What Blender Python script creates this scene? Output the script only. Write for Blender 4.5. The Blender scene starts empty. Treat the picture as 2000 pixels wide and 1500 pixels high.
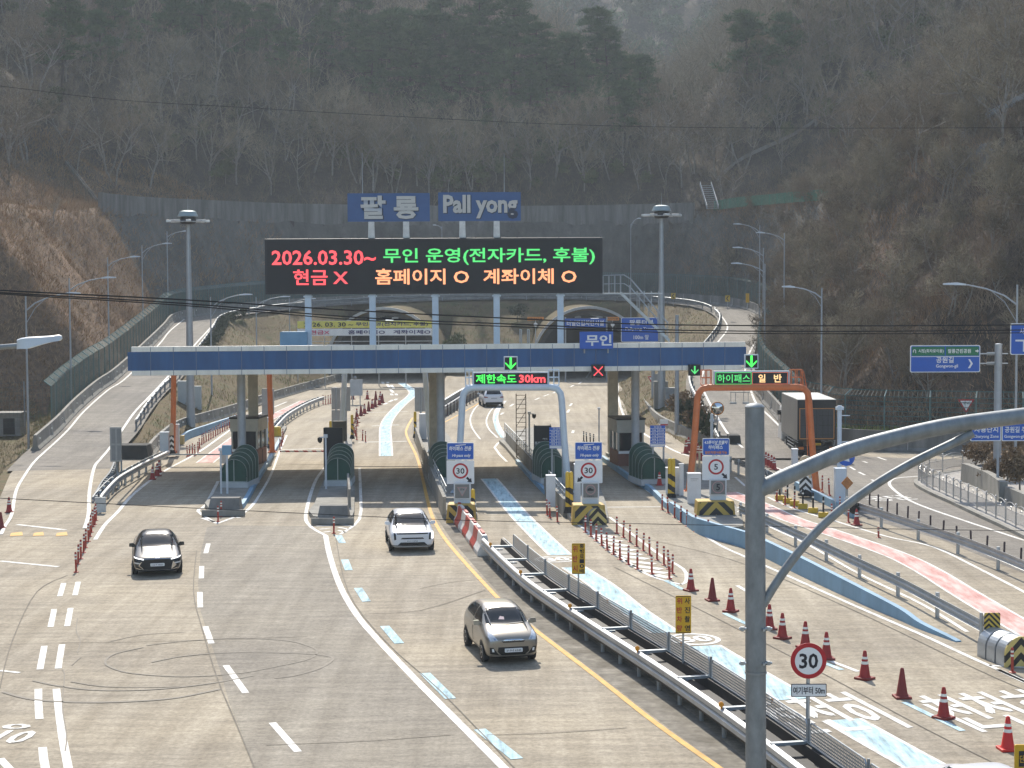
import bpy, bmesh, math, random
import numpy as np
from mathutils import Vector, Matrix
from mathutils.bvhtree import BVHTree
R = math.radians
random.seed(7); NR = np.random.default_rng(11)
S = bpy.context.scene
COL = S.collection

# ------------------------------------------------------------------ camera, sky, sun, exposure
F = 3440.0; H = 10.9; PIT = math.atan(195.0 / F); ROLL = R(0.26)
cam_d = bpy.data.cameras.new('camera'); cam = bpy.data.objects.new('camera', cam_d); COL.objects.link(cam)
cam_d.sensor_width = 36.0; cam_d.lens = F / 2000 * 36; cam_d.clip_start = 0.5; cam_d.clip_end = 3000
fwd = Vector((0, math.cos(PIT), -math.sin(PIT))); up0 = Vector((0, math.sin(PIT), math.cos(PIT))); rt0 = Vector((1, 0, 0))
rt = rt0 * math.cos(ROLL) - up0 * math.sin(ROLL); up = up0 * math.cos(ROLL) + rt0 * math.sin(ROLL)
cam.matrix_world = Matrix(((rt.x, up.x, -fwd.x, 0), (rt.y, up.y, -fwd.y, 0), (rt.z, up.z, -fwd.z, H), (0, 0, 0, 1)))
S.camera = cam
SUN_EL, SUN_AZ = R(44), R(-7)                       # sun stands behind the toll gate, a little to the left
sd = Vector((math.sin(SUN_AZ) * math.cos(SUN_EL), math.cos(SUN_AZ) * math.cos(SUN_EL), math.sin(SUN_EL)))
world = bpy.data.worlds.new('World'); S.world = world; world.use_nodes = True
wn = world.node_tree.nodes; wl = world.node_tree.links
sky = wn.new('ShaderNodeTexSky'); sky.sky_type = 'NISHITA'; sky.sun_disc = False
sky.sun_elevation = SUN_EL; sky.sun_rotation = SUN_AZ; sky.dust_density = 1.2; sky.air_density = 1.1
wl.new(sky.outputs[0], wn['Background'].inputs[0]); wn['Background'].inputs[1].default_value = 0.15
sun_d = bpy.data.lights.new('sun', 'SUN'); sun_d.energy = 4.4; sun_d.angle = R(0.5); sun_d.color = (1.0, 0.93, 0.82)
sun = bpy.data.objects.new('sun', sun_d); COL.objects.link(sun)
sun.rotation_euler = sd.to_track_quat('Z', 'Y').to_euler(); sun.location = (0, 100, 60)
S.view_settings.view_transform = 'Standard'; S.view_settings.look = 'None'
S.view_settings.exposure = 0.62; S.view_settings.gamma = 1.0
S.cycles.max_bounces = 6; S.cycles.diffuse_bounces = 3; S.cycles.glossy_bounces = 3
S.cycles.transmission_bounces = 4; S.cycles.transparent_max_bounces = 6; S.cycles.volume_bounces = 0
S.cycles.use_denoising = True

# ------------------------------------------------------------------ from a point of the photograph to a point of the place
def ray(u, v):
    return fwd + rt * ((u - 1000) / F) - up * ((v - 750) / F)
def G(u, v, z=0.0):
    d = ray(u, v); t = (z - H) / d.z
    return Vector((d.x * t, d.y * t, z))
def P(u, v, Y):
    d = ray(u, v); t = Y / d.y
    return Vector((d.x * t, Y, H + d.z * t))
def RZ(Y):                                           # height of the two ramps at depth Y
    t = Y - 108.0
    return 0.0 if t <= -6 else (0.068 * (t + 6) ** 2 / 24 if t < 6 else 0.068 * t)
def RP(u, v, dz=0.0):                                # point of the ramp seen at u, v
    lo, hi = 60.0, 245.0
    for _ in range(40):
        m = (lo + hi) / 2
        if P(u, v, m).z > RZ(m) + dz: lo = m
        else: hi = m
    p = P(u, v, lo); p.z = RZ(lo) + dz
    return p
def ppm(Y): return F / Y

# ------------------------------------------------------------------ materials
MC = {}
def hexl(h):
    h = h.lstrip('#'); o = []
    for i in (0, 2, 4):
        c = int(h[i:i + 2], 16) / 255
        o.append(c / 12.92 if c <= 0.04045 else ((c + 0.055) / 1.055) ** 2.4)
    return tuple(o)
def M(name, col, rough=0.6, metal=0.0, var=0.12, scale=2.0, bump=0.0, spec=0.4, coat=0.0, emit=0.0, world_co=False, stretch=(1, 1, 1), dirt=None):
    if name in MC: return MC[name]
    if isinstance(col, str): col = hexl(col)
    m = bpy.data.materials.new(name); m.use_nodes = True; nt = m.node_tree; n = nt.nodes; l = nt.links
    b = n['Principled BSDF']; b.inputs['Roughness'].default_value = rough; b.inputs['Metallic'].default_value = metal
    b.inputs['Specular IOR Level'].default_value = spec; b.inputs['Coat Weight'].default_value = coat
    b.inputs['Coat Roughness'].default_value = 0.05
    if emit > 0:
        b.inputs['Base Color'].default_value = (0.02, 0.02, 0.02, 1)
        b.inputs['Emission Color'].default_value = (*col, 1); b.inputs['Emission Strength'].default_value = emit
    elif var > 0:
        tc = n.new('ShaderNodeNewGeometry') if world_co else n.new('ShaderNodeTexCoord')
        mp = n.new('ShaderNodeMapping'); mp.inputs['Scale'].default_value = stretch
        l.new(tc.outputs['Position' if world_co else 'Object'], mp.inputs[0])
        t = n.new('ShaderNodeTexNoise'); t.inputs['Scale'].default_value = scale; t.inputs['Detail'].default_value = 6; t.inputs['Roughness'].default_value = 0.65
        l.new(mp.outputs[0], t.inputs['Vector'])
        r = n.new('ShaderNodeValToRGB'); r.color_ramp.elements[0].position = 0.3; r.color_ramp.elements[1].position = 0.7
        d = dirt if dirt else tuple(c * (1 - var) for c in col)
        r.color_ramp.elements[0].color = (*d, 1); r.color_ramp.elements[1].color = (*[min(1, c * (1 + var * 0.6)) for c in col], 1)
        l.new(t.outputs['Fac'], r.inputs[0]); l.new(r.outputs[0], b.inputs['Base Color'])
        if bump > 0:
            bp = n.new('ShaderNodeBump'); bp.inputs['Strength'].default_value = bump; bp.inputs['Distance'].default_value = 0.05
            l.new(t.outputs['Fac'], bp.inputs['Height']); l.new(bp.outputs[0], b.inputs['Normal'])
    else:
        b.inputs['Base Color'].default_value = (*col, 1)
    MC[name] = m
    return m
def ramp_mat(name, stops, scale, rough=0.9, detail=8, stretch=(1, 1, 1), bump=0.0, extra=None, nrough=0.65, dist=0.0):
    if name in MC: return MC[name]
    m = bpy.data.materials.new(name); m.use_nodes = True; nt = m.node_tree; n = nt.nodes; l = nt.links
    b = n['Principled BSDF']; b.inputs['Roughness'].default_value = rough; b.inputs['Specular IOR Level'].default_value = 0.2
    g = n.new('ShaderNodeNewGeometry'); mp = n.new('ShaderNodeMapping'); mp.inputs['Scale'].default_value = stretch
    l.new(g.outputs['Position'], mp.inputs[0])
    t = n.new('ShaderNodeTexNoise'); t.inputs['Scale'].default_value = scale; t.inputs['Detail'].default_value = detail; t.inputs['Roughness'].default_value = nrough
    t.inputs['Distortion'].default_value = dist
    l.new(mp.outputs[0], t.inputs['Vector'])
    r = n.new('ShaderNodeValToRGB'); e = r.color_ramp.elements
    while len(e) < len(stops): e.new(0.5)
    for k, (p, c) in enumerate(stops): e[k].position = p; e[k].color = (*c, 1)
    l.new(t.outputs['Fac'], r.inputs[0]); out = r.outputs[0]
    if extra:                                        # a second, broader patchiness multiplied in
        t2 = n.new('ShaderNodeTexNoise'); t2.inputs['Scale'].default_value = extra[0]; t2.inputs['Detail'].default_value = 4
        l.new(g.outputs['Position'], t2.inputs['Vector'])
        r2 = n.new('ShaderNodeValToRGB'); r2.color_ramp.elements[0].position = 0.35; r2.color_ramp.elements[1].position = 0.65
        r2.color_ramp.elements[0].color = (*extra[1], 1); r2.color_ramp.elements[1].color = (*extra[2], 1)
        l.new(t2.outputs['Fac'], r2.inputs[0])
        mx = n.new('ShaderNodeMix'); mx.data_type = 'RGBA'; mx.blend_type = 'MULTIPLY'; mx.inputs['Factor'].default_value = 1
        l.new(out, mx.inputs['A']); l.new(r2.outputs[0], mx.inputs['B']); out = mx.outputs['Result']
    l.new(out, b.inputs['Base Color'])
    if bump > 0:
        bp = n.new('ShaderNodeBump'); bp.inputs['Strength'].default_value = bump; bp.inputs['Distance'].default_value = 0.3
        l.new(t.outputs['Fac'], bp.inputs['Height']); l.new(bp.outputs[0], b.inputs['Normal'])
    MC[name] = m
    return m
def stripes(name, ca, cb, period, kind='diag', rough=0.5):   # painted stripes in object space: diag (x+z) or chevron (|x|+z)
    if name in MC: return MC[name]
    m = bpy.data.materials.new(name); m.use_nodes = True; n = m.node_tree.nodes; l = m.node_tree.links
    b = n['Principled BSDF']; b.inputs['Roughness'].default_value = rough
    tc = n.new('ShaderNodeTexCoord'); sp = n.new('ShaderNodeSeparateXYZ'); l.new(tc.outputs['Object'], sp.inputs[0])
    def mth(op, a, bb):
        x = n.new('ShaderNodeMath'); x.operation = op
        for i, q in enumerate((a, bb)):
            if q is None: continue
            if isinstance(q, (int, float)): x.inputs[i].default_value = q
            else: l.new(q, x.inputs[i])
        return x.outputs[0]
    xx = sp.outputs['X']
    if kind == 'chev': xx = mth('ABSOLUTE', xx, None)
    if kind == 'spiral': xx = mth('MULTIPLY', mth('ARCTAN2', sp.outputs['Y'], sp.outputs['X']), period / 6.2832)
    if kind == 'ring': xx = 0.0
    s = mth('ADD', xx, sp.outputs['Z'])
    fr = mth('FRACT', mth('ADD', mth('DIVIDE', s, period), 100.0), None)
    gt = mth('GREATER_THAN', fr, 0.5)
    mx = n.new('ShaderNodeMix'); mx.data_type = 'RGBA'; l.new(gt, mx.inputs['Factor'])
    mx.inputs['A'].default_value = (*ca, 1); mx.inputs['B'].default_value = (*cb, 1)
    l.new(mx.outputs['Result'], b.inputs['Base Color'])
    MC[name] = m
    return m

# ------------------------------------------------------------------ mesh helper
class MB:
    def __init__(s): s.v = []; s.f = []; s.mi = []; s.m = 0
    def add(s, vs, fs):
        o = len(s.v); s.v += [tuple(x) for x in vs]
        for f in fs: s.f.append(tuple(i + o for i in f)); s.mi.append(s.m)
        return s
    def box(s, c, d, rz=0.0, taper=1.0):
        x, y, z = d[0] / 2, d[1] / 2, d[2] / 2; cs, sn = math.cos(rz), math.sin(rz); vs = []
        for k in (-1, 1):
            t = taper if k > 0 else 1.0
            for a, b in ((-1, -1), (1, -1), (1, 1), (-1, 1)):
                px, py = a * x * t, b * y * t
                vs.append((c[0] + px * cs - py * sn, c[1] + px * sn + py * cs, c[2] + k * z))
        return s.add(vs, [(3, 2, 1, 0), (4, 5, 6, 7), (0, 1, 5, 4), (1, 2, 6, 5), (2, 3, 7, 6), (3, 0, 4, 7)])
    def bx(s, x0, x1, y0, y1, z0, z1): return s.box(((x0 + x1) / 2, (y0 + y1) / 2, (z0 + z1) / 2), (x1 - x0, y1 - y0, z1 - z0))
    def tube(s, pts, r, n=8, cap=True, flat=None):
        pts = [Vector(p) for p in pts]; k = len(pts); rs = r if isinstance(r, (list, tuple)) else [r] * k
        vs = []; prev = None
        for i, p in enumerate(pts):
            d = (pts[min(i + 1, k - 1)] - pts[max(i - 1, 0)]).normalized()
            a = d.cross(Vector((0, 0, 1)) if abs(d.z) < 0.95 else Vector((1, 0, 0))) if prev is None else prev - d * prev.dot(d)
            a.normalize(); prev = a; b = d.cross(a)
            for j in range(n):
                t = 2 * math.pi * j / n
                vs.append(p + (a * math.cos(t) + b * math.sin(t)) * rs[i])
        fs = [(i * n + j, i * n + (j + 1) % n, (i + 1) * n + (j + 1) % n, (i + 1) * n + j) for i in range(k - 1) for j in range(n)]
        if cap: fs += [tuple(range(n - 1, -1, -1)), tuple((k - 1) * n + j for j in range(n))]
        return s.add(vs, fs)
    def cyl(s, p0, p1, r0, r1=None, n=12, cap=True): return s.tube([p0, p1], [r0, r0 if r1 is None else r1], n, cap)
    def lathe(s, prof, c=(0, 0, 0), n=16):            # prof: (r, z)
        vs = [(c[0] + r * math.cos(2 * math.pi * j / n), c[1] + r * math.sin(2 * math.pi * j / n), c[2] + z) for r, z in prof for j in range(n)]
        k = len(prof)
        fs = [(i * n + j, i * n + (j + 1) % n, (i + 1) * n + (j + 1) % n, (i + 1) * n + j) for i in range(k - 1) for j in range(n)]
        fs += [tuple(range(n - 1, -1, -1)), tuple((k - 1) * n + j for j in range(n))]
        return s.add(vs, fs)
    def prism(s, poly, y0, y1):                        # poly in x,z, extruded along y (y0 is the front)
        n = len(poly)
        a = sum(poly[i][0] * poly[(i + 1) % n][1] - poly[(i + 1) % n][0] * poly[i][1] for i in range(n))
        if a < 0: poly = poly[::-1]
        vs = [(x, y0, z) for x, z in poly] + [(x, y1, z) for x, z in poly]
        return s.add(vs, [tuple(range(n)), tuple(range(2 * n - 1, n - 1, -1))] + [(j, j + n, (j + 1) % n + n, (j + 1) % n) for j in range(n)])
    def slab(s, poly, z0, z1):                         # poly in x,y, extruded along z
        n = len(poly)
        a = sum(poly[i][0] * poly[(i + 1) % n][1] - poly[(i + 1) % n][0] * poly[i][1] for i in range(n))
        if a < 0: poly = poly[::-1]
        vs = [(p[0], p[1], z0) for p in poly] + [(p[0], p[1], z1) for p in poly]
        return s.add(vs, [tuple(range(n - 1, -1, -1)), tuple(range(n, 2 * n))] + [(j, (j + 1) % n, (j + 1) % n + n, j + n) for j in range(n)])
    def rrect(s, cx, cz, w, h, y0, y1, r=0.05, k=4):
        poly = []
        for ax, az, t0 in ((1, 1, 0), (-1, 1, 90), (-1, -1, 180), (1, -1, 270)):
            for i in range(k + 1):
                t = R(t0 + 90 * i / k)
                poly.append((cx + ax * (w / 2 - r) + r * math.cos(t), cz + az * (h / 2 - r) + r * math.sin(t)))
        return s.prism(poly, y0, y1)
    def disc(s, cx, cz, r, y0, y1, n=32): return s.prism([(cx + r * math.cos(2 * math.pi * j / n), cz + r * math.sin(2 * math.pi * j / n)) for j in range(n)], y0, y1)
    def ring(s, cx, cz, r0, r1, y0, y1, n=36):
        vs = []; fs = []
        for j in range(n):
            t = 2 * math.pi * j / n; c_, s_ = math.cos(t), math.sin(t)
            vs += [(cx + r0 * c_, y0, cz + r0 * s_), (cx + r1 * c_, y0, cz + r1 * s_), (cx + r1 * c_, y1, cz + r1 * s_), (cx + r0 * c_, y1, cz + r0 * s_)]
        for j in range(n):
            a, b = j * 4, ((j + 1) % n) * 4
            for k in range(4): fs.append((a + k, a + (k + 1) % 4, b + (k + 1) % 4, b + k))
        return s.add(vs, fs)
    def sweep(s, prof, path, closed=True, cap=True):   # prof: (offset to the right, height), path: 3-D points
        k, n = len(path), len(prof); vs = []
        path = [Vector(p) for p in path]
        for i, p in enumerate(path):
            nn = pnormal(path, i)
            for o, z in prof: vs.append(p + nn * o + Vector((0, 0, z)))
        m = n if closed else n - 1
        fs = [(i * n + j, i * n + (j + 1) % n, (i + 1) * n + (j + 1) % n, (i + 1) * n + j) for i in range(k - 1) for j in range(m)]
        if closed and cap: fs += [tuple(range(n - 1, -1, -1)), tuple((k - 1) * n + j for j in range(n))]
        return s.add(vs, fs)
    def strip(s, path, w, z=0.0):
        path = [Vector(p) for p in path]; vs = []
        for i, p in enumerate(path):
            nn = pnormal(path, i)
            vs += [p - nn * w / 2 + Vector((0, 0, z)), p + nn * w / 2 + Vector((0, 0, z))]
        return s.add(vs, [(2 * i, 2 * i + 1, 2 * i + 3, 2 * i + 2) for i in range(len(path) - 1)])
    def obj(s, name, mats, parent=None, smooth=False, fix=True, bevel=0.0):
        me = bpy.data.meshes.new(name); me.from_pydata(s.v, [], s.f)
        if not isinstance(mats, (list, tuple)): mats = [mats]
        for m in mats: me.materials.append(m)
        if len(mats) > 1: me.polygons.foreach_set('material_index', s.mi)
        if fix or bevel:
            b = bmesh.new(); b.from_mesh(me)
            if fix: bmesh.ops.recalc_face_normals(b, faces=b.faces)
            if bevel: bmesh.ops.bevel(b, geom=[e for e in b.edges if len(e.link_faces) == 2 and e.calc_face_angle(0) > 0.6], offset=bevel, segments=2, affect='EDGES', profile=0.6)
            b.to_mesh(me); b.free()
        if smooth:
            me.polygons.foreach_set('use_smooth', [True] * len(me.polygons))
            me.set_sharp_from_angle(angle=R(40))
        o = bpy.data.objects.new(name, me); COL.objects.link(o)
        if parent is not None: o.parent = parent
        return o
def pnormal(path, i):
    d = path[min(i + 1, len(path) - 1)] - path[max(i - 1, 0)]
    n = Vector((d.y, -d.x, 0))
    return n.normalized() if n.length > 1e-9 else Vector((1, 0, 0))
def smooth(pts, k=6):
    pts = [Vector(p) for p in pts]; out = []
    for i in range(len(pts) - 1):
        p0, p1, p2, p3 = pts[max(i - 1, 0)], pts[i], pts[i + 1], pts[min(i + 2, len(pts) - 1)]
        for j in range(k):
            t = j / k
            out.append(0.5 * ((2 * p1) + (p2 - p0) * t + (2 * p0 - 5 * p1 + 4 * p2 - p3) * t * t + (3 * p1 - p0 - 3 * p2 + p3) * t ** 3))
    out.append(pts[-1])
    return out
def offset(path, o): return [Vector(p) + pnormal(path, i) * o for i, p in enumerate(path)]
def resample(path, step):
    out = [(Vector(path[0]), 0)]; acc = 0.0; nxt = step
    for i in range(len(path) - 1):
        a, b = Vector(path[i]), Vector(path[i + 1]); L = (b - a).length
        while nxt <= acc + L + 1e-6:
            t = (nxt - acc) / max(L, 1e-9); out.append((a.lerp(b, t), i)); nxt += step
        acc += L
    return [p for p, _ in out]
def yaw_of(path, i):
    d = Vector(path[min(i + 1, len(path) - 1)]) - Vector(path[max(i - 1, 0)])
    return math.atan2(d.y, d.x)

# ------------------------------------------------------------------ things and their labels
def tag(o, label, cat, group=None):
    o['label'] = label; o['category'] = cat
    if group: o['group'] = group
    return o
def thing(name, label, cat, loc=(0, 0, 0), rz=0.0, group=None):
    o = bpy.data.objects.new(name, None); COL.objects.link(o); o.empty_display_size = 0.3
    o.location = loc; o.rotation_euler = (0, 0, rz)
    return tag(o, label, cat, group)
def struct(o): o['kind'] = 'structure'; return o
def copy_tree(o, parent=None):
    c = o.copy(); COL.objects.link(c)
    if parent is not None: c.parent = parent
    for ch in o.children: copy_tree(ch, c)
    return c
ORD = ['nearest', 'second nearest', 'third nearest', 'fourth nearest', 'fifth nearest', 'sixth nearest', 'seventh nearest', 'eighth nearest', 'ninth nearest', 'tenth nearest', 'eleventh nearest', 'twelfth nearest', 'thirteenth nearest', 'fourteenth nearest', 'fifteenth nearest', 'sixteenth nearest', 'seventeenth nearest', 'eighteenth nearest', 'nineteenth nearest', 'twentieth nearest', 'twenty-first nearest', 'twenty-second nearest', 'twenty-third nearest', 'twenty-fourth nearest']
def text(body, mat, parent, cx, cz, w, h, y, name='lettering', bold=0.012, depth=0.006, shear=0.0, flat=False, yscale=None):
    c = bpy.data.curves.new('txt', 'FONT'); c.body = body; c.size = 1.0; c.offset = bold; c.resolution_u = 2; c.shear = shear
    o = bpy.data.objects.new('txt', c); COL.objects.link(o)
    dg = bpy.context.evaluated_depsgraph_get(); dg.update()
    me = bpy.data.meshes.new_from_object(o.evaluated_get(dg)); me.name = name
    bpy.data.objects.remove(o); bpy.data.curves.remove(c)
    n = len(me.vertices); co = np.empty(n * 3); me.vertices.foreach_get('co', co); co = co.reshape(n, 3)
    mn, mxx = co.min(0), co.max(0); sz = np.maximum(mxx - mn, 1e-6)
    sx = w / sz[0] if w else h / sz[1]
    sy = h / sz[1] if h else sx
    X = (co[:, 0] - (mn[0] + mxx[0]) / 2) * sx; Z = (co[:, 1] - (mn[1] + mxx[1]) / 2) * sy
    me.vertices.foreach_set('co', np.stack([cx + X, np.full(n, y), cz + Z] if not flat else [cx + X, cz + Z, np.full(n, y)], 1).ravel())
    me.materials.clear(); me.materials.append(mat); me.update()
    ob = bpy.data.objects.new(name, me); COL.objects.link(ob)
    if parent is not None: ob.parent = parent
    return ob
# ------------------------------------------------------------------ base materials
WHITE = M('white_paint', (0.70, 0.69, 0.65), 0.6, var=0.2, scale=3)
WPAINT = ramp_mat('worn_white_paint', [(0.30, (0.42, 0.39, 0.33)), (0.46, (0.63, 0.61, 0.56)), (0.6, (0.72, 0.71, 0.67))], 3.0, stretch=(1.2, .5, 1), rough=.7)
GALV = M('galvanised_steel', (0.42, 0.45, 0.47), 0.42, 0.55, var=0.2, scale=1.5)
GALVD = M('weathered_steel', (0.27, 0.29, 0.30), 0.5, 0.35, var=0.3, scale=1.2)
LAMPG = M('lamp_pole_grey', (0.36, 0.39, 0.42), 0.45, 0.3, var=0.12)
PALE = M('pale_blue_grey_paint', (0.55, 0.63, 0.70), 0.45, var=0.08)
PANELW = M('cream_panel', (0.80, 0.77, 0.68), 0.45, var=0.16, scale=1.8, stretch=(1, 1, .2))
PANELB = M('blue_panel', (0.014, 0.088, 0.24), 0.4, var=0.3, scale=1.6, stretch=(1, 1, .15))
JOINT = M('dark_joint', (0.12, 0.12, 0.12), 0.8, var=0)
CONC = M('concrete', (0.25, 0.24, 0.21), 0.85, var=0.3, scale=1.2, bump=0.1, stretch=(1, 1, 0.35))
CONCD = M('stained_concrete', (0.21, 0.20, 0.18), 0.9, var=0.45, scale=0.8, bump=0.1, stretch=(1, 1, 0.25))
BLACK = M('black_metal', (0.012, 0.012, 0.013), 0.5, var=0.2)
RUBBER = M('black_rubber', (0.018, 0.018, 0.018), 0.8, var=0.2)

GREENP = M('green_shelter_sheet', (0.018, 0.07, 0.05), 0.5, var=0.25, scale=1.0, spec=0.25)
SIGNB = M('sign_blue', (0.015, 0.10, 0.46), 0.4, var=0.06)
SIGNDB = M('sign_dull_blue', (0.045, 0.105, 0.26), 0.45, var=0.1)
SIGNG = M('sign_green', (0.01, 0.16, 0.075), 0.4, var=0.06)
SIGNW = M('sign_white', (0.75, 0.76, 0.76), 0.4, var=0.04)
SIGNY = M('sign_yellow', (0.62, 0.36, 0.015), 0.45, var=0.06)
SIGNR = M('sign_red', (0.42, 0.012, 0.02), 0.4, var=0.05)
SIGNO = M('sign_orange', (0.62, 0.22, 0.03), 0.5, var=0.1)
INK = M('black_lettering', (0.012, 0.012, 0.02), 0.5, var=0)
INKR = M('red_lettering', (0.45, 0.02, 0.03), 0.5, var=0)
INKB = M('navy_lettering', (0.02, 0.02, 0.12), 0.5, var=0)
INKP = M('pink_red_lettering', (0.55, 0.03, 0.12), 0.5, var=0)
LETW = M('pale_lettering', (0.68, 0.68, 0.66), 0.5, var=0.05)
LETG = M('grey_channel_letters', (0.50, 0.49, 0.47), 0.4, 0.2, var=0.08)
ORANGE = M('orange_steel', (0.58, 0.17, 0.055), 0.5, var=0.15)
YELLOW = M('yellow_paint', (0.60, 0.40, 0.035), 0.5, var=0.1)
CONER = M('cone_red', (0.36, 0.03, 0.022), 0.5, var=0.25, scale=4)
CONEB = M('cone_bright_red', (0.65, 0.03, 0.02), 0.45, var=0.08)
CONED = M('cone_faded_red', (0.22, 0.03, 0.022), 0.6, var=0.2)
REFL = M('reflective_white', (0.80, 0.80, 0.72), 0.4, var=0.08)
POSTR = M('delineator_red', (0.40, 0.05, 0.028), 0.5, var=0.2)
POSTD = M('delineator_dark', (0.06, 0.035, 0.035), 0.6, var=0.2)
WALLB = M('light_blue_wall', (0.20, 0.35, 0.48), 0.6, var=0.22, scale=0.9, stretch=(1, 1, 0.3))
AMBER = M('amber_reflector', (0.75, 0.30, 0.02), 0.35, var=0)
MESHG = M('green_mesh_fence', (0.06, 0.125, 0.115), 0.55, var=0.15)
MESHP = M('green_fence_post', (0.10, 0.17, 0.16), 0.5, var=0.15)
NETG = M('green_net', (0.09, 0.27, 0.17), 0.8, var=0.2)
GLASSD = M('dark_car_glass', (0.012, 0.017, 0.021), 0.08, var=0, spec=0.32)
LED_R = M('red_leds', (1.0, 0.085, 0.10), emit=1.1)
LED_G = M('green_leds', (0.10, 0.80, 0.20), emit=0.8)
LED_G2 = M('bright_green_leds', (0.06, 1.0, 0.10), emit=1.2)
LED_O = M('orange_leds', (1.0, 0.36, 0.17), emit=1.1)
LED_Y = M('pale_amber_leds', (1.0, 0.62, 0.28), emit=1.0)
LEDBG = M('black_screen', (0.010, 0.011, 0.014), 0.55, var=0.2)

# ------------------------------------------------------------------ the loop of ramps, the edge of the cutting
def mid(a, b, v): return RP((a + b) / 2, v)
cl = [G(98, 1005), G(103, 959.5), G(128, 900)] + [RP(u, v) for u, v in ((185.5, 840.5), (214, 804), (254, 763.5), (288, 737), (346.5, 672.5), (367.5, 648), (392, 623.5))]
top = [(-32, 218, 7.7), (-24, 228, 8.3), (-10, 235, 8.8), (5, 236.5, 8.9), (18, 232, 8.6), (25.5, 223, 8.0)]
cr = [RP(u, v) for u, v in ((1446, 617), (1453, 640), (1440, 667), (1425, 690), (1412, 730), (1416, 765), (1449, 813), (1480, 860), (1500, 895))]
LOOP = smooth(cl + [Vector(t) for t in top] + cr, 6)
for _ in range(2): LOOP = [LOOP[0]] + [(LOOP[i - 1] + LOOP[i] * 2 + LOOP[i + 1]) / 4 for i in range(1, len(LOOP) - 1)] + [LOOP[-1]]
LOOP = [LOOP[0]] + [p for i, p in enumerate(LOOP[1:], 1) if (p - LOOP[i - 1]).length > .15]
for p in LOOP: p.z = max(p.z, 0.0) if p.y > 104 else 0.0
LARR = np.array([tuple(p) for p in LOOP])
def clean(path):                                      # drop points that fold back on a tight bend
    out = [path[0]]
    for i in range(1, len(path)):
        d = LOOP[min(i + 1, len(LOOP) - 1)] - LOOP[max(i - 1, 0)]
        if (path[i] - out[-1]).dot(d) > .02: out.append(path[i])
    return out
OUTL = clean(offset(LOOP, -3.0))               # outer edge (left of travel = outside of the loop)
iL = next(i for i, p in enumerate(OUTL) if p.y > 150)
iR = max(i for i, p in enumerate(OUTL) if p.y > 119)
RIGHTWALL = [Vector(p) for p in ((20.6, 119, 0), (21.2, 116, 0), (23.5, 113.8, 0), (28, 112.3, 0), (34, 110.6, 0), (62, 106, 0))]
EDGE = [Vector(p) for p in ((-70, -60, 0), (-45, 20, 0), (-38, 55, 0), (-33, 75, 0), (-34, 88, 0), (-40, 101, 0), (-45, 116, 0), (-46, 130, 0), (-42, 142, 0))] + OUTL[iL:iR] + RIGHTWALL + [Vector((95, 60, 0)), Vector((95, -60, 0))]
EARR = np.array([tuple(p) for p in EDGE])

def vnoise(x, y, s, seed):
    g = np.random.default_rng(seed).random((128, 128)); xs, ys = x / s + 64, y / s + 64
    i, j = np.floor(xs).astype(int), np.floor(ys).astype(int); fx, fy = xs - i, ys - j
    fx = fx * fx * (3 - 2 * fx); fy = fy * fy * (3 - 2 * fy); q = lambda a, b: g[a % 128, b % 128]
    return (q(i, j) * (1 - fx) + q(i + 1, j) * fx) * (1 - fy) + (q(i, j + 1) * (1 - fx) + q(i + 1, j + 1) * fx) * fy - 0.5
def fbm(x, y, s, seed): return vnoise(x, y, s, seed) + 0.5 * vnoise(x, y, s / 2.1, seed + 1) + 0.25 * vnoise(x, y, s / 4.3, seed + 2)
def seg_dist(px, py, A):
    best = np.full(px.shape, 1e9); bz = np.zeros(px.shape); bi = np.zeros(px.shape)
    for i in range(len(A) - 1):
        ax, ay, az = A[i]; bx, by, b_z = A[i + 1]; dx, dy = bx - ax, by - ay; L = dx * dx + dy * dy + 1e-9
        t = np.clip(((px - ax) * dx + (py - ay) * dy) / L, 0, 1); d = np.hypot(px - ax - t * dx, py - ay - t * dy)
        k = d < best; best = np.where(k, d, best); bz = np.where(k, az + t * (b_z - az), bz); bi = np.where(k, i + t, bi)
    return best, bz, bi
def inside(px, py, A):
    c = np.zeros(px.shape, bool); n = len(A)
    for i in range(n):
        x0, y0 = A[i][:2]; x1, y1 = A[(i + 1) % n][:2]
        k = ((y0 > py) != (y1 > py)); c ^= k & (px < (x1 - x0) * (py - y0) / (y1 - y0 + 1e-12) + x0)
    return c
KS, TOPS = [], []                                    # steepness and bench height along the edge
for p in EDGE:
    x, y = p.x, p.y
    if y < 100 and x < 0: k, t = 0.6, 60
    elif x < -24: w = min(1, max(0, (y - 190) / 25)); k, t = 1.2 * (1 - w) + 2.4 * w, 19 + 1.6 * w
    elif y > 205: k, t = 2.6, 20.6
    elif y > 150: w = (y - 150) / 55; k, t = 1.1 + 0.9 * w, 23 - 2 * w
    else: k, t = 0.78, 90
    KS.append(k); TOPS.append(t)
KS = np.convolve(np.pad(KS, 3, 'edge'), np.ones(7) / 7, 'valid'); TOPS = np.minimum(np.convolve(np.pad(TOPS, 1, 'edge'), np.ones(3) / 3, 'valid'), 90)
TUN = (-14.7, 8.9)                                    # the two tunnel axes
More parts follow.
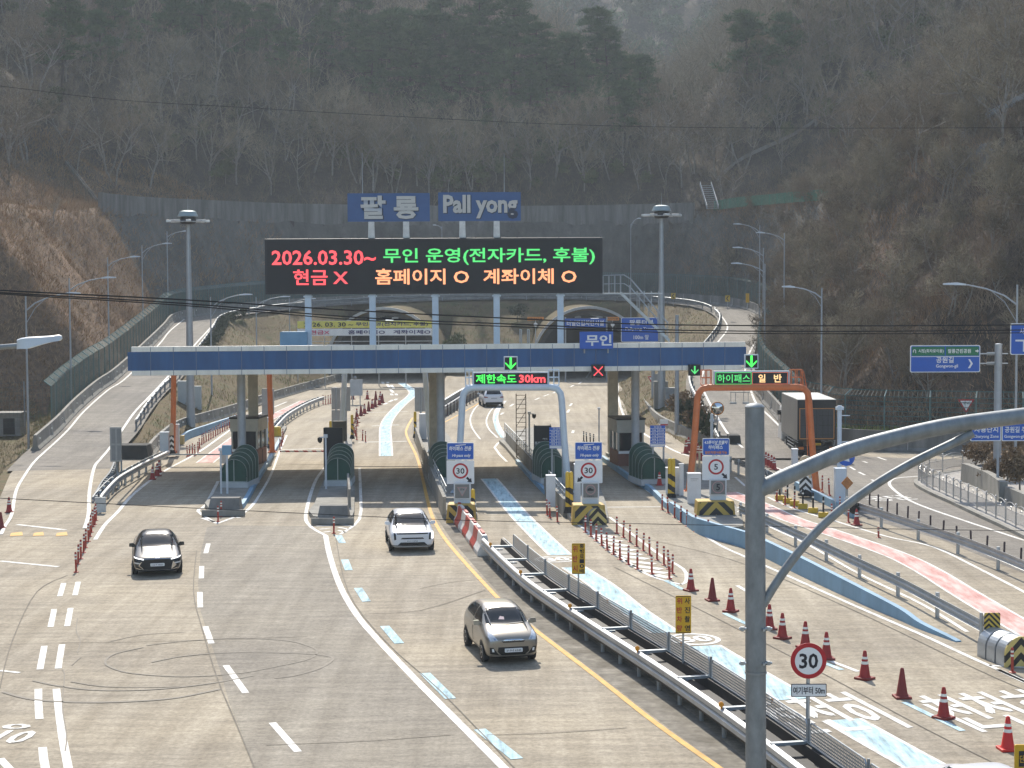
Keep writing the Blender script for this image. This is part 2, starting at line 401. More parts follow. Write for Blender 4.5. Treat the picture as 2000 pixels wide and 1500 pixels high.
def height(px, py):
    px = np.asarray(px, float); py = np.asarray(py, float)
    ins = inside(px, py, EARR)
    e, zc, _ = seg_dist(px, py, LARR); d, zb, bi = seg_dist(px, py, EARR)
    slope = np.where((py > 196) & (np.abs(px) < 28), 0.40, 0.55)
    bank = np.where(e < 3.1, zc - 0.12, zc - 0.12 - (e - 3.1) * slope)
    bank = np.where(zc < 0.25, -0.12, bank)
    hi = np.maximum(-0.12, bank)
    for xc in TUN: hi = np.where((np.abs(px - xc) < 6.3) & (py > 196) & (py < 228), -0.12, hi)
    k = np.interp(bi, np.arange(len(KS)), KS); t = np.interp(bi, np.arange(len(TOPS)), TOPS)
    dd = np.maximum(0, d - 0.4)
    rough = fbm(px, py, 7, 3) * np.minimum(1, dd / 3) * 2.2 * np.where(k > 2, 0.4, 1)
    cut = np.minimum(k * dd + rough * 0.6, t - zb)
    dtop = np.maximum(0, dd - (t - zb) / k - 2.5)
    k2 = np.where(px < -30, 0.72, np.where(px > 30, 0.8, 0.52))
    ho = zb + np.maximum(cut, 0) + dtop * k2 + fbm(px, py, 16, 9) * np.minimum(1, dtop / 10) * 5
    cap = np.interp(px, [-150, -60, -30, -5, 12, 30, 45, 70, 150], [135, 112, 88, 68, 50, 43, 60, 115, 150]) + fbm(px, py, 30, 21) * 6
    ho = np.where(ho > cap - 6, cap - 6 * np.exp(-np.maximum(0, ho - cap + 6) / 12), ho)
    return np.where(ins, hi, ho)
def hz(x, y): return float(height(np.array([x]), np.array([y]))[0])

def grid(name, xs, ys, Z, mats, mi=None):
    nx, ny = len(xs), len(ys); X, Y = np.meshgrid(xs, ys)
    co = np.stack([X, Y, Z], -1).reshape(-1, 3)
    i = np.arange(nx * ny).reshape(ny, nx); q = np.stack([i[:-1, :-1], i[:-1, 1:], i[1:, 1:], i[1:, :-1]], -1).reshape(-1, 4)
    me = bpy.data.meshes.new(name); me.vertices.add(len(co)); me.vertices.foreach_set('co', co.ravel())
    me.loops.add(q.size); me.loops.foreach_set('vertex_index', q.ravel()); me.polygons.add(len(q))
    me.polygons.foreach_set('loop_start', np.arange(0, q.size, 4)); me.polygons.foreach_set('loop_total', np.full(len(q), 4))
    for m in mats: me.materials.append(m)
    if mi is not None: me.polygons.foreach_set('material_index', mi.ravel().astype(np.int32))
    me.polygons.foreach_set('use_smooth', np.ones(len(q), bool)); me.update(calc_edges=True); me.validate()
    o = bpy.data.objects.new(name, me); COL.objects.link(o)
    return o
T_BANK = ramp_mat('bank_grass', [(0.3, (0.06, 0.046, 0.024)), (0.5, (0.125, 0.092, 0.045)), (0.62, (0.085, 0.08, 0.032)), (0.75, (0.04, 0.058, 0.018))], 0.55, bump=0.5)
T_DRY = ramp_mat('dry_grass_slope', [(0.3, (0.07, 0.05, 0.035)), (0.5, (0.17, 0.115, 0.07)), (0.7, (0.25, 0.17, 0.10))], 2.2, bump=0.35, extra=(0.12, (0.75, 0.7, 0.65), (1.1, 1.0, 0.95)))
T_WALL = ramp_mat('grey_shotcrete', [(0.3, (0.09, 0.088, 0.08)), (0.55, (0.15, 0.145, 0.13)), (0.75, (0.22, 0.21, 0.19))], 0.7, stretch=(1, 1, 0.3), bump=0.7, extra=(0.10, (0.7, 0.7, 0.68), (1.1, 1.05, 1)))
T_FOREST = ramp_mat('leaf_litter', [(0.3, (0.035, 0.028, 0.021)), (0.5, (0.062, 0.049, 0.036)), (0.7, (0.10, 0.078, 0.055))], 1.2, bump=0.5, extra=(0.06, (0.65, 0.65, 0.65), (1.1, 1.05, 1)))
T_SCRUB = ramp_mat('brown_scrub_slope', [(0.3, (0.035, 0.027, 0.021)), (0.5, (0.075, 0.056, 0.041)), (0.72, (0.125, 0.088, 0.06))], 1.6, bump=0.5, extra=(0.09, (0.7, 0.68, 0.66), (1.15, 1.0, 0.9)))
T_ROCK = ramp_mat('rock_face', [(0.3, (0.07, 0.072, 0.07)), (0.52, (0.115, 0.112, 0.10)), (0.7, (0.16, 0.115, 0.075))], 0.45, stretch=(1, 1, 0.35), bump=1.0, dist=0.8)
gx = np.arange(-150, 151, 1.25); gy = np.arange(-20, 421, 1.25)
GX, GY = np.meshgrid(gx, gy); GZ = height(GX, GY)
GD = seg_dist(GX, GY, EARR)[0]; GL = seg_dist(GX, GY, LARR)[0]
def lerp_grid(A, px, py):
    px, py = np.asarray(px, float), np.asarray(py, float); fx_, fy_ = np.clip((px - gx[0]) / 1.25, 0, len(gx) - 1.001), np.clip((py - gy[0]) / 1.25, 0, len(gy) - 1.001)
    i, j = fx_.astype(int), fy_.astype(int); a, b_ = fx_ - i, fy_ - j
    return (A[j, i] * (1 - a) + A[j, i + 1] * a) * (1 - b_) + (A[j + 1, i] * (1 - a) + A[j + 1, i + 1] * a) * b_
def hgt_(px, py): return lerp_grid(GZ, px, py)
def hz(x, y): return float(hgt_(x, y))
cx_, cy_ = (GX[:-1, :-1] + GX[1:, 1:]) / 2, (GY[:-1, :-1] + GY[1:, 1:]) / 2
ins = inside(cx_, cy_, EARR); dE, zE, bE = seg_dist(cx_, cy_, EARR); zf = (GZ[:-1, :-1] + GZ[1:, 1:]) / 2
kE = np.interp(bE, np.arange(len(KS)), KS); ex = EARR[np.clip(bE.astype(int), 0, len(EARR) - 1), 0]
steep = np.abs(GZ[1:, :-1] - GZ[:-1, :-1]) + np.abs(GZ[:-1, 1:] - GZ[:-1, :-1]); jit = fbm(cx_, cy_, 9, 33)
mi = np.full(cx_.shape, 3)
mi = np.where(ins, 0, mi)
mi = np.where(~ins & (ex < -20) & (kE < 2.0) & (zf < 24 + 6 * jit), 1, mi)
mi = np.where(~ins & (kE >= 1.9) & (zf < 20.4), 2, mi)
mi = np.where(~ins & (ex > 12) & (kE < 1.9), np.where(jit + np.where(kE > 1.0, 0.05, -0.5) > 0.12, 5, 4), mi)
mi = np.where(~ins & (ex > 12) & (zf > 40), 3, mi)
mi = np.where(~ins & (cy_ < 100) & (cx_ < 0), 0, mi)
struct(grid('terrain', gx, gy, GZ, [T_BANK, T_DRY, T_WALL, T_FOREST, T_SCRUB, T_ROCK], mi))
fx = np.arange(-420, 461, 10.0); fy = np.arange(400, 901, 10.0); FX, FY = np.meshgrid(fx, fy)
def far_h(x, y): return 18 + 0.46 * (y - 400) + fbm(x, y, 90, 41) * 40 + np.where(x < 0, -x * 0.1, x * 0.12)
struct(grid('hills', fx, fy, far_h(FX, FY), [T_FOREST]))
g_ = MB().add([(-470, -50, -1.2), (470, -50, -1.2), (470, 930, -1.2), (-470, 930, -1.2)], [(0, 1, 2, 3)])
struct(g_.obj('ground', T_FOREST, fix=False))

# ------------------------------------------------------------------ paved surfaces
def road_mat(name, base, dark, light, lines=0.5):
    m = bpy.data.materials.new(name); m.use_nodes = True; nt = m.node_tree; n = nt.nodes; l = nt.links
    b = n['Principled BSDF']; b.inputs['Roughness'].default_value = 0.85; b.inputs['Specular IOR Level'].default_value = 0.25
    g = n.new('ShaderNodeNewGeometry')
    def noise(scale, st, det, rg=0.6):
        mp = n.new('ShaderNodeMapping'); mp.inputs['Scale'].default_value = st; l.new(g.outputs['Position'], mp.inputs[0])
        t = n.new('ShaderNodeTexNoise'); t.inputs['Scale'].default_value = scale; t.inputs['Detail'].default_value = det; t.inputs['Roughness'].default_value = rg
        l.new(mp.outputs[0], t.inputs['Vector']); return t.outputs['Fac']
    def rmp(f, p0, p1, c0, c1):
        r = n.new('ShaderNodeValToRGB'); r.color_ramp.elements[0].position = p0; r.color_ramp.elements[1].position = p1
        r.color_ramp.elements[0].color = (*c0, 1); r.color_ramp.elements[1].color = (*c1, 1); l.new(f, r.inputs[0]); return r.outputs[0]
    def mul(a, bb):
        x = n.new('ShaderNodeMix'); x.data_type = 'RGBA'; x.blend_type = 'MULTIPLY'; x.inputs['Factor'].default_value = 1
        l.new(a, x.inputs['A']); l.new(bb, x.inputs['B']); return x.outputs['Result']
    a = rmp(noise(1.0, (1.6, 0.10, 1), 6), 0.32, 0.68, dark, light)          # long streaks of tyre wear along the lanes
    c = rmp(noise(1.0, (0.5, 2.6, 1), 5), 0.35, 0.66, (0.76, 0.75, 0.74), (1.07, 1.06, 1.04))   # cross-tining
    d = rmp(noise(7.0, (1, 1, 1), 4, 0.8), 0.36, 0.62, (0.74, 0.73, 0.71), (1.12, 1.11, 1.10))
    e = rmp(noise(0.09, (1, 1, 1), 4), 0.38, 0.64, (0.80, 0.80, 0.81), (1.06, 1.05, 1.02))
    col = mul(mul(mul(a, c), d), e)
    l.new(col, b.inputs['Base Color'])
    MC[name] = m
    return m
ROAD = road_mat('worn_concrete', None, (0.305, 0.264, 0.200), (0.435, 0.388, 0.308))
GREY = road_mat('grey_concrete', None, (0.245, 0.221, 0.182), (0.335, 0.308, 0.260))
RAMPM = road_mat('ramp_asphalt', None, (0.195, 0.180, 0.158), (0.268, 0.250, 0.222))
DIRT = ramp_mat('dirty_shoulder', [(0.32, (0.13, 0.115, 0.09)), (0.55, (0.22, 0.20, 0.165)), (0.72, (0.34, 0.31, 0.26))], 0.9, extra=(4, (0.8, 0.8, 0.8), (1.1, 1.1, 1.1)))
def sheet(name, poly, z, mat):
    b = MB(); b.add([(p[0], p[1], z) for p in poly], [tuple(range(len(poly)))])
    me = bpy.data.meshes.new(name); me.from_pydata(b.v, [], b.f); bm = bmesh.new(); bm.from_mesh(me)
    bmesh.ops.recalc_face_normals(bm, faces=bm.faces)
    for f in bm.faces:
        if f.normal.z < 0: f.normal_flip()
    bmesh.ops.triangulate(bm, faces=bm.faces, ngon_method='EAR_CLIP'); bm.to_mesh(me); bm.free(); me.materials.append(mat)
    o = bpy.data.objects.new(name, me); COL.objects.link(o); return struct(o)
def gp(*uv): return [G(u, v) for u, v in uv]
LWALL = gp((292, 893), (310, 872), (348, 843), (400, 826), (460, 808), (538, 780), (646, 749), (668, 742)) + [Vector((-21.5, 203, 0))]
RWALL = [Vector((15.8, 203, 0))] + gp((1247, 752), (1252, 775), (1262, 803), (1284, 829), (1320, 849), (1366, 868), (1432, 878))
plaza = [Vector((-60, 12, 0)), Vector((-34, 60, 0))] + gp((-100, 1090), (-8, 990), (20, 925), (45, 900), (215, 888)) + LWALL + [Vector((-21.5, 229, 0)), Vector((15.8, 229, 0))] + RWALL + gp((1545, 880)) + [Vector((20.4, 117, 0)), Vector((23, 113.4, 0)), Vector((28, 111.9, 0)), Vector((60, 105.8, 0)), Vector((60, 12, 0))]
sheet('road', plaza, 0.0, ROAD)
rs = MB()
i0 = next(i for i, p in enumerate(LOOP) if p.y > 102); i1 = max(i for i, p in enumerate(LOOP) if p.y > 107)
lp = LOOP[i0:i1 + 1]
struct(MB().strip(lp, 6.1, 0.006).obj('ramp_road', RAMPM, fix=False))
sheet('grey_pavement', gp((404, 1030), (392, 1080), (387, 1140), (392, 1195), (410, 1250), (430, 1310), (450, 1380), (475, 1440), (500, 1520), (995, 1520), (880, 1402), (800, 1328), (735, 1257), (690, 1203), (656, 1146), (640, 1060), (628, 1040), (600, 1028), (430, 1026)), 0.004, GREY)
sheet('road_shoulder', gp((846, 1000), (880, 1052), (930, 1110), (992, 1178), (1060, 1236), (1170, 1318), (1290, 1410), (1420, 1505), (1480, 1505), (1360, 1400), (1264, 1325), (1132, 1235), (1036, 1165), (955, 1095), (930, 1040), (880, 1005)), 0.004, DIRT)
sheet('side_road', gp((1390, 905), (1432, 880), (1545, 884), (1640, 890), (1800, 896), (2060, 900), (2400, 1000), (2500, 1500), (2250, 1400), (2000, 1120), (1840, 1055), (1650, 1000), (1560, 960)), 0.004, RAMPM)
# painted markings
def line(b, pts, w, z=0.010, sm=6): b.strip(smooth([G(u, v) for u, v in pts], sm) if len(pts) > 2 else [G(u, v) for u, v in pts], w, z)
def rline(b, pts, w, z=0.03):
    q = smooth([RP(u, v, 0) if v < 905 else G(u, v) for u, v in pts], 6)
    zz = seg_dist(np.array([p.x for p in q]), np.array([p.y for p in q]), LARR)[1]
    for p, a in zip(q, zz): p.z = a
    b.strip(q, w, z)
wm = MB()
def Z1(x, y): return (x / 2.5, 900 + y / 2.5)
def Z2(x, y): return (600 + x / 2.5, 900 + y / 2.5)
def Z3(x, y): return (1200 + x / 2.5, 900 + y / 2.5)
rline(wm, [(2, 1045), (10, 1028), (23, 1005), (31.5, 959.5), (49, 928), (66.5, 900), (87.5, 879), (133, 840.5), (164.5, 804), (210, 763.5), (248.5, 737), (311.5, 672.5), (331, 648), (360, 623.5)], 0.16)
rline(wm, [(165, 1033), (173, 1005), (175, 959.5), (184, 914), (196, 893), (213.5, 872), (238, 840.5), (264, 804), (296, 770.5), (327, 737), (381.5, 672.5), (404, 648), (425, 623.5)], 0.18)
rline(wm, [(1395, 602), (1408, 616), (1421, 640), (1403, 667), (1388, 690), (1371, 735), (1372, 757), (1390, 795), (1420, 845), (1451, 876)], 0.17)
rline(wm, [(1478, 666), (1464, 690), (1455, 730), (1466, 762), (1478, 790), (1502, 813), (1540, 850)], 0.17)
line(wm, [(560, 785), (520, 802), (462, 832), (390, 882), (318, 922), (262, 964), (230, 1000), (206, 1024), (186, 1054)], 0.18)
for a, b_ in (((311, 598), (292, 662)), ((382, 592), (366, 658)), ((265, 725), (247, 812)), ((345, 720), (328, 808)), ((217, 905), (195, 1020)), ((303, 898), (284, 1015)), ((1017, 405), (1005, 452)), ((985, 515), (983, 575)), ((976, 642), (978, 717)), ((1003, 810), (1032, 893)), ((1103, 1000), (1200, 1135)), ((1330, 1280), (1455, 1422))):
    line(wm, [Z1(*a), Z1(*b_)], 0.19)
line(wm, [Z1(187, 1115), Z1(188, 1190), Z1(193, 1262)], 0.2); line(wm, [Z1(208, 1400), Z1(214, 1460), Z1(232, 1560)], 0.2)
line(wm, [Z1(275, 1115), Z1(285, 1200), Z1(305, 1350), Z1(345, 1560)], 0.2)
line(wm, [Z1(0, 490), Z1(130, 503), Z1(285, 518)], 0.22, sm=3); line(wm, [Z1(85, 312), Z1(200, 325), Z1(318, 338)], 0.25, sm=3)
line(wm, [Z1(0, 1025), Z1(95, 1036)], 0.15); line(wm, [Z1(0, 1455), Z1(60, 1520)], 0.2)
line(wm, [(426, 940), (402, 986), (387, 999), (422, 1022)], 0.17, sm=3); line(wm, [(500, 978), (476, 1002), (423, 1023)], 0.17, sm=3)
line(wm, [(560, 850), (545, 885), (528, 930), (500, 978)], 0.14)
line(wm, [(655, 870), (640, 905), (616, 940), (598, 1000), (604, 1026), (636, 1046)], 0.17)
line(wm, [(636, 1046), (644, 1085), (664, 1144), (696, 1200), (740, 1252), (816, 1332), (880, 1396), (990, 1506)], 0.22)
line(wm, [(702, 914), (704, 960), (702, 1014), (664, 1044)], 0.15, sm=3)
for y, a, b_ in ((300, 985, 1050), (280, 1095, 1170), (260, 990, 1030)): line(wm, [Z1(a, y - 20), Z1(b_, y)], 0.2)
for k in range(4): line(wm, [(612 + k * 6, 1022 + k * 6), (646, 1020 + k * 6)], 0.16); line(wm, [(660, 1018 + k * 6), (694 - k * 6, 1022 + k * 6)], 0.16)
line(wm, [(546, 879), (632, 876)], 0.25); line(wm, [(700, 864), (794, 862)], 0.3); line(wm, [(700, 806), (796, 804)], 0.2)
line(wm, [(727, 832), (779, 830)], 0.3)
# lanes of the far side
for a, b_ in (((749, 750), (747, 746)), ((761, 757), (756, 751)), ((768, 767), (762, 760)), ((766, 772), (764, 769)), ((775, 772), (773, 769)), ((768, 781), (760, 785)), ((775, 779), (770, 782)), ((756, 787), (750, 790)), ((758, 749), (757, 746)), ((769, 759), (764, 752))): line(wm, [a, b_], 0.3)
line(wm, [(996, 794), (1003, 789)], 0.2); line(wm, [(978, 810), (983, 806)], 0.2)
for a, b_ in (((1045, 781), (1054, 777)), ((1062, 774), (1072, 770)), ((1080, 768), (1090, 763)), ((1114, 756), (1121, 752)), ((1130, 750), (1136, 746)), ((1113, 793), (1117, 788)), ((1108, 806), (1112, 800)), ((1118, 846), (1120, 841)), ((1145, 738), (1153, 726))): line(wm, [a, b_], 0.2)
line(wm, [(1206, 745), (1208, 775), (1214, 800), (1227, 826), (1262, 850), (1316, 880), (1350, 892)], 0.2)
line(wm, [(938, 858), (922, 835), (919, 815), (930, 795), (945, 785)], 0.12); line(wm, [(972, 855), (955, 838), (950, 822), (956, 806), (965, 795)], 0.12)
line(wm, [(995, 860), (978, 843), (968, 820), (972, 800), (985, 783)], 0.45)
line(wm, [(990, 902), (966, 874), (984, 860), (1000, 858)], 0.16, sm=2)
# right hand lanes
line(wm, [(1240, 940), (1300, 985), (1388, 1054), (1456, 1088), (1496, 1106), (1680, 1188), (1800, 1240), (1900, 1286), (2010, 1335)], 0.16)
line(wm, [(1500, 971), (1518, 980), (1554, 995), (1596, 1008), (1625, 1016), (1680, 1033), (1740, 1050), (1824, 1069), (1920, 1115), (2030, 1172)], 0.16)
line(wm, [(1470, 1012), (1518, 1036), (1578, 1064), (1680, 1122), (1800, 1180), (1890, 1235)], 0.15)
line(wm, [(1800, 930), (1760, 933), (1742, 937), (1738, 948), (1762, 969), (1800, 988), (1892, 1020), (2020, 1062)], 0.17)
for a, b_ in (((1714, 893), (1731, 899)), ((1685, 901), (1694, 904)), ((1660, 912), (1670, 918)), ((1677, 922), (1689, 928)), ((1702, 937), (1713, 942)), ((1240, 935), (1300, 988))): line(wm, [a, b_], 0.15)
line(wm, [(1180, 991), (1290, 990)], 0.2); line(wm, [(1430, 890), (1520, 915), (1600, 960)], 0.14)
line(wm, [(1125, 1022), (1150, 1040), (1185, 1066), (1260, 1120), (1330, 1142)], 0.14); line(wm, [(1190, 1010), (1230, 1040), (1290, 1085), (1335, 1112), (1340, 1135), (1330, 1142)], 0.14, sm=3)
LP = [Z2(x, y) for x, y in ((1335, 300), (1358, 350), (1385, 370), (1410, 392), (1438, 415), (1465, 437), (1495, 458), (1527, 483), (1568, 507), (1612, 530), (1683, 553), (1768, 577))]
RPp = [Z2(x, y) for x, y in ((1512, 355), (1543, 375), (1575, 397), (1608, 418), (1640, 440), (1672, 460), (1708, 485), (1742, 510), (1765, 530), (1783, 552))]
for k in range(10):
    a, b_ = LP[k + 1], RPp[k]; line(wm, [(a[0] + 6, a[1] + 2), (b_[0] - 4, b_[1] + 8)], 0.42)
line(wm, [Z3(590, 80), Z3(640, 125)], 0.14)
for a, b_ in ((Z3(600, 610), Z3(650, 640)), (Z3(1060, 980), Z3(1190, 1030)), (Z3(1515, 1190), Z3(1810, 1325)), (Z3(1830, 1000), Z3(2000, 1010)), (Z3(1870, 1020), Z3(2010, 1085))): line(wm, [a, b_], 0.16)
struct(wm.obj('lane_marking', WPAINT, fix=False))
def ground_text(body, u, v, w, l, mat, yaw, name='road_lettering', sh=0.0):
    t = text(body, mat, None, 0, 0, w, l, 0, name, bold=0.0, flat=True, shear=sh); p = G(u, v, 0.012); t.location = p; t.rotation_euler = (0, 0, yaw)
    t2 = t.copy(); COL.objects.link(t2); t2.location = p + Vector((.07, .03, .003)); struct(t2)
    return struct(t)
ground_text('천천히', 1604, 1392, 3.0, 3.9, WPAINT, R(14)); ground_text('천천히', 1950, 1384, 3.2, 3.6, WPAINT, R(14))
ground_text('공단', 1735, 973, 2.5, 1.9, WPAINT, R(20)); ground_text('10', 25, 1439, .8, 1.15, WPAINT, R(-8)); ground_text('0', 29, 1419, 0.66, 0.46, WPAINT, R(-8))
mk = MB().add([(-.9, -.2, 0), (-.9, .2, 0), (.3, .12, 0), (.3, -.12, 0)], [(3, 2, 1, 0)])
BLUEL = ramp_mat('blue_guide_paint', [(0.34, (0.27, 0.33, 0.35)), (0.46, (0.40, 0.54, 0.58)), (0.6, (0.55, 0.67, 0.70))], 2.6, stretch=(2.2, 0.22, 1), extra=(3, (0.85, 0.9, 0.9), (1.05, 1.05, 1.05)))
bl = MB(); be = MB()
def band(pts, w):
    p = smooth(gp(*pts), 6); bl.strip(p, w, 0.009)
    for s in (-1, 1): be.strip(offset(p, s * (w / 2 + 0.05)), 0.10, 0.010)
band([(955, 935), (968, 950), (996, 985), (1020, 1012), (1056, 1048), (1094, 1084)], 0.78)
band([(1120, 1108), (1176, 1144), (1236, 1192), (1300, 1236)], 0.80)
band([(1376, 1262), (1480, 1324), (1552, 1366)], 0.85); band([(1644, 1406), (1740, 1460), (1830, 1510)], 0.9)
band([(754, 891), (753, 860), (753, 834), (762, 814), (784, 790), (802, 775), (806, 764), (784, 748)], 0.72)
line(bl, [(981, 855), (970, 838), (967, 820), (972, 806)], 0.22, 0.013)
for a, b_ in (((152, 365), (172, 402)), ((183, 483), (203, 535)), ((248, 622), (290, 688)), ((378, 808), (450, 893)), ((575, 1038), (700, 1163)), ((842, 1312), (1025, 1457))):
    line(bl, [Z2(*a), Z2(*b_)], 0.30, 0.012)
for a, b_ in (((535, 745), (650, 800)), ((1030, 990), (1110, 1022)), ((1415, 1180), (1700, 1320)), ((250, 585), (335, 630))): line(bl, [Z3(*a), Z3(*b_)], 0.18, 0.012)
struct(bl.obj('blue_guide_line', BLUEL, fix=False)); struct(be.obj('guide_line_edge', WPAINT, fix=False))
PINKL = ramp_mat('pink_guide_paint', [(0.36, (0.46, 0.24, 0.21)), (0.5, (0.58, 0.36, 0.32)), (0.62, (0.62, 0.50, 0.45))], 2.0, stretch=(1.4, 0.25, 1))
pk = MB(); pe = MB()
for pts in ([(1420, 962), (1480, 985), (1540, 1012), (1624, 1040), (1740, 1080), (1808, 1112), (1880, 1156), (1940, 1192), (2030, 1245)], [(400, 904), (442, 872), (500, 830), (560, 801), (597, 783)]):
    p = smooth(gp(*pts), 6); pk.strip(p, 0.95, 0.009)
    for s in (-1, 1): pe.strip(offset(p, s * 0.52), 0.10, 0.010)
struct(pk.obj('pink_guide_line', PINKL, fix=False)); struct(pe.obj('pink_line_edge', WPAINT, fix=False))
yl = MB(); YELL = M('yellow_line_paint', (0.58, 0.33, 0.065), 0.7, var=0.25, scale=2, world_co=True)
line(yl, [(806, 816), (796, 834), (794, 850), (814, 892), (826, 938), (840, 996), (856, 1032), (888, 1076), (984, 1180), (1052, 1236), (1160, 1318), (1280, 1412), (1410, 1504)], 0.17)
line(yl, [(900, 940), (918, 970), (930, 1000)], 0.15); line(yl, [(868, 825), (900, 808), (945, 782)], 0.14)
struct(yl.obj('yellow_edge_line', YELL, fix=False))
for (u, v, r, s) in ((1085, 1092, 0.86, 0.8), (1355, 1248, 0.82, 0.9)):   # painted speed roundels, stretched along the lane
    b = MB(); n = 40; c = G(u, v, 0.011); a = R(16)
    def el(q, k): x, y = q * math.cos(2 * math.pi * k / n), q * s / r * math.sin(2 * math.pi * k / n); return (c.x + x * math.cos(a) - y * math.sin(a), c.y + x * math.sin(a) + y * math.cos(a), 0.011)
    b.add([el(r * 0.99, k) for k in range(n)] + [el(r * 0.80, k) for k in range(n)], [(k, (k + 1) % n, n + (k + 1) % n, n + k) for k in range(n)])
    struct(b.obj('speed_roundel', WPAINT, fix=False)); ground_text('30', u, v, 0.95, 0.85, WHITE, a)
sk = MB(); SKID = M('tyre_rubber_mark', (0.225, 0.198, 0.158), 0.8, var=0.2, world_co=True)
def arc(pts, w=0.11): line(sk, [Z1(*p) for p in pts], w, 0.014, 8)
arc([(715, 903), (900, 882), (1150, 868), (1400, 880), (1530, 915), (1545, 945), (1490, 975), (1330, 1010), (1160, 1040), (900, 1055), (650, 1040), (540, 1010), (515, 980), (560, 945), (700, 912)], 0.07)
arc([(740, 985), (900, 955), (1130, 938), (1400, 940), (1580, 952), (1625, 972), (1560, 1015), (1440, 1050), (1340, 1063)], 0.08)
arc([(160, 1075), (280, 1100), (450, 1120), (650, 1122), (850, 1110), (1050, 1085), (1240, 1050)], 0.09); arc([(15, 1130), (150, 1165), (350, 1180), (600, 1178), (850, 1160), (1080, 1115)], 0.13)
arc([(345, 1080), (500, 1103), (700, 1108), (900, 1102)], 0.06); arc([(530, 885), (700, 850), (900, 838)], 0.05)
for pts in ([(380, 770), (372, 830), (392, 880), (378, 940)], [(395, 960), (350, 1000)], [(305, 1020), (315, 1055), (305, 1200), (325, 1340), (318, 1420)]): line(sk, [Z1(*p) for p in pts], 0.035, 0.014, 5)
struct(sk.obj('skid_mark', SKID, fix=False))
jt = MB(); JM = M('pavement_joint', (0.185, 0.162, 0.128), 0.9, var=0.3, world_co=True)
for pts in ([Z1(330, 560), Z1(180, 640), Z1(60, 880), Z1(0, 1110)], [Z1(960, 440), Z1(945, 640), Z1(990, 830), Z1(1060, 1060), Z1(1160, 1300), Z1(1260, 1540)], [Z1(1640, 380), Z1(1700, 640), Z1(1880, 880), (860, 1350), (1010, 1506)], [Z2(300, 745), Z2(560, 730), Z2(870, 632)], [Z2(880, 1340), Z2(1200, 1330), Z2(1560, 1305)],
            [Z1(0, 372), Z1(300, 365), Z1(440, 360)], [Z3(0, 520), Z3(500, 770), Z3(1000, 1030), Z3(1500, 1300), Z3(1900, 1500)], [Z3(0, 350), Z3(560, 480), Z3(1100, 700), Z3(1750, 1010), Z3(2000, 1120)], [Z1(300, 890), Z1(900, 880), Z1(1500, 860)], [Z2(-200, 1390), Z2(300, 1370), Z2(700, 1340)], [(820, 1150), (900, 1135), (1000, 1130)],
            [(704, 892), (816, 890)], [(1180, 905), (1050, 880)], [(930, 773), (1045, 771), (1200, 766)], [(510, 781), (620, 778)], [(700, 774), (808, 772)]):
    line(jt, pts, 0.035, 0.015, 4)
struct(jt.obj('pavement_joint', JM, fix=False))
hb = MB()                                             # rumble slab across the left road
for a, b_ in ((48, 112), (160, 215), (272, 330)): hb.add([G(*Z1(a, 368), 0.013), G(*Z1(b_, 364), 0.013), G(*Z1(b_ - 4, 346), 0.013), G(*Z1(a + 6, 352), 0.013)], [(0, 1, 2, 3)])
struct(hb.obj('yellow_hump_marking', YELL, fix=False))
# ------------------------------------------------------------------ toll gate canopy
pa = P(250, 732, 94.8); pb = P(1457, 724, 98.4)
CZ0 = (pa.z + pb.z) / 2; CO = Vector((pa.x, pa.y, 0)); cdir = Vector((pb.x - pa.x, pb.y - pa.y, 0)); CLEN = cdir.length
CRZ = math.atan2(cdir.y, cdir.x); CDEP = 14.2
CM = Matrix.Translation(CO) @ Matrix.Rotation(CRZ, 4, 'Z'); CMI = CM.inverted()
def cx_at(u, dep):                                    # canopy x whose projection is u at depth dep under the roof
    lo, hi = -5.0, CLEN + 5
    for _ in range(40):
        m = (lo + hi) / 2; w = CM @ Vector((m, dep, 3)); q = w - Vector((0, 0, H)); uu = 1000 + F * q.dot(rt) / q.dot(fwd)
        if uu < u: lo = m
        else: hi = m
    return lo
can = thing('toll_canopy', 'long flat toll gate canopy with dark blue fascia between cream trims', 'canopy', CO, CRZ)
T = 1.56
MB().bx(0.25, CLEN - 0.1, 0.11, CDEP - .02, CZ0 + 0.80, CZ0 + 0.90).obj('roof', GALVD, can)
MB().bx(0.25, CLEN - 0.1, 0.12, CDEP - 0.1, CZ0 + 0.06, CZ0 + 0.12).obj('soffit', PANELW, can)
b = MB(); b.bx(0.2, CLEN - 0.05, -0.04, 0.10, CZ0 + 1.28, CZ0 + T); b.obj('upper_trim', PANELW, can, bevel=0.02)
b = MB(); b.bx(0.0, CLEN, -0.02, 0.09, CZ0 + 0.27, CZ0 + 1.28); b.bx(0, CLEN, CDEP + 0.0, CDEP + 0.09, CZ0 + 0.27, CZ0 + 0.95); b.bx(0.0, 0.1, 0.09, CDEP, CZ0 + 0.27, CZ0 + 0.95); b.bx(CLEN - 0.1, CLEN, 0.09, CDEP, CZ0 + 0.27, CZ0 + 0.95); b.obj('blue_fascia', PANELB, can)
b = MB(); b.bx(0.2, CLEN - 0.25, -0.04, 0.14, CZ0, CZ0 + 0.27); b.bx(0.2, CLEN - 0.25, CDEP - 0.05, CDEP + 0.1, CZ0, CZ0 + 0.27); b.obj('lower_trim', PANELW, can, bevel=0.02)
b = MB(); npan = 28
for k in range(1, npan):
    x = CLEN * k / npan; b.bx(x - 0.012, x + 0.012, -0.046, -0.02 + 0.001, CZ0 + 0.275, CZ0 + 1.275); b.bx(x - 0.016, x + 0.016, -0.046, -0.039, CZ0, CZ0 + 0.27); b.bx(x - 0.016, x + 0.016, -0.046, -0.039, CZ0 + 1.285, CZ0 + T - 0.03)
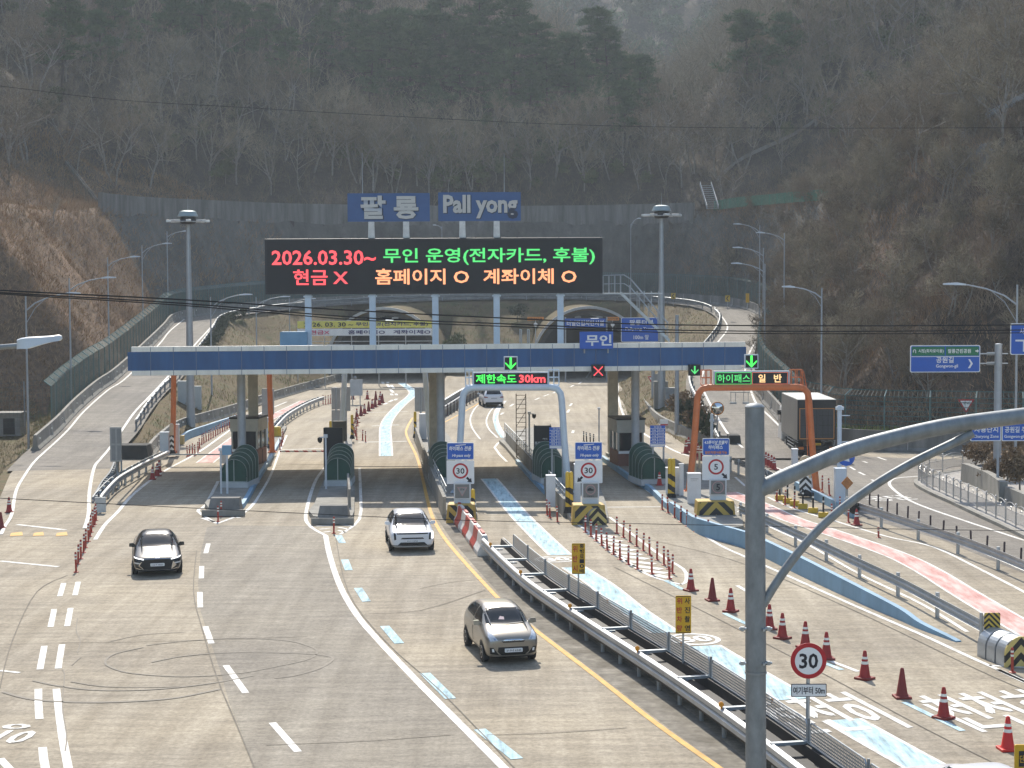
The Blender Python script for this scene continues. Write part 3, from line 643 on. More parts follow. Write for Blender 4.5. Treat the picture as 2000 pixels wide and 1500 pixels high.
b.obj('panel_joint', M('grey_joint', (0.16, 0.18, 0.24), 0.6, var=0), can)
STEELC = M('grey_round_column', (0.42, 0.44, 0.46), 0.5, 0.1, var=0.15)
CREAMC = M('cream_column', (0.42, 0.39, 0.32), 0.7, var=0.25)
for u, dep, kind in ((472, 3.4, 0), (861, 3.4, 0), (1241, 3.4, 0), (495, 10.5, 1), (848, 10.5, 1), (1197, 10.5, 1)):
    x = cx_at(u, dep)
    if kind == 0: b = MB().cyl((x, dep, 0.2), (x, dep, CZ0 + 0.08), 0.235, n=20); b.lathe([(0.36, 0.2), (0.36, 0.3), (0.25, 0.42)], (x, dep, 0), 16); b.obj('column', STEELC, can, smooth=True)
    else: b = MB().bx(x - 0.29, x + 0.29, dep - 0.29, dep + 0.29, 0, CZ0 + 0.08); b.bx(x - 0.4, x + 0.4, dep - 0.4, dep + 0.4, 0, 0.5); b.obj('column', CREAMC, can, bevel=0.03)
b = MB()
for u in (1017, 1032): x = cx_at(u, 1.2); b.tube([(x, 0.6, CZ0 + T), (x, 0.6, CZ0 + T + 0.75), (x, 1.4, CZ0 + T + 0.75), (x, 1.4, CZ0 + T)], 0.03)
b.obj('roof_ladder_rail', GALV, can)
# blue sign on the roof edge, aircraft-style lane signals under it
def croot(name, label, cat, x, dep, z, group=None):
    w = CM @ Vector((x, dep, z)); return thing(name, label, cat, w, CRZ, group)
t = croot('roof_sign', 'small blue sign reading 무인 standing on the canopy edge', 'sign', cx_at(1165, -0.1), -0.10, CZ0 + 1.30)
MB().rrect(0, 0.42, 1.86, 0.95, -0.05, 0.02, 0.03).obj('panel', SIGNB, t); text('무인', SIGNW, t, 0.12, 0.42, 1.45, 0.62, -0.056, bold=0.03)
[MB().bx(x - .04, x + .04, 0.021, 0.06, -0.3, 0.8).obj('bracket', GALVD, t) for x in (-.66, .66)]
def led_box(parent, cx, cz, w, h, d=0.22, frame=PALE, fw=0.05):
    MB().rrect(cx, cz, w, h, 0.0, d, 0.02).obj('housing', frame, parent)
    return MB().bx(cx - w / 2 + fw, cx + w / 2 - fw, -0.012, -0.001, cz - h / 2 + fw, cz + h / 2 - fw).obj('screen', LEDBG, parent)
def arrow_down(parent, cx, cz, s, mat, y=-0.02):
    b = MB(); b.prism([(cx - s * .09, cz + s * .5), (cx + s * .09, cz + s * .5), (cx + s * .09, cz - s * .3), (cx - s * .09, cz - s * .3)], y, y + 0.006)
    for g in (-1, 1): b.prism([(cx, cz - s * .5), (cx + g * s * .45, cz - s * .02), (cx + g * s * .45, cz + s * .16 * 0 + s * .12), (cx, cz - s * .30)], y - 0.001, y + 0.006)
    return b.obj('arrow', mat, parent)
t = croot('lane_signal', 'black lane signal showing a red cross under the canopy', 'lane signal', cx_at(1168, -0.2), -0.3, CZ0 + 0.02)
led_box(t, 0, 0.0, 0.72, 0.72, 0.2, BLACK, 0.02); b = MB()
for g in (-1, 1): b.prism([(-.27, -.23 * g), (-.23, -.27 * g), (.27, .23 * g), (.23, .27 * g)], -0.03 - 0.002 * g, -0.02)
b.obj('cross', LED_R, t); MB().bx(-.05, .05, 0.201, 0.28, -0.1, 0.3).obj('bracket', GALVD, t)
t = croot('lane_signal', 'black lane signal showing a green arrow near the right end of the canopy', 'lane signal', cx_at(1356, -0.2), -0.3, CZ0 + 0.02)
led_box(t, 0, 0.0, 0.66, 0.62, 0.2, BLACK, 0.02); arrow_down(t, 0, 0, 0.46, LED_G); MB().bx(-.05, .05, 0.201, 0.28, -0.1, 0.3).obj('bracket', GALVD, t)
# ------------------------------------------------------------------ LED message board above the canopy
YB = 102.0
pl, pr = P(518, 575, YB), P(1177, 573, YB); ptop = P(850, 465, YB).z; bw = pr.x - pl.x; bz0 = (pl.z + pr.z) / 2; bh = ptop - bz0; zr = CZ0 + 0.90
led = thing('message_board', 'huge black LED message board with red green and orange text above the canopy', 'LED board', ((pl.x + pr.x) / 2, YB, zr))
bz = bz0 - zr
MB().bx(-bw / 2, bw / 2, 0.0, 0.7, bz, bz + bh).obj('housing', M('dark_housing', (0.02, 0.022, 0.026), 0.5, var=0.2), led, bevel=0.04)
MB().bx(-bw / 2 + .12, bw / 2 - .12, -0.03, -0.001, bz + .12, bz + bh - .12).obj('screen', LEDBG, led)
def ledtxt(body, u0, u1, v0, v1, mat):
    a, c_ = P(u0, v1, YB), P(u1, v0, YB)
    text(body, mat, led, (a.x + c_.x) / 2 - led.location.x, (a.z + c_.z) / 2 - zr, c_.x - a.x, c_.z - a.z, -0.045, bold=0.018)
ledtxt('2026.03.30~', 531, 734, 488, 518, LED_R); ledtxt('무인 운영(전자카드, 후불)', 749, 1162, 483, 518, LED_G)
ledtxt('현금 X', 573, 680, 526, 557, LED_R); ledtxt('홈페이지 O', 733, 916, 524, 556, LED_O); ledtxt('계좌이체 O', 944, 1126, 524, 555, LED_O)
for u in (601, 727, 850, 970, 1095):
    x = P(u, 620, YB).x - led.location.x
    b = MB(); b.box((x, 0.35, (bz) / 2), (0.36, 0.36, bz)); b.box((x, 0.35, 0.04), (0.6, 0.6, 0.08)); b.box((x, 0.35, bz - 0.12), (0.5, 0.5, 0.1)); b.obj('support_post', PALE, led, bevel=0.02)
for k in range(9): MB().bx(-bw / 2 + .1 + k * (bw - .2) / 8 - 0.03, -bw / 2 + .1 + k * (bw - .2) / 8 + 0.03, 0.2, 0.5, bz + bh, bz + bh + 0.05).obj('lifting_lug', BLACK, led)
# stair up to the board's back walkway
st = thing('service_stair', 'grey steel service stair with handrails beside the message board', 'stair', P(1232, 575, 103.2))
s0 = Vector((0, 0, 0)); a, c_ = P(1212, 572, 103.2) - st.location, P(1307, 665, 103.2) - st.location
MB().sweep([(-.35, -.1), (-.35, .1), (-.3, .1), (-.3, -.1)], [a, c_]).sweep([(.3, -.1), (.3, .1), (.35, .1), (.35, -.1)], [a, c_]).obj('stringer', GALV, st)
b = MB()
for k in range(1, 12): q = a.lerp(c_, k / 12); b.box((q.x, q.y, q.z), (0.26, 0.6, 0.03))
b.obj('tread', GALVD, st)
b = MB(); e0 = P(1178, 573, 103.2) - st.location; b.box(((e0.x + a.x) / 2, 0, a.z - .03), (a.x - e0.x, 1.0, 0.06)); b.box((a.x + 1.2, .35, a.z - .05), (2.6, .5, .06)); b.obj('landing', GALV, st)
b = MB()
for yy in (-.35, .35):
    hr = [e0 + Vector((0, yy, 1.05)), a + Vector((.2, yy, 1.05)), a + Vector((.6, yy, .8)), c_ + Vector((-.1, yy, 1.05))]; b.tube(hr, 0.025, 6); b.tube([p - Vector((0, 0, .5)) for p in hr], 0.02, 6)
    for k in range(9): q = e0.lerp(a, k / 3) if k < 4 else a.lerp(c_, (k - 3) / 5.2); b.cyl((q.x, yy, q.z), (q.x, yy, q.z + 1.0), 0.02, n=6)
for k in range(4): x = a.x + 1.0 + k * .42; b.cyl((x, .5, a.z), (x, .5, a.z - 1.0 + 0), 0.03, n=6); b.cyl((x, .5, a.z - .1), (x, .5, a.z + .1), .03, n=6)
b.obj('handrail', GALV, st)
# name signs
def name_sign(label, u0, u1, v0, v1, body, posts, rod, tw, th, dx):
    a, c_ = P(u0, v1, YB + .3), P(u1, v0, YB + .3); zt = bz0 + bh
    t = thing('name_sign', label, 'sign', ((a.x + c_.x) / 2, YB + .3, zt)); w, h = c_.x - a.x, c_.z - a.z; cz = (a.z + c_.z) / 2 - zt
    MB().rrect(0, cz, w, h, 0, .22, .02).obj('panel', SIGNDB, t)
    o = text(body, LETG, t, dx, cz, tw, th, -0.07, bold=0.035); o.data.update()
    o2 = text(body, M('letter_side', (0.03, 0.04, 0.07), 0.6, var=0), t, dx + .035, cz - .035, tw, th, -0.01, name='letter_return', bold=0.05)
    for u in posts:
        x = P(u, 450, YB + .3).x - t.location.x; b = MB(); b.prism([(x - .19, .02), (x + .19, .02), (x + .17, cz - h / 2), (x - .17, cz - h / 2)], .0, .3); b.obj('support_post', WHITE, t, bevel=.04)
    x = P(rod, 400, YB + .3).x - t.location.x; MB().cyl((x, .1, cz + h / 2), (x, .1, P(rod, 298, YB).z - zt), .028, .012, n=6).obj('lightning_rod', GALV, t)
name_sign('dull blue sign reading 팔룡 in grey letters above the message board', 679, 839, 377, 433, '팔 룡', (725, 793), 708, 3.35, 1.36, .05)
name_sign('dull blue sign reading Pall yong in grey letters above the message board', 856, 1017, 375, 432, 'Pall yong', (903, 970), 985, 4.3, 1.36, .05)
# ------------------------------------------------------------------ arched gantries over the lanes
def arch_pts(x0, x1, z, lean, r=0.55):
    return [(x0 - lean, 0, 0), (x0 - lean * .35, 0, z * .5), (x0, 0, z - r * 1.2), (x0 + r * .12, 0, z - r * .55), (x0 + r * .45, 0, z - r * .14), (x0 + r, 0, z), (x1 - r, 0, z), (x1 - r * .45, 0, z - r * .14), (x1 - r * .12, 0, z - r * .55), (x1, 0, z - r * 1.2), (x1 + lean * .35, 0, z * .5), (x1 + lean, 0, 0)]
def gantry(label, uL, uR, v, Y, mat, lean=.35, rad=.17, zb=.25):
    a, c_ = P(uL, v, Y), P(uR, v, Y); cx = (a.x + c_.x) / 2; w = c_.x - a.x
    t = thing('lane_gantry', label, 'gantry', (cx, Y, zb))
    MB().tube(arch_pts(-w / 2, w / 2, a.z - zb, lean), rad, 12).obj('arch_frame', mat, t, smooth=True)
    b = MB()
    for s in (-1, 1): b.box((s * (w / 2 + lean), 0, .02), (.55, .55, .04)); [b.cyl((s * (w / 2 + lean) + i * .2, j * .2, .04), (s * (w / 2 + lean) + i * .2, j * .2, .12), .03, n=6) for i in (-1, 1) for j in (-1, 1)]
    b.obj('base_plate', mat, t)
    return t, a.z - zb, w
YG = 89.8
g1, gz, gw = gantry('grey arched gantry carrying the 제한속도 30km display', 903, 1097, 757, YG, PALE)
ux = lambda u, t: P(u, 740, YG).x - t.location.x
led_w = ux(1071, g1) - ux(924, g1)
led_box(g1, (ux(924, g1) + ux(1071, g1)) / 2, gz + .44, led_w, .68, .25)
text('제한속도', LED_G2, g1, (ux(929, g1) + ux(1009, g1)) / 2, gz + .44, ux(1009, g1) - ux(930, g1), .46, -.02, bold=.015)
text('30km', LED_R, g1, (ux(1013, g1) + ux(1066, g1)) / 2, gz + .44, ux(1066, g1) - ux(1014, g1), .42, -.02, bold=.03)
def cage(t, x0, x1, z0, h, mat):
    b = MB()
    for k in range(3): z = z0 + h * k / 2; b.tube([(x0, .05, z), (x1, .05, z), (x1, .6, z), (x0, .6, z)], .022, 6)
    for x in (x0, (x0 + x1) / 2, x1): b.cyl((x, .05, z0), (x, .05, z0 + h), .024, n=6); b.cyl((x, .6, z0), (x, .6, z0 + h), .024, n=6)
    b.bx(x0, x1, .05, .6, z0 - .03, z0); b.obj('service_cage', mat, t)
cage(g1, ux(909, g1), ux(923, g1), gz + .1, .78, PALE); cage(g1, ux(1072, g1), ux(1092, g1), gz + .1, .78, PALE)
def arrow_sign(t, u0, u1, v0, v1, y=-.05):
    a, c_ = P(u0, v1, YG), P(u1, v0, YG); cx = (a.x + c_.x) / 2 - t.location.x; cz = (a.z + c_.z) / 2 - t.location.z; w, h = c_.x - a.x, c_.z - a.z
    MB().rrect(cx, cz, w, h, y, y + .16, .02).obj('signal_housing', PALE, t); MB().bx(cx - w / 2 + .05, cx + w / 2 - .05, y - .01, y - .001, cz - h / 2 + .05, cz + h / 2 - .05).obj('signal_screen', LEDBG, t)
    arrow_down(t, cx, cz, h * .84, LED_G2, y - .025)
arrow_sign(g1, 984, 1011, 696, 724)
g2, oz, ow = gantry('orange arched gantry carrying the 하이패스 일반 display', 1362, 1580, 757, YG, ORANGE, lean=.42)
ux2 = lambda u: P(u, 740, YG).x - g2.location.x
led_box(g2, (ux2(1394) + ux2(1542)) / 2, oz + .46, ux2(1542) - ux2(1394), .76, .25, PALE, .06)
b = MB()
def outl(x0, x1, z0, z1, w, mat, nm):
    b = MB(); b.bx(x0, x1, -.02, -.013, z0, z0 + w); b.bx(x0, x1, -.02, -.013, z1 - w, z1); b.bx(x0, x0 + w, -.02, -.013, z0 + w, z1 - w); b.bx(x1 - w, x1, -.02, -.013, z0 + w, z1 - w); b.obj(nm, mat, g2)
outl(ux2(1397.5), ux2(1467.5), oz + .16, oz + .77, .025, LED_G, 'green_outline'); outl(ux2(1469), ux2(1538.5), oz + .16, oz + .77, .02, M('red_leds_dim', (1, .25, .15), emit=.6), 'red_outline')
text('하이패스', LED_G, g2, ux2(1433), oz + .46, ux2(1465) - ux2(1401), .42, -.022, bold=.01); text('일', LED_Y, g2, ux2(1488), oz + .46, .36, .42, -.022, bold=.02); text('반', LED_Y, g2, ux2(1519), oz + .46, .40, .42, -.022, bold=.02)
cage(g2, ux2(1371), ux2(1390), oz + .1, .78, ORANGE); cage(g2, ux2(1546), ux2(1568), oz + .1, .78, ORANGE); arrow_sign(g2, 1454, 1481, 692, 720)
b = MB(); x0, x1 = ow / 2 + .16, ow / 2 + .42
b.tube([(ow / 2 - .25, .2, oz + .8), (ow / 2 - .05, .2, oz - .2), (ow / 2 + .2, .2, .8)], .022, 6); b.tube([(ow / 2 - .4, -.2, oz + .8), (ow / 2 - .22, -.2, oz - .4), (ow / 2 - .05, -.2, 1.2)], .022, 6); b.obj('ladder_rail', ORANGE, g2)
an = MB(); xx = ux2(1446); an.bx(xx - .5, xx + .5, .1, .14, oz - .28, oz - .24)
for q in (-.35, .3): an.tube([(xx + q - .12, .12, oz - .26), (xx + q - .12, .12, oz - .75), (xx + q + .12, .12, oz - .75), (xx + q + .12, .12, oz - .26)], .015, 5); an.bx(xx + q - .16, xx + q + .16, .0, .25, oz - .85, oz - .76)
an.cyl((xx + .2, .12, oz - .26), (xx + .2, .12, oz), .02, n=6); an.obj('antenna', GALVD, g2)
gantry('grey arched gantry behind the canopy spanning the third lane', 674, 829, 690, 112, PALE, lean=.4)
gantry('orange arched gantry behind the canopy spanning the leftmost lane', 339, 525, 690, 112, ORANGE, lean=.15)
# ------------------------------------------------------------------ toll islands
def island(label, uv, h=.22, mat=CONC, kerb=None):
    pts = gp(*uv); c = sum(pts, Vector()) / len(pts); t = thing('toll_island', label, 'traffic island', (c.x, c.y, 0)); lp_ = [p - t.location for p in pts]
    MB().slab(lp_, -.05, h).obj('slab', mat, t)
    if kerb: MB().sweep([(-.10, 0), (-.10, h + .02), (.10, h + .02), (.10, 0)], [lp_[i] for i in kerb]).obj('blue_kerb', WALLB, t)
    return t
island('leftmost toll island with a green arched stair shelter', [(400, 990), (408, 1001), (432, 1004), (458, 1002), (473, 992), (484, 975), (500, 945), (520, 912), (548, 862), (560, 838), (540, 834), (508, 858), (470, 900), (436, 945), (418, 972)], kerb=(3, 4, 5, 6, 7, 8))
island('second toll island from the left with a black panel behind the shelter', [(603, 1006), (612, 1017), (650, 1021), (688, 1017), (692, 1006), (693, 960), (692, 915), (687, 860), (670, 842), (656, 842), (642, 892), (630, 950), (614, 992)])
island('third toll island from the left below the left 30 sign', [(872, 1016), (902, 1020), (932, 1014), (930, 990), (908, 910), (878, 858), (850, 826), (826, 824), (806, 836), (808, 858), (818, 885), (828, 930), (850, 975)])
island('fourth toll island from the left below the second 30 sign', [(1116, 1022), (1150, 1027), (1188, 1020), (1186, 998), (1172, 958), (1148, 912), (1118, 878), (1080, 850), (1050, 838), (1010, 846), (975, 866), (986, 876), (1010, 905), (1046, 945), (1098, 998)], kerb=(12, 13, 14))
island('rightmost toll island with a light blue kerb and white cabinets', [(1176, 899), (1230, 938), (1270, 960), (1302, 992), (1356, 1034), (1400, 1044), (1452, 1040), (1446, 1008), (1410, 968), (1340, 918), (1290, 886), (1240, 862), (1212, 866)], h=.28, kerb=(0, 1, 2, 3, 4))
# light blue tapering kerb walls
def wall(label, base, hs, mat, th=.25, name='kerb_wall', cat='wall', ramp=False, joints=0, cap=False):
    path = base; c = path[0].copy(); t = thing(name, label, cat, c)
    vs = []; fs = []; n = len(path)
    for i, p in enumerate(path):
        nn = pnormal(path, i); q = p - c
        for o, z in ((-th / 2, -.3), (-th / 2 * .75, hs[i]), (th / 2 * .75, hs[i]), (th / 2, -.3)): vs.append(q + nn * o + Vector((0, 0, z)))
    for i in range(n - 1):
        for j in range(4): fs.append((i * 4 + j, i * 4 + (j + 1) % 4, (i + 1) * 4 + (j + 1) % 4, (i + 1) * 4 + j))
    fs += [(3, 2, 1, 0), tuple((n - 1) * 4 + j for j in range(4))]
    MB().add(vs, fs).obj('wall_body', mat, t)
    return t
bw_ = smooth(gp((1310, 998), (1356, 1036), (1388, 1050), (1456, 1070), (1496, 1088), (1560, 1120), (1680, 1176), (1760, 1210), (1800, 1228), (1872, 1254)), 4)
n_ = len(bw_); wall('light blue concrete wall tapering down to the right between the lanes', bw_, [min(.68, .45 + i * .04) if i < n_ * .55 else max(.04, .68 * (1 - (i / n_ - .55) / .45)) for i in range(n_)], WALLB)
bw_ = smooth(gp((1555, 955), (1600, 978), (1650, 1003), (1668, 1012)), 4); wall('short light blue wall behind the black and yellow bollards', bw_, [.4] * len(bw_), WALLB)
bw_ = smooth(gp((352, 868), (370, 856), (410, 842), (462, 824), (474, 819)), 4); wall('light blue wall behind the row of red posts on the left', bw_, [.35] + [.55] * (len(bw_) - 2) + [.4], WALLB)
# concrete barrier walls along the plaza
def jersey(label, base, h=.85, mat=CONC, joint=5.0, end=None):
    c = base[0].copy(); t = thing('concrete_barrier', label, 'barrier', c); pth = [p - c for p in base]
    MB().sweep([(-.30, -.3), (-.30, .08), (-.16, .28), (-.10, h), (.10, h), (.16, .28), (.30, .08), (.30, -.3)], pth).obj('wall_body', mat, t)
    b = MB()
    for i, q in enumerate(resample(pth, joint)[1:-1]): 
        k = min(range(len(pth)), key=lambda j: (pth[j] - q).length); yw = yaw_of(pth, k)
        b.box((q.x, q.y, q.z + h / 2 - .09), (.03, .63, h + .2), yw, .345)
    if b.v: b.obj('joint', M('pale_joint', (.5, .48, .44), .8, var=.1), t)
    b = MB()
    for i, q in enumerate(resample(offset(pth, .32 if 'left' in label else -.32), 4.0)): b.box((q.x, q.y, h * .8 + q.z), (.09, .05, .09))
    b.obj('reflector', REFL, t)
    return t
jersey('curved concrete barrier along the left edge of the plaza below the bank', smooth(LWALL[:-1] + [Vector((-21.6, 200, 0))], 4))
MB().box((0, 0, 0), (0.1, .1, .1))
bb = gp((222, 897), (290, 897)); t = thing('barrier_end_block', 'dark concrete block closing the left barrier beside the ramp', 'barrier', (bb[0] + bb[1]) / 2)
MB().box((0, .9, .42), ((bb[1] - bb[0]).x, 1.8, .9), 0, .86).obj('block', M('dark_concrete', (.05, .05, .048), .9, var=.4), t, bevel=.04)
jersey('curved concrete barrier along the right edge of the plaza below the shrubs', smooth(RWALL[1:], 4))
t = thing('barrier_end_block', 'dark concrete block at the foot of the right ramp behind the truck sign', 'barrier', G(1432, 880)); MB().box((.1, .6, .5), (.9, 1.6, 1.0), 0, .8).obj('block', M('dark_concrete', (.05, .05, .048)), t, bevel=.05)
# outer barriers and fences of the ramps
def fence(label, base, h, zb=0.0, post=2.4, bend=0.5, side=-1, mat=MESHG, gap=.22, vw=.055, hw=.02, pm=None):
    c = base[0].copy(); t = thing('mesh_fence', label, 'fence', c); pth = [p - c for p in base]; ps = resample(pth, post)
    for q in ps:
        k = min(range(len(pth)), key=lambda j: (pth[j] - q).length); nn = pnormal(pth, k) * side
        MB().tube([(q.x, q.y, q.z + zb), (q.x, q.y, q.z + zb + h)] + ([tuple(q + nn * bend + Vector((0, 0, zb + h + bend * .75)))] if bend else []), .05, 6).obj('post', pm or MESHP, t)
    b = MB(); fine = resample(pth, .30); nr = int(h / gap)
    for q in fine:
        k = min(range(len(pth)), key=lambda j: (pth[j] - q).length); d = (pth[min(k + 1, len(pth) - 1)] - pth[max(k - 1, 0)]).normalized() * (vw / 2); nn = pnormal(pth, k) * side
        z0, z1 = q.z + zb + .05, q.z + zb + h; m = q + nn * bend
        vs = [(q.x - d.x, q.y - d.y, z0), (q.x + d.x, q.y + d.y, z0), (q.x + d.x, q.y + d.y, z1), (q.x - d.x, q.y - d.y, z1)]; fs = [(0, 1, 2, 3)]
        if bend: vs += [(m.x + d.x, m.y + d.y, z1 + bend * .75), (m.x - d.x, m.y - d.y, z1 + bend * .75)]; fs += [(3, 2, 4, 5)]
        b.add(vs, fs)
    for r_ in range(nr + 1): z = zb + .06 + (h - .08) * r_ / nr; b.sweep([(0, z - hw / 2), (0, z + hw / 2)], fine, closed=False)
    if bend: b.sweep([(side * bend, zb + h + bend * .75 - .03), (side * bend, zb + h + bend * .75 + .03)], fine, closed=False)
    b.obj('mesh_panel', mat, t, fix=False)
    return t
lo = [p for p in OUTL if p.y > 112][:0] or OUTL[next(i for i, p in enumerate(OUTL) if p.y > 113):]
iTop = max(range(len(lo)), key=lambda i: lo[i].y)
leftout = lo[:iTop - 2]; topout = lo[iTop - 3:iTop + 8]
jersey('concrete barrier on the outer edge of the left ramp below the green fence', offset(leftout, .45), 1.0)
fence('tall green mesh fence climbing along the left ramp', offset([p for p in leftout if p.y > 121], .1), 2.5, .6, mat=MESHG, vw=.18)
rightout = [p for p in lo[iTop - 3:] if p.y > 118]
jersey('dark concrete barrier round the outside of the right ramp curve', offset(rightout, .45), 1.1, CONCD)
fence('green mesh fence standing above the outer barrier of the right ramp', offset(rightout, .0), 2.6, .8, mat=MESHG, vw=.10, bend=.25)
rw = smooth([rightout[-1]] + RIGHTWALL, 4)
jersey('long dark concrete barrier behind the truck on the right', rw, 1.35, CONCD)
fence('grey green mesh fence above the long barrier at the foot of the right slope', offset(rw, -.8), 2.6, .9, post=2.9, mat=MESHG, vw=.018, hw=.045, gap=.30)
# coping wall on top of the back cut and the bench fence
cop = []
for i in range(len(lo)):
    p = lo[i]
    if p.y < 203 or (i > iTop and p.x > 22.5): continue
    nn = pnormal(lo, i) * -1; d = .5
    while d < 16 and hgt_(p.x + nn.x * d, p.y + nn.y * d) < 19.9: d += .1
    q = p + nn * (d - .2); q.z = 20.4
    if not cop or (q - cop[-1]).length > 2.5: cop.append(q)
cop = smooth(cop, 2); zc_ = cop[0].copy()
t = thing('coping_wall', 'long pale concrete wall along the top of the grey back cutting', 'wall', zc_); MB().sweep([(-.25, -1.9), (-.25, 1.3), (.25, 1.3), (.25, -1.9)], [p - zc_ for p in cop]).obj('wall_body', M('grey_weathered_wall', (.20, .195, .18), .9, var=.5, scale=1.2, stretch=(1, 1, .12)), t)
nf = [P(1395, 412, 236), P(1440, 405, 230), P(1500, 400, 222), P(1570, 394, 212), P(1640, 390, 203)]
t = fence('pale green net fence on the bench above the rock face', smooth(nf, 4), 1.3, 0, post=2.2, bend=0, mat=NETG, gap=.12, vw=.14, hw=.05, pm=NETG)
# ------------------------------------------------------------------ tunnel portals
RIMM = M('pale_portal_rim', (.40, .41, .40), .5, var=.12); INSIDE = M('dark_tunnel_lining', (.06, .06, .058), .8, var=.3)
for xc, lab in zip(TUN, ('left tunnel portal arch behind the banners', 'right tunnel portal arch behind the blue signs')):
    t = thing('tunnel_portal', lab, 'tunnel', (xc, 202.6, 0)); n = 28; R0 = 6.75; zc0 = 8.35 - R0; a0 = math.asin(zc0 / R0)
    angs = [-a0 + (math.pi + 2 * a0) * k / n for k in range(n + 1)]; arcp = lambda r: [(r * math.cos(a), zc0 + r * math.sin(a)) for a in angs]
    def tube_arc(nm, r0, r1, y0, y1, mat):
        b = MB(); vs = []; fs = []
        for (x0, z0), (x1, z1) in zip(arcp(r0), arcp(r1)): vs += [(x0, y0, z0), (x1, y0, z1), (x1, y1, z1), (x0, y1, z0)]
        for k in range(n):
            for j in range(4): fs.append((k * 4 + j, k * 4 + (j + 1) % 4, k * 4 + 4 + (j + 1) % 4, k * 4 + 4 + j))
        b.add(vs, fs); return b.obj(nm, mat, t, smooth=True)
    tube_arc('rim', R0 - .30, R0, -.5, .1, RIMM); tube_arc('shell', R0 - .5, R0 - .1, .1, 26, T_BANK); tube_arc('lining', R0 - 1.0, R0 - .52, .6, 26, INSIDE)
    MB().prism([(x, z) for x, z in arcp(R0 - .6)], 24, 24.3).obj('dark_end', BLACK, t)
    b = MB()
    for k in range(6): b.bx(-1.6, -.9, .6 + k * 4, 1.4 + k * 4, 7.0, 7.15); b.bx(.9, 1.6, .6 + k * 4, 1.4 + k * 4, 7.0, 7.15)
    b.bx(-2.6, 2.6, .3, .7, 6.4, 6.55); b.obj('tunnel_lamp', GALVD, t)
    MB().bx(.2, 1.1, .1, .3, 6.55, 6.95).obj('lit_panel', M('lit_white', (.9, .95, 1), emit=.9), t)
MB()
# ------------------------------------------------------------------ stair shelters, booths, cabinets on the islands
def shelter_proto():
    t = thing('stair_shelter', 'x', 'stair shelter'); W, L, rise, b0, hs = 1.36, 2.5, .58, .3, .52; n = 14; r = W / 2
    def sec(y, rr=r): zo = rise * y / L; return [(-rr, y, b0)] + [(-rr * math.cos(math.pi * k / n), y, b0 + hs + zo + rr * math.sin(math.pi * k / n)) for k in range(n + 1)] + [(rr, y, b0)]
    a, c_ = sec(.02), sec(L); m = len(a)
    MB().add(a + c_, [(j, j + m, j + 1 + m, j + 1) for j in range(m - 1)] + [tuple(range(m, 2 * m))]).obj('roof_shell', GREENP, t)
    MB().add(sec(0.0, r - .03), [tuple(range(m))]).obj('front_panel', GREENP, t)
    b = MB()
    for k in range(5): b.tube(sec(.02 + L * k / 4 * .98, r + .01), .014, 5, cap=True)
    b.obj('rib', M('shelter_frame', (.34, .38, .36), .4, .3, var=.1), t)
    b = MB(); b.bx(-r, r, -.04, .0, b0, b0 + .05); b.bx(-.02, .02, -.04, -.001, b0 + .05, b0 + hs + r - .02); b.obj('mullion', M('shelter_frame', (1, 1, 1)), t)
    b = MB(); b.bx(-r - .06, r + .06, -.06, L, 0, b0); b.prism([(-r - .06, b0), (-r - .06, b0 + .01), (-r, b0 + .01), (-r, b0)], 0, L); b.obj('plinth', M('pale_plinth', (.46, .48, .48), .6, var=.2), t)
    return t
shp = shelter_proto(); first = True
for u, v, lab in ((457.5, 953, 'green arched stair shelter on the leftmost island'), (660, 950, 'green arched stair shelter in front of the black panel on the second island'), (872, 945, 'green arched stair shelter half hidden behind the left 30 sign'), (1082, 945, 'green arched stair shelter behind the white cabinet on the fourth island'), (1278, 948, 'green arched stair shelter in front of the right booth')):
    s = shp if first else copy_tree(shp); first = False; p = G(u, v, .2); s.location = p; s['label'] = lab; s['group'] = 'stair shelters on the toll islands'
    s.rotation_euler = (0, 0, R({457.5: -6, 660: 1, 872: 8, 1082: 10, 1278: 12}[u]))
def booth(label, u, v, rz, w=1.55, d=2.4):
    t = thing('toll_booth', label, 'booth', G(u, v, .22), rz); BW = M('booth_cream', (.46, .44, .38), .6, var=.15); BR = M('booth_maroon', (.20, .085, .06), .6, var=.2)
    MB().bx(-w / 2, w / 2, 0, d, 0, .95).obj('lower_wall', BR, t); MB().bx(-w / 2 - .06, w / 2 + .06, -.06, d + .06, 2.0, 2.75).obj('fascia', BW, t, bevel=.03); MB().bx(-w / 2 - .1, w / 2 + .1, -.1, d + .1, 2.75, 2.85).obj('roof', BLACK, t)
    for x in (-w / 2 + .05, w / 2 - .05):
        for y in (.05, d * .5, d - .05): MB().bx(x - .05, x + .05, y - .05, y + .05, .95, 2.0).obj('corner_post', BW, t)
    MB().bx(-w / 2 + .06, w / 2 - .06, .06, d - .06, .96, 1.99).obj('window_glass', GLASSD, t); MB().bx(-w / 2 + .05, .1, -.03, -.001, .78, .94).obj('notice', SIGNW, t)
    return t
booth('cream toll booth with maroon base beside the right canopy columns', 1232, 912, R(8)); bt = booth('grey toll booth behind the leftmost stair shelter', 478, 908, R(-6), 1.6, 2.2)
def panel_board(label, u, v, w, h, mat, thick=.35, name='payment_panel', cat='panel', zb=.22, back=None, legs=False, rz=0):
    t = thing(name, label, cat, G(u, v, zb), rz); z0 = h * .35 if legs else 0
    MB().rrect(0, z0 + (h - z0) / 2, w, h - z0, 0, thick, .03).obj('board', mat, t)
    if legs: [MB().cyl((x, thick / 2, 0), (x, thick / 2, z0), .05, n=8).obj('leg', GALV, t) for x in (-w * .3, w * .3)]
    return t
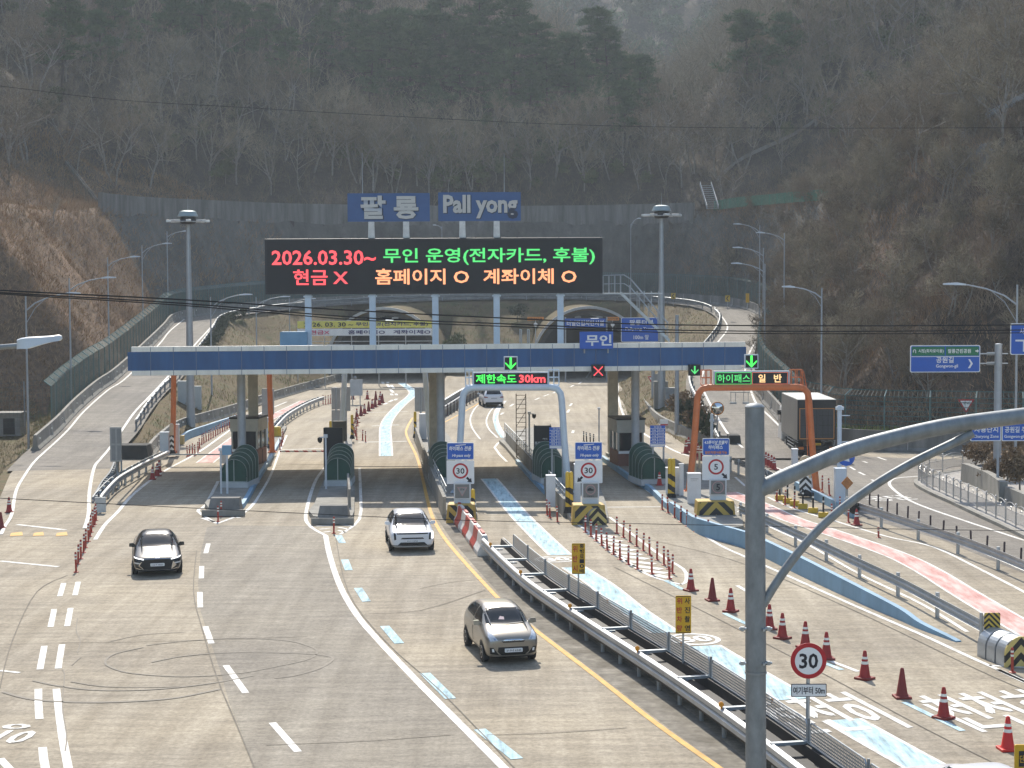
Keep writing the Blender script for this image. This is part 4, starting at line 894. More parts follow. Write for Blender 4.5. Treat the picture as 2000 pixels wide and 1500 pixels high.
t = panel_board('tall black payment panel behind the second stair shelter', 651, 918, 1.10, 2.45, BLACK); MB().bx(-.02, .02, .351, .4, .2, 2.3).obj('back_rail', GALVD, t)
t = panel_board('black payment panel with small white writing on the fourth island', 1060, 916, 1.02, 2.5, BLACK); text('통행료', LETW, t, -.2, 1.5, .5, .18, -.008); text('카드', LETW, t, .15, 1.75, .3, .1, -.008)
MB().bx(-.5, -.45, .1, .2, 2.5, 2.58).bx(.42, .47, .1, .2, 2.5, 2.58).obj('lug', GALVD, t)
PG = M('sign_back_grey', (.34, .34, .33), .5, .3, var=.15)
def sign_back(label, u, v, w, h, ztop, n=2, cols=None):
    t = thing('sign_back', label, 'sign back', G(u, v, .22)); MB().cyl((0, 0, 0), (0, 0, ztop), .08, n=10).obj('pole', GALV, t)
    for k in range(n): MB().rrect(0, ztop - h * (k + .5), w, h * .97, -.06 if k % 2 else -.03, .12, .02).obj('panel', PG, t); MB().bx(-.03, .03, -.08, -.061, ztop - h * (k + 1) + .05, ztop - h * k - .05).obj('rail', GALVD, t)
    return t
sign_back('grey back of a tall signboard left of the third canopy lane', 657, 858, .62, 1.55, 3.6, 2); sign_back('grey back of a signboard right beside the grey gantry leg', 676, 862, .62, 1.7, 3.75, 1); sign_back('pinkish grey back of a signboard beside the orange gantry leg', 524, 850, .85, 1.9, 3.35, 1); sign_back('grey back of a signboard at the right end of the third canopy lane', 822, 845, .85, 1.8, 3.3, 1)
t = panel_board('dark lattice cabinet below the signboard backs', 663, 862, .85, 1.25, M('dark_lattice', (.09, .09, .085), .7, var=.3), .4, 'cabinet', 'cabinet', 1.2); MB().bx(-.25, .25, .1, .3, -1.2, 0).obj('stand', GALVD, t)
t = panel_board('grey board on thin legs standing in the far roadway', 696, 790, 1.15, 2.3, M('pale_board', (.44, .46, .47), .5, var=.15), .08, 'portable_board', 'board', 0, legs=True); MB().lathe([(.14, 2.3), (.16, 2.5), (.05, 2.62)], (-.1, .05, 0), 10).obj('warning_lamp', GALVD, t)
WCAB = M('white_cabinet_paint', (.60, .62, .64), .5, var=.1)
def cabinet(label, u, v, w, h, d=.5, rz=0.0, zb=.25, mat=None, lines=True):
    p = G(u, v, zb)
    if zb >= .5: p.z = hz(p.x, p.y) - .15
    t = thing('cabinet', label, 'cabinet', p, rz); MB().bx(-w / 2, w / 2, 0, d, 0, h).obj('body', mat or WCAB, t, bevel=.02)
    MB().bx(-w / 2 - .02, w / 2 + .02, -.02, d + .02, h, h + .05).obj('lid', mat or WCAB, t)
    if lines: MB().bx(-w * .3, w * .3, -.008, -.001, h * .84, h * .86).bx(-w * .3, w * .2, -.008, -.001, h * .78, h * .79).obj('printed_line', GALVD, t)
    return t
cabinet('big white cabinet at the foot of the orange gantry', 1356.5, 984, .62, 1.42, zb=.3); cabinet('white panel cabinet behind the yellow striped posts on the right', 1316, 966, .75, 1.30, zb=.3, lines=False); cabinet('narrow white post cabinet left of the orange gantry leg', 1331, 968, .22, 1.55, .2, zb=.3, lines=False)
cabinet('white upright cabinet in front of the fourth stair shelter', 1076, 990, .44, 1.46, lines=False); cabinet('pale tall cabinet behind the second 30 sign', 1128, 985, .3, 1.9, lines=False); cabinet('white narrow cabinet behind the orange gantry foot', 1553, 940, .30, 1.7, zb=.2, lines=False)
cabinet('pale blue grey cabinet beside the diamond sign', 1642, 992, .50, 1.85, zb=.1, mat=PALE, lines=False); cabinet('white cabinet behind the arched stripe post', 1585, 955, .3, 1.45, zb=.1, lines=False)
cabinet('pale cabinet beside the left striped post', 321, 890, .55, 1.45, .4, zb=.1, mat=PALE, lines=False); cabinet('tall pale cabinet right of the left striped post', 346, 888, .25, 1.9, .3, zb=.1, mat=PALE, lines=False); cabinet('grey cabinet beside the striped post at the first lane exit', 516, 868, .5, 1.75, .4, mat=PALE, lines=False); cabinet('low white cabinet by the orange gantry foot in lane one', 507, 872, .28, 1.2, .3, lines=False)
cabinet('white cabinet at the right end of the third canopy lane', 826, 858, .5, 1.7, .5, lines=False); cabinet('cream box behind the left striped post', 354, 868, .3, .55, .5, zb=.05, mat=M('cream_box', (.5, .38, .16)), lines=False)
cabinet('pale cabinet at the foot of the left high mast', 357, 808, .8, 1.9, .6, zb=.6, mat=M('pale_grey_box', (.42, .45, .44)), lines=False); cabinet('pale cabinet right of the left high mast', 384, 806, .7, 1.9, .5, zb=.6, mat=M('pale_grey_box', (1, 1, 1)), lines=False); cabinet('grey equipment box at the foot of the right high mast', 1309, 798, .8, 1.5, .5, zb=1.0, mat=GALVD, lines=False); cabinet('concrete base box of the right high mast', 1291, 805, 1.1, 2.2, .8, zb=.6, mat=CONC, lines=False)
for u, v, w, lab in ((437, 1000, 1.55, 'concrete nose block of the leftmost island'), (650, 1016, 1.45, 'concrete nose block of the second island')):
    t = thing('island_nose', lab, 'concrete block', G(u, v, .2)); MB().add([(-w / 2, 0, 0), (w / 2, 0, 0), (w / 2, 1.0, 0), (-w / 2, 1.0, 0), (-w / 2 + .1, .35, .62), (w / 2 - .1, .35, .62), (w / 2 - .1, .9, .62), (-w / 2 + .1, .9, .62)], [(0, 1, 5, 4), (1, 2, 6, 5), (2, 3, 7, 6), (3, 0, 4, 7), (4, 5, 6, 7)]).obj('block', CONCD, t)
    MB().bx(-w / 2 - .25, w / 2 + .25, -.2, -.02, -.18, .12).obj('front_kerb', CONC, t, bevel=.03)
# parapets on the islands
t = wall('long low concrete parapet beside the left 30 sign', smooth(gp((813, 862), (830, 915), (848, 962), (868, 1012)), 4), [1.0] * 13, CONC, .2, 'parapet'); 
t = wall('low concrete parapet behind the second 30 sign', smooth(gp((1066, 965), (1082, 985), (1104, 1010)), 4), [.85] * 9, CONC, .22, 'parapet')
t = wall('low concrete parapet at the rear of the fourth island', smooth(gp((990, 868), (1010, 892), (1030, 915), (1044, 932)), 4), [.9] * 13, CONC, .22, 'parapet')
t = wall('thin concrete parapet on the right edge of the second island', smooth(gp((680, 965), (683, 1000)), 4), [1.1] * 5, CONCD, .15, 'parapet')
def railing(label, uv, h, z0, mat=GALV, step=.9, nr=3):
    p = smooth(gp(*uv), 3); c = p[0].copy(); t = thing('railing', label, 'railing', c); q = [x - c for x in p]
    b = MB(); [b.sweep([(-.02, z0 + h * k / (nr - 1) - .02), (-.02, z0 + h * k / (nr - 1) + .02), (.02, z0 + h * k / (nr - 1) + .02), (.02, z0 + h * k / (nr - 1) - .02)], q) for k in range(nr)]; b.obj('rail', mat, t)
    for x in resample(q, step): MB().cyl((x.x, x.y, .1), (x.x, x.y, z0 + h), .025, n=6).obj('post', mat, t)
    return t
railing('small pale railing on the parapet behind the second 30 sign', [(1072, 968), (1104, 1008)], .45, .85); railing('grey handrail along the rear of the fourth island', [(986, 866), (1040, 928)], .5, .9, step=1.3); railing('grey handrail beside the left 30 sign', [(838, 930), (872, 1010)], .5, .95, step=1.3)
# lattice stand on the fourth island
t = thing('lattice_tower', 'narrow brown steel lattice ladder tower on the fourth island', 'tower', G(1018, 893, .22)); b = MB(); hgt = 3.9
for x in (-.3, .3):
    for y in (0, .6): b.cyl((x, y, 0), (x, y, hgt), .03, n=6)
b.obj('leg', M('rusty_steel', (.16, .13, .10), .6, .3, var=.3), t); b = MB()
for k in range(14): z = .2 + k * .28; b.cyl((-.3, 0, z), (.3, 0, z), .018, n=5)
for k in range(4): z = k * .95; b.cyl((-.3, 0, z), (.3, 0, z + .95), .018, n=5)
b.obj('rung', M('rusty_steel', (1, 1, 1)), t)
# cameras and slim poles
def cam_pole(label, u, v, h, r=.05, dome=1, mat=GALV, zb=.22, arm=.3):
    t = thing('camera_pole', label, 'camera pole', G(u, v, zb)); MB().cyl((0, 0, 0), (0, 0, h), r, n=10).obj('pole', mat, t)
    if dome: MB().bx(min(0, dome * arm), max(0, dome * arm), -.05, .05, h - .06, h).bx(-.1, .1, -.1, .1, h - .05, h + .12).obj('arm', WCAB, t); MB().lathe([(.02, -.34), (.11, -.26), (.13, -.16), (.12, -.06), (.04, -.02)], (dome * arm, 0, h), 12).obj('dome_camera', BLACK, t, smooth=True)
    else: MB().bx(-.09, .09, -.12, .16, h, h + .16).obj('camera', WCAB, t)
    return t
cam_pole('white pole with a black dome camera beside the second stair shelter', 637, 955, 2.75, .05, -1, WCAB); cam_pole('grey pole with a black dome camera behind the lattice tower', 1034, 888, 2.6, .06, 1); cam_pole('thin grey pole with a small camera in the far right roadway', 1170, 862, 2.2, .05, 0, zb=0); cam_pole('two armed white post in front of the leftmost shelter', 432, 964, 2.2, .05, 0, WCAB)
t = thing('square_signal', 'pale blue square sign box on a white post before the leftmost shelter', 'sign', G(444, 964, .22)); MB().cyl((0, 0, 0), (0, 0, 2.0), .06, n=8).obj('pole', WCAB, t); MB().rrect(0, 2.25, .46, .5, -.1, .12, .03).obj('sign_box', WALLB, t)
t = thing('mirror_pole', 'white pole carrying a rain gauge ring beside the convex mirror', 'pole', G(1390, 880, 0)); MB().cyl((0, 0, 0), (0, 0, 2.4), .10, n=10).cyl((0, 0, 1.9), (0, 0, 2.05), .15, n=10).obj('pole', PALE, t)
t = thing('convex_mirror', 'round convex traffic mirror on a thin pole left of the grey lamp post', 'mirror', G(1401, 872, 0)); MB().cyl((0, .05, 0), (0, .05, 2.9), .04, n=8).obj('pole', GALVD, t)
MB().add(*(lambda n: ([(0, -.10, 2.55)] + [(.40 * r_ * math.cos(2 * math.pi * k / n), -.10 + .09 * r_ * r_, 2.55 + .40 * r_ * math.sin(2 * math.pi * k / n)) for r_ in (.5, 1) for k in range(n)], [(0, 1 + k, 1 + (k + 1) % n) for k in range(n)] + [(1 + k, 1 + n + k, 1 + n + (k + 1) % n, 1 + (k + 1) % n) for k in range(n)]))(24)).obj('mirror_face', M('mirror_glass', (.6, .6, .6), .03, 1.0, var=0), t, smooth=True); MB().ring(0, 2.55, .40, .45, -.04, .03).obj('frame', SIGNO, t)
# ------------------------------------------------------------------ sign columns with striped crash blocks
def sign_round(t, cx, cz, r, y, num, ink=INK, h=None):
    MB().disc(cx, cz, r, y - .008, y).obj('red_disc', SIGNR, t); MB().disc(cx, cz, r * .76, y - .012, y - .008).obj('white_disc', SIGNW, t); text(num, ink, t, cx, cz, r * (1.05 if len(num) > 1 else .5), h or r * .78, y - .016, bold=.02)
def crash_block(label, u, v, w, h, kind='chev', rz=0.0):
    t = thing('crash_block', label, 'crash block', G(u, v, .0), rz); d = 1.1; m = stripes('chevron_block', (.55, .36, .06), (.015, .015, .015), .62, 'chev') if kind == 'chev' else stripes('diagonal_block', (.55, .36, .06), (.015, .015, .015), .55, 'diag')
    MB().add([(-w / 2 + .12, -.02, .05), (w / 2 - .12, -.02, .05), (w / 2 - .18, .05, h - .05), (-w / 2 + .18, .05, h - .05)], [(0, 1, 2, 3)]).obj('striped_face', m, t, fix=False)
    MB().add([(-w / 2, 0, 0), (w / 2, 0, 0), (w / 2 - .06, d, 0), (-w / 2 + .06, d, 0), (-w / 2 + .08, .07, h), (w / 2 - .08, .07, h), (w / 2 - .12, d, h), (-w / 2 + .12, d, h)], [(0, 1, 5, 4), (1, 2, 6, 5), (2, 3, 7, 6), (3, 0, 4, 7), (4, 5, 6, 7)]).obj('body', M('ochre_block', (.52, .33, .07), .6, var=.15), t, bevel=.05)
    return t
crash_block('black and yellow diagonal striped block below the left 30 sign', 901, 1022, 1.42, .86, 'diag'); crash_block('black and yellow chevron block below the second 30 sign', 1151, 1025, 1.6, .90, rz=R(4)); crash_block('black and yellow chevron block below the 5 sign on the right', 1399, 1018, 1.85, .92, rz=R(4))
def hipass(label, num, u, vb, v1, v2, v3, arrow, lines, small):
    Y = G(u, vb, 0).y + .62; px = ppm(Y); t = thing('lane_sign', label, 'sign', (P(u, v1, Y).x, Y, .86)); zt = P(u, v1, Y).z - .86; zm = P(u, v2, Y).z - .86; zb_ = P(u, v3, Y).z - .86; w = 1.24
    MB().cyl((-.1, .1, 0), (-.1, .1, zt - .1), .09, n=10).cyl((.25, .1, 0), (.25, .1, zt - .1), .06, n=8).obj('post', WCAB, t)
    cz = (zt + zm) / 2; hh = zt - zm - .03; MB().rrect(0, cz, w, hh, 0, .05, .04).obj('white_border', SIGNW, t); MB().rrect(0, cz, w - .05, hh - .05, -.006, -.001, .04).obj('blue_panel', SIGNB, t)
    if lines == 2:
        text('하이패스 전용', SIGNW, t, 0, cz + hh * .16, 1.02, .21, -.012, bold=.03, shear=.2); text('Hi-pass only', SIGNW, t, .05, cz - hh * .27, .86, .17, -.012, bold=.025, shear=.2)
        MB().prism([(-.24, cz + hh * .36), (.25, cz + hh * .41), (.25, cz + hh * .37), (-.20, cz + hh * .31)], -.012, -.007).obj('emblem_stroke', SIGNW, t)
    else:
        text('4.5톤이상 화물차', SIGNW, t, 0, cz + hh * .27, 1.08, .17, -.012, bold=.03, shear=.2); text('하이패스', SIGNW, t, -.02, cz - hh * .02, .66, .19, -.012, bold=.03, shear=.2); text('일반차량사용가능', SIGNO, t, 0, cz - hh * .33, 1.02, .14, -.012, bold=.03)
        MB().prism([(-.08, cz + hh * .14), (.33, cz + hh * .17), (.33, cz + hh * .14), (-.05, cz + hh * .11)], -.012, -.007).obj('emblem_stroke', SIGNW, t)
    cz = (zm + zb_) / 2; hh = zm - zb_ - .04; MB().rrect(0, cz, w + .02, hh, -.01, .05, .04).obj('white_panel', SIGNW, t); sign_round(t, .0, cz + .06, .36, -.012, num, h=.27)
    s = 1 if arrow > 0 else -1; b = MB(); ax, az = s * .40, cz - hh * .33
    def ro(q): a = R(-45) if s > 0 else R(-135); return [(ax + x * math.cos(a) - z * math.sin(a), az + x * math.sin(a) + z * math.cos(a)) for x, z in q]
    b.prism(ro([(-.16, -.05), (.0, -.05), (.0, .05), (-.16, .05)]), -.02, -.012); b.prism(ro([(-.01, -.13), (.17, 0), (-.01, .13)]), -.021, -.012); b.obj('arrow', INK, t)
    z2 = zb_ + .04; MB().rrect(.08, z2 - .34, .78, .76, -.16, .02, .03).obj('led_case', WCAB, t); MB().rrect(.08, z2 - .34, .66, .64, -.172, -.161, .02).obj('led_face', M('led_face_grey', (.19, .19, .18), .5, var=.1), t)
    if small == 'tri': MB().prism([(-.16, z2 - .15), (.32, z2 - .15), (.08, z2 - .58)], -.178, -.173).obj('triangle', M('dull_pink', (.40, .24, .24), .6, var=.05), t); MB().prism([(-.11, z2 - .18), (.27, z2 - .18), (.08, z2 - .52)], -.183, -.179).obj('triangle_inner', M('led_face_pale', (.30, .30, .29), .6, var=.05), t); text('양보', INK, t, .08, z2 - .25, .22, .10, -.188)
    elif small == 'car': MB().ring(.08, z2 - .30, .19, .23, -.178, -.173).obj('ring', M('dull_pink', (1, 1, 1)), t); MB().prism([(-.06, z2 - .35), (.22, z2 - .35), (.22, z2 - .28), (.14, z2 - .28), (.10, z2 - .22), (.02, z2 - .22), (-.06, z2 - .28)], -.178, -.173).obj('car_symbol', INK, t); text('추월금지', INK, t, .08, z2 - .60, .3, .07, -.178)
    else: MB().ring(.08, z2 - .33, .24, .28, -.178, -.173).obj('ring', M('dull_pink', (1, 1, 1)), t); text('5', INK, t, .08, z2 - .33, .18, .30, -.178, bold=.02)
    MB().bx(-.3, .45, -.12, .15, 0, max(.05, z2 - .74)).obj('led_stand', PALE, t)
    return t
hipass('sign column with blue 하이패스 전용 panel and a 30 sign pointing right', '30', 899, 1022, 864, 898.5, 946, 1, 2, 'tri'); hipass('sign column with blue 하이패스 전용 panel and a 30 sign pointing left', '30', 1149.5, 1025, 863, 898, 944.5, -1, 2, 'car'); hipass('sign column with 4.5톤이상 화물차 panel and a 5 sign', '5', 1398.5, 1018, 855.5, 890, 938.5, 1, 3, '5')
def tariff(label, u, vt, vb, vg, w):
    g = G(u, vg, .22); Y = g.y; t = thing('tariff_board', label, 'board', g); z1 = P(u, vt, Y).z - .22; z0 = P(u, vb, Y).z - .22
    for x in (-.25, .32): MB().cyl((x, .05, 0), (x, .05, z1 - .1), .05, n=8).obj('leg', GALV, t)
    MB().rrect(0, (z0 + z1) / 2, w, z1 - z0, -.03, .0, .02).obj('panel', SIGNB, t); hh = (z1 - z0) / 7; b = MB()
    text('요금표', SIGNW, t, 0, z1 - hh * .5, .42, hh * .5, -.036)
    rows = [('차종', '요금'), ('경차', '450원'), ('소형', '900원'), ('중형', '1,400원'), ('대형', '1,800원')]
    for k, (a, c_) in enumerate(rows): text(a, SIGNW, t, -w * .25, z1 - hh * (k + 1.5), .22, hh * .45, -.036, bold=.03); text(c_, SIGNW, t, w * .22, z1 - hh * (k + 1.5), .34, hh * .45, -.036, bold=.03)
    for k in range(1, 7): b.bx(-w / 2 + .02, w / 2 - .02, -.036, -.031, z1 - hh * k - .01, z1 - hh * k + .01)
    b.bx(-.03, -.01, -.0365, -.0312, z0 + hh, z1 - hh); b.obj('table_line', SIGNW, t); MB().bx(-w / 2 + .02, w / 2 - .02, -.036, -.031, z0 + .02, z0 + hh - .03).obj('bottom_strip', SIGNW, t); return t
tariff('blue toll tariff table beside the black payment panel', 1087.5, 834.5, 876, 950, .78); tariff('blue toll tariff table standing in front of the right booth', 1284.5, 831, 872.5, 945, .80)
t = thing('small_notice', 'small white and blue notice behind the right tariff table', 'sign', G(1297, 862, 0)); MB().cyl((0, .03, 0), (0, .03, 1.4), .03, n=8).obj('post', GALV, t); MB().rrect(0, 1.3, .55, .45, -.03, 0, .02).obj('panel', SIGNW, t); MB().bx(-.26, .26, -.036, -.031, 1.1, 1.2).obj('red_strip', SIGNR, t)
# bollards and posts with stripes
def bollard(label, u, v, h, r, mat, cap=None, base=True, zb=.2, name='striped_bollard', cat='bollard', pair=0.0):
    t = thing(name, label, cat, G(u, v, zb))
    for x in ((-pair / 2, pair / 2) if pair else (0,)):
        MB().lathe([(r, .0), (r, h * .62)], (x, 0, 0), 16).obj('striped_post', mat, t, smooth=True)
        MB().lathe([(r, h * .62), (r, h - r), (r * .8, h - r * .4), (r * .3, h)], (x, 0, 0), 16).obj('top', cap or YELLOW, t, smooth=True)
        if base: MB().lathe([(r * 1.8, 0), (r * 1.8, .04), (r * 1.05, .3)], (x, 0, 0), 16).obj('base', RUBBER, t)
    return t
SPY = stripes('black_yellow_spiral', (.60, .40, .03), (.014, .014, .014), .55, 'spiral'); SPW = stripes('black_white_chevron', (.7, .7, .68), (.015, .015, .015), .34, 'chev')
for u, v, h, pr_, lab in ((1311.5, 975, 2.05, .17, 'pair of black and yellow striped posts beside the white cabinets'), (1112, 1002, 1.95, .17, 'pair of black and yellow striped posts left of the second 30 sign'), (527, 876, 1.8, 0, 'black and yellow striped post left of the second lane'), (688, 857, 1.7, 0, 'black and yellow striped post left of the third lane exit'), (646, 855, 1.2, 0, 'yellow post beside the dark lattice cabinet'), (811, 855, 1.85, 0, 'black and yellow striped post right of the third lane exit'), (924, 1000, 1.1, 0, 'short black and yellow post behind the left 30 sign')): bollard(lab, u, v, h, .10, SPY, pair=pr_)
b = bollard('black and white chevron post at the start of the left gantry', 336, 888, 2.0, .14, SPW, M('cream_top', (.55, .42, .3)))
t = thing('arched_bollard', 'cream arched post above black and white chevrons at the orange gantry', 'bollard', G(1573, 968, .1)); MB().tube([(-.22, 0, .9)] + [(-.22 * math.cos(math.pi * k / 8), 0, 1.75 + .22 * math.sin(math.pi * k / 8)) for k in range(9)] + [(.22, 0, .9)], .09, 10).obj('arch', M('cream_paint', (.62, .48, .30), .5, var=.1), t, smooth=True); MB().bx(-.3, .3, -.06, .06, 0.1, 1.0).obj('striped_board', SPW, t); MB().lathe([(.4, 0), (.38, .12), (.1, .3)], (0, 0, 0), 14).obj('base', RUBBER, t)
t = thing('arched_bollard', 'small cream arched post beside the orange gantry left leg', 'bollard', G(1362, 925, .25)); MB().tube([(-.12, 0, 0)] + [(-.12 * math.cos(math.pi * k / 8), 0, 1.1 + .12 * math.sin(math.pi * k / 8)) for k in range(9)] + [(.12, 0, .3)], .06, 8).obj('arch', M('cream_paint', (1, 1, 1)), t, smooth=True)
t = thing('bent_barrier_post', 'black bent pipe post beside the leftmost booth', 'bollard', G(512, 905, .2)); MB().tube([(-.2, 0, .95), (-.05, 0, .95), (0, 0, .85), (0, 0, 0)], .05, 8).obj('pipe', BLACK, t)
def drum(label, u, v, r, L, rz):
    t = thing('crash_cushion', label, 'crash cushion', G(u, v, 0), rz); m = stripes('chevron_drum', (.60, .48, .16), (.015, .015, .015), .42, 'chev'); b = MB(); n = 16
    sec = [(-r, 0)] + [(-r * math.cos(math.pi * k / n), .36 + r * math.sin(math.pi * k / n)) for k in range(n + 1)] + [(r, 0)]
    MB().prism(sec, 0, .06).obj('chevron_face', m, t); [MB().prism([(x * .98, z * .98) for x, z in sec], .08 + L * k / 3, L * (k + 1) / 3).obj('shell', GALV, t) for k in range(3)]
    return t
drum('silver barrel crash cushion with chevron nose before the second crash block', 1168, 1026, .42, 1.3, R(18)); drum('silver ribbed crash cushion with chevron nose at the right edge of the photo', 1994, 1302, .5, 1.6, R(14))
t = thing('rail_end_drum', 'yellow drum at the near end of the far guardrail', 'drum', G(540, 858, 0)); MB().lathe([(.34, 0), (.34, .8), (.25, .9), (.05, .92)], (0, 0, 0), 18).obj('drum', YELLOW, t, smooth=True)
# plastic water barriers
bp = smooth(gp((893, 1014), (905, 1030), (922, 1052), (948, 1088)), 8); bs = resample(bp, 1.62); PRD = M('red_plastic', (.42, .05, .035), .5, var=.2); PWH = M('white_plastic', (.66, .64, .6), .5, var=.2)
for i in range(len(bs) - 1):
    t = thing('water_barrier', ('red' if i % 2 else 'white') + ' plastic water barrier, ' + ORD[len(bs) - 2 - i] + ' in the row beside the left crash block', 'plastic barrier', bs[i], yaw_of([bs[i], bs[i + 1]], 0), 'red and white plastic barriers')
    MB().sweep([(-.30, 0), (-.30, .18), (-.17, .42), (-.11, .85), (.11, .85), (.17, .42), (.30, .18), (.30, 0)], [(0.02, 0, 0), (1.58, 0, 0)]).obj('shell', PRD if i % 2 else PWH, t, bevel=.04)
    MB().box((.8, 0, .88), (.9, .12, .06)).obj('top_rib', PWH if i % 2 else PRD, t)
# ------------------------------------------------------------------ cones and delineator posts
def cone_proto(striped, m):
    t = thing('traffic_cone', 'x', 'cone'); MB().box((0, 0, .03), (.40, .40, .06)).obj('base', CONED if m is not CONEB else CONEB, t, bevel=.015)
    zz = lambda z: .145 - .10 * (z - .06) / .66
    MB().lathe([(zz(.06) + .02, .06), (zz(.1), .10), (zz(.72), .72), (zz(.72) * .6, .745)], (0, 0, 0), 16).obj('cone_body', m, t, smooth=True)
    if striped:
        for z0, z1 in ((.40, .47), (.53, .59)): MB().lathe([(zz(z0) + .004, z0), (zz(z1) + .004, z1)], (0, 0, 0), 16).obj('reflective_band', REFL, t)
    return t
CP = {k: None for k in 'spb'}
def cone(kind, loc, label, group, sc=1.0):
    if CP[kind] is None: CP[kind] = cone_proto(kind != 'p', {'s': CONER, 'p': CONED, 'b': CONEB}[kind]); o = CP[kind]
    else: o = copy_tree(CP[kind])
    o.location = loc; o['label'] = label; o['group'] = group; o.scale = (sc,) * 3; o.rotation_euler = (0, 0, random.uniform(0, 1.5)); return o
rc = [((373, 635), 's'), ((478, 683), 'p'), ((568, 737), 's'), ((757, 822), 's'), ((820, 868), 's'), ((932, 912), 's'), ((1035, 968), 's'), ((1222, 1066), 's'), ((1404, 1157), 'p'), ((1607, 1258), 's'), ((1920, 1412), 'b')]
for i, (p, k) in enumerate(rc):
    j = len(rc) - 1 - i
    cone(k, G(*Z3(*p)), ('bright red striped cone nearest the camera' if k == 'b' else ('plain dark red cone, ' if k == 'p' else 'banded red cone, ') + ORD[j] + ' in the long row on the right'), 'cones dividing the right lanes', 1.07)
for i, (u, v) in enumerate(((298, 937), (307, 930), (311, 923))): cone('s', G(u, v), 'red striped cone under the left end of the canopy, ' + ORD[i] + ' of three', 'cones under the canopy')
cone('s', G(18, 1001), 'red cone at the left photo edge by the ramp line', 'cones by the left ramp'); cone('p', G(2, 1032), 'dark red cone cut by the left photo edge', 'cones by the left ramp')
fc = ((697, 818), (705, 812), (712, 808), (720, 803), (727, 798), (733, 795), (741, 791), (747, 787), (743, 782), (734, 781), (717.6, 780), (689, 780), (696, 826))
for i, (u, v) in enumerate(sorted(fc, key=lambda q: -q[1])): cone('s' if i % 2 else 'p', G(u, v), 'small dark cone in the far roadway beyond the canopy, ' + ORD[i] + ' of the group', 'cones beyond the canopy', 1.15)
for i, (u, v) in enumerate(((1340, 886), (1357, 896), (1362, 893), (1369, 899), (1345, 880))): cone('s', G(u, v), 'red striped cone between the orange gantry leg and the right barrier, ' + ORD[i], 'cones behind the orange gantry', 1.2)
cone('s', G(1288, 949, .25), 'red striped cone beside the rightmost stair shelter', 'cones on the right island', 1.0); cone('s', Vector(G(1673, 1026)), 'red cone with white bands beside the right guardrail start', 'cones by the right guardrail', 1.0)
for i, (u, v) in enumerate(((1496, 908), (1501, 911), (1507, 914), (1512, 918))): cone('s', G(u, v), 'red striped cone right of the grey lamp post, ' + ORD[3 - i], 'cones beside the truck', 1.05)
def post_proto(mat, h=.75, r=.042, band=True, foot=True):
    t = thing('delineator_post', 'x', 'delineator'); MB().lathe([(r, 0), (r, h - .03), (r * .6, h)], (0, 0, 0), 10).obj('tube', mat, t, smooth=True)
    if foot: MB().lathe([(r * 2.4, 0), (r * 2.4, .025), (r * 1.2, .05)], (0, 0, 0), 10).obj('foot', mat, t)
    if band:
        for z in (.48, .60): MB().lathe([(r + .004, z), (r + .004, z + .06)], (0, 0, 0), 10).obj('reflective_band', REFL, t)
    return t
DP = {}
def post(kind, loc, label, group, tilt=0.0, sc=1.0):
    if kind not in DP: DP[kind] = post_proto({'r': POSTR, 'd': POSTD, 'k': BLACK}[kind], band=kind != 'd'); o = DP[kind]
    else: o = copy_tree(DP[kind])
    o.location = loc; o['label'] = label; o['group'] = group; o.scale = (1, 1, sc); o.rotation_euler = (random.uniform(-.04, .04) + tilt, random.uniform(-.05, .05), 0); return o
for i, (u, v) in enumerate(LP): post('r', G(u, v), 'red post in the left row of the hatched area, ' + ORD[len(LP) - 1 - i] + ' to the camera', 'posts around the hatched area')
for i, (u, v) in enumerate(RPp): post('r', G(u, v), 'red post in the right row of the hatched area, ' + ORD[len(RPp) - 1 - i] + ' to the camera', 'posts around the hatched area')
lq = ((372, 545), (381, 505), (395, 480), (408, 450), (418, 425), (432, 395), (440, 370), (447, 350), (455, 322), (463, 312), (470, 292))
for i, q in enumerate(lq): post('r', G(*Z1(*q)), 'red post in the row left of the black sedan, ' + ORD[i], 'posts left of the black car', sc=1.05)
for i, q in enumerate(((1065, 298), (1080, 272))): post('r', G(*Z1(*q)), ('red post at the tip of the leftmost island', 'red post just behind the tip of the leftmost island')[i], 'posts at the island noses')
post('r', G(*Z1(1630, 355)), 'red post at the tip of the second island', 'posts at the island noses')
for i, q in enumerate(((233, 240), (262, 255), (293, 278), (323, 300), (355, 320), (396, 347), (462, 373))): post('r', G(*Z3(*q)), 'red post along the light blue kerb wall, ' + ORD[6 - i], 'posts along the blue kerb', sc=1.02)
for i, q in enumerate(((1172, 265), (1186, 280), (1222, 300))): post('r', G(*Z2(*q)), 'red post on the kerb left of the second 30 sign, ' + ORD[2 - i], 'posts before the second 30 sign')
for i, (u, v) in enumerate(((547, 878), (550, 872), (552, 864), (553, 858))): post('r', G(u, v), 'red post left of the second canopy lane, ' + ORD[i], 'posts in the second lane')
k = 0
for u, v in [(366, 892), (370, 890), (376, 887), (381, 890), (387, 884), (390, 876)] + [(394 + 4.5 * j, 868 - 2.75 * j) for j in range(16)]: post('r', G(u, v), 'red post in the row along the left blue wall, ' + ORD[k], 'posts along the left blue wall', sc=.95); k += 1
for i, (u, v) in enumerate(((697, 859), (694, 852), (692, 846), (696, 838), (699, 832), (708, 860), (714, 863))): post('r', G(u, v), 'red post left of the third lane exit, ' + ('first along', 'second along', 'third along', 'fourth along', 'farthest along', 'left one of a pair', 'right one of a pair')[i], 'posts at the third lane exit')
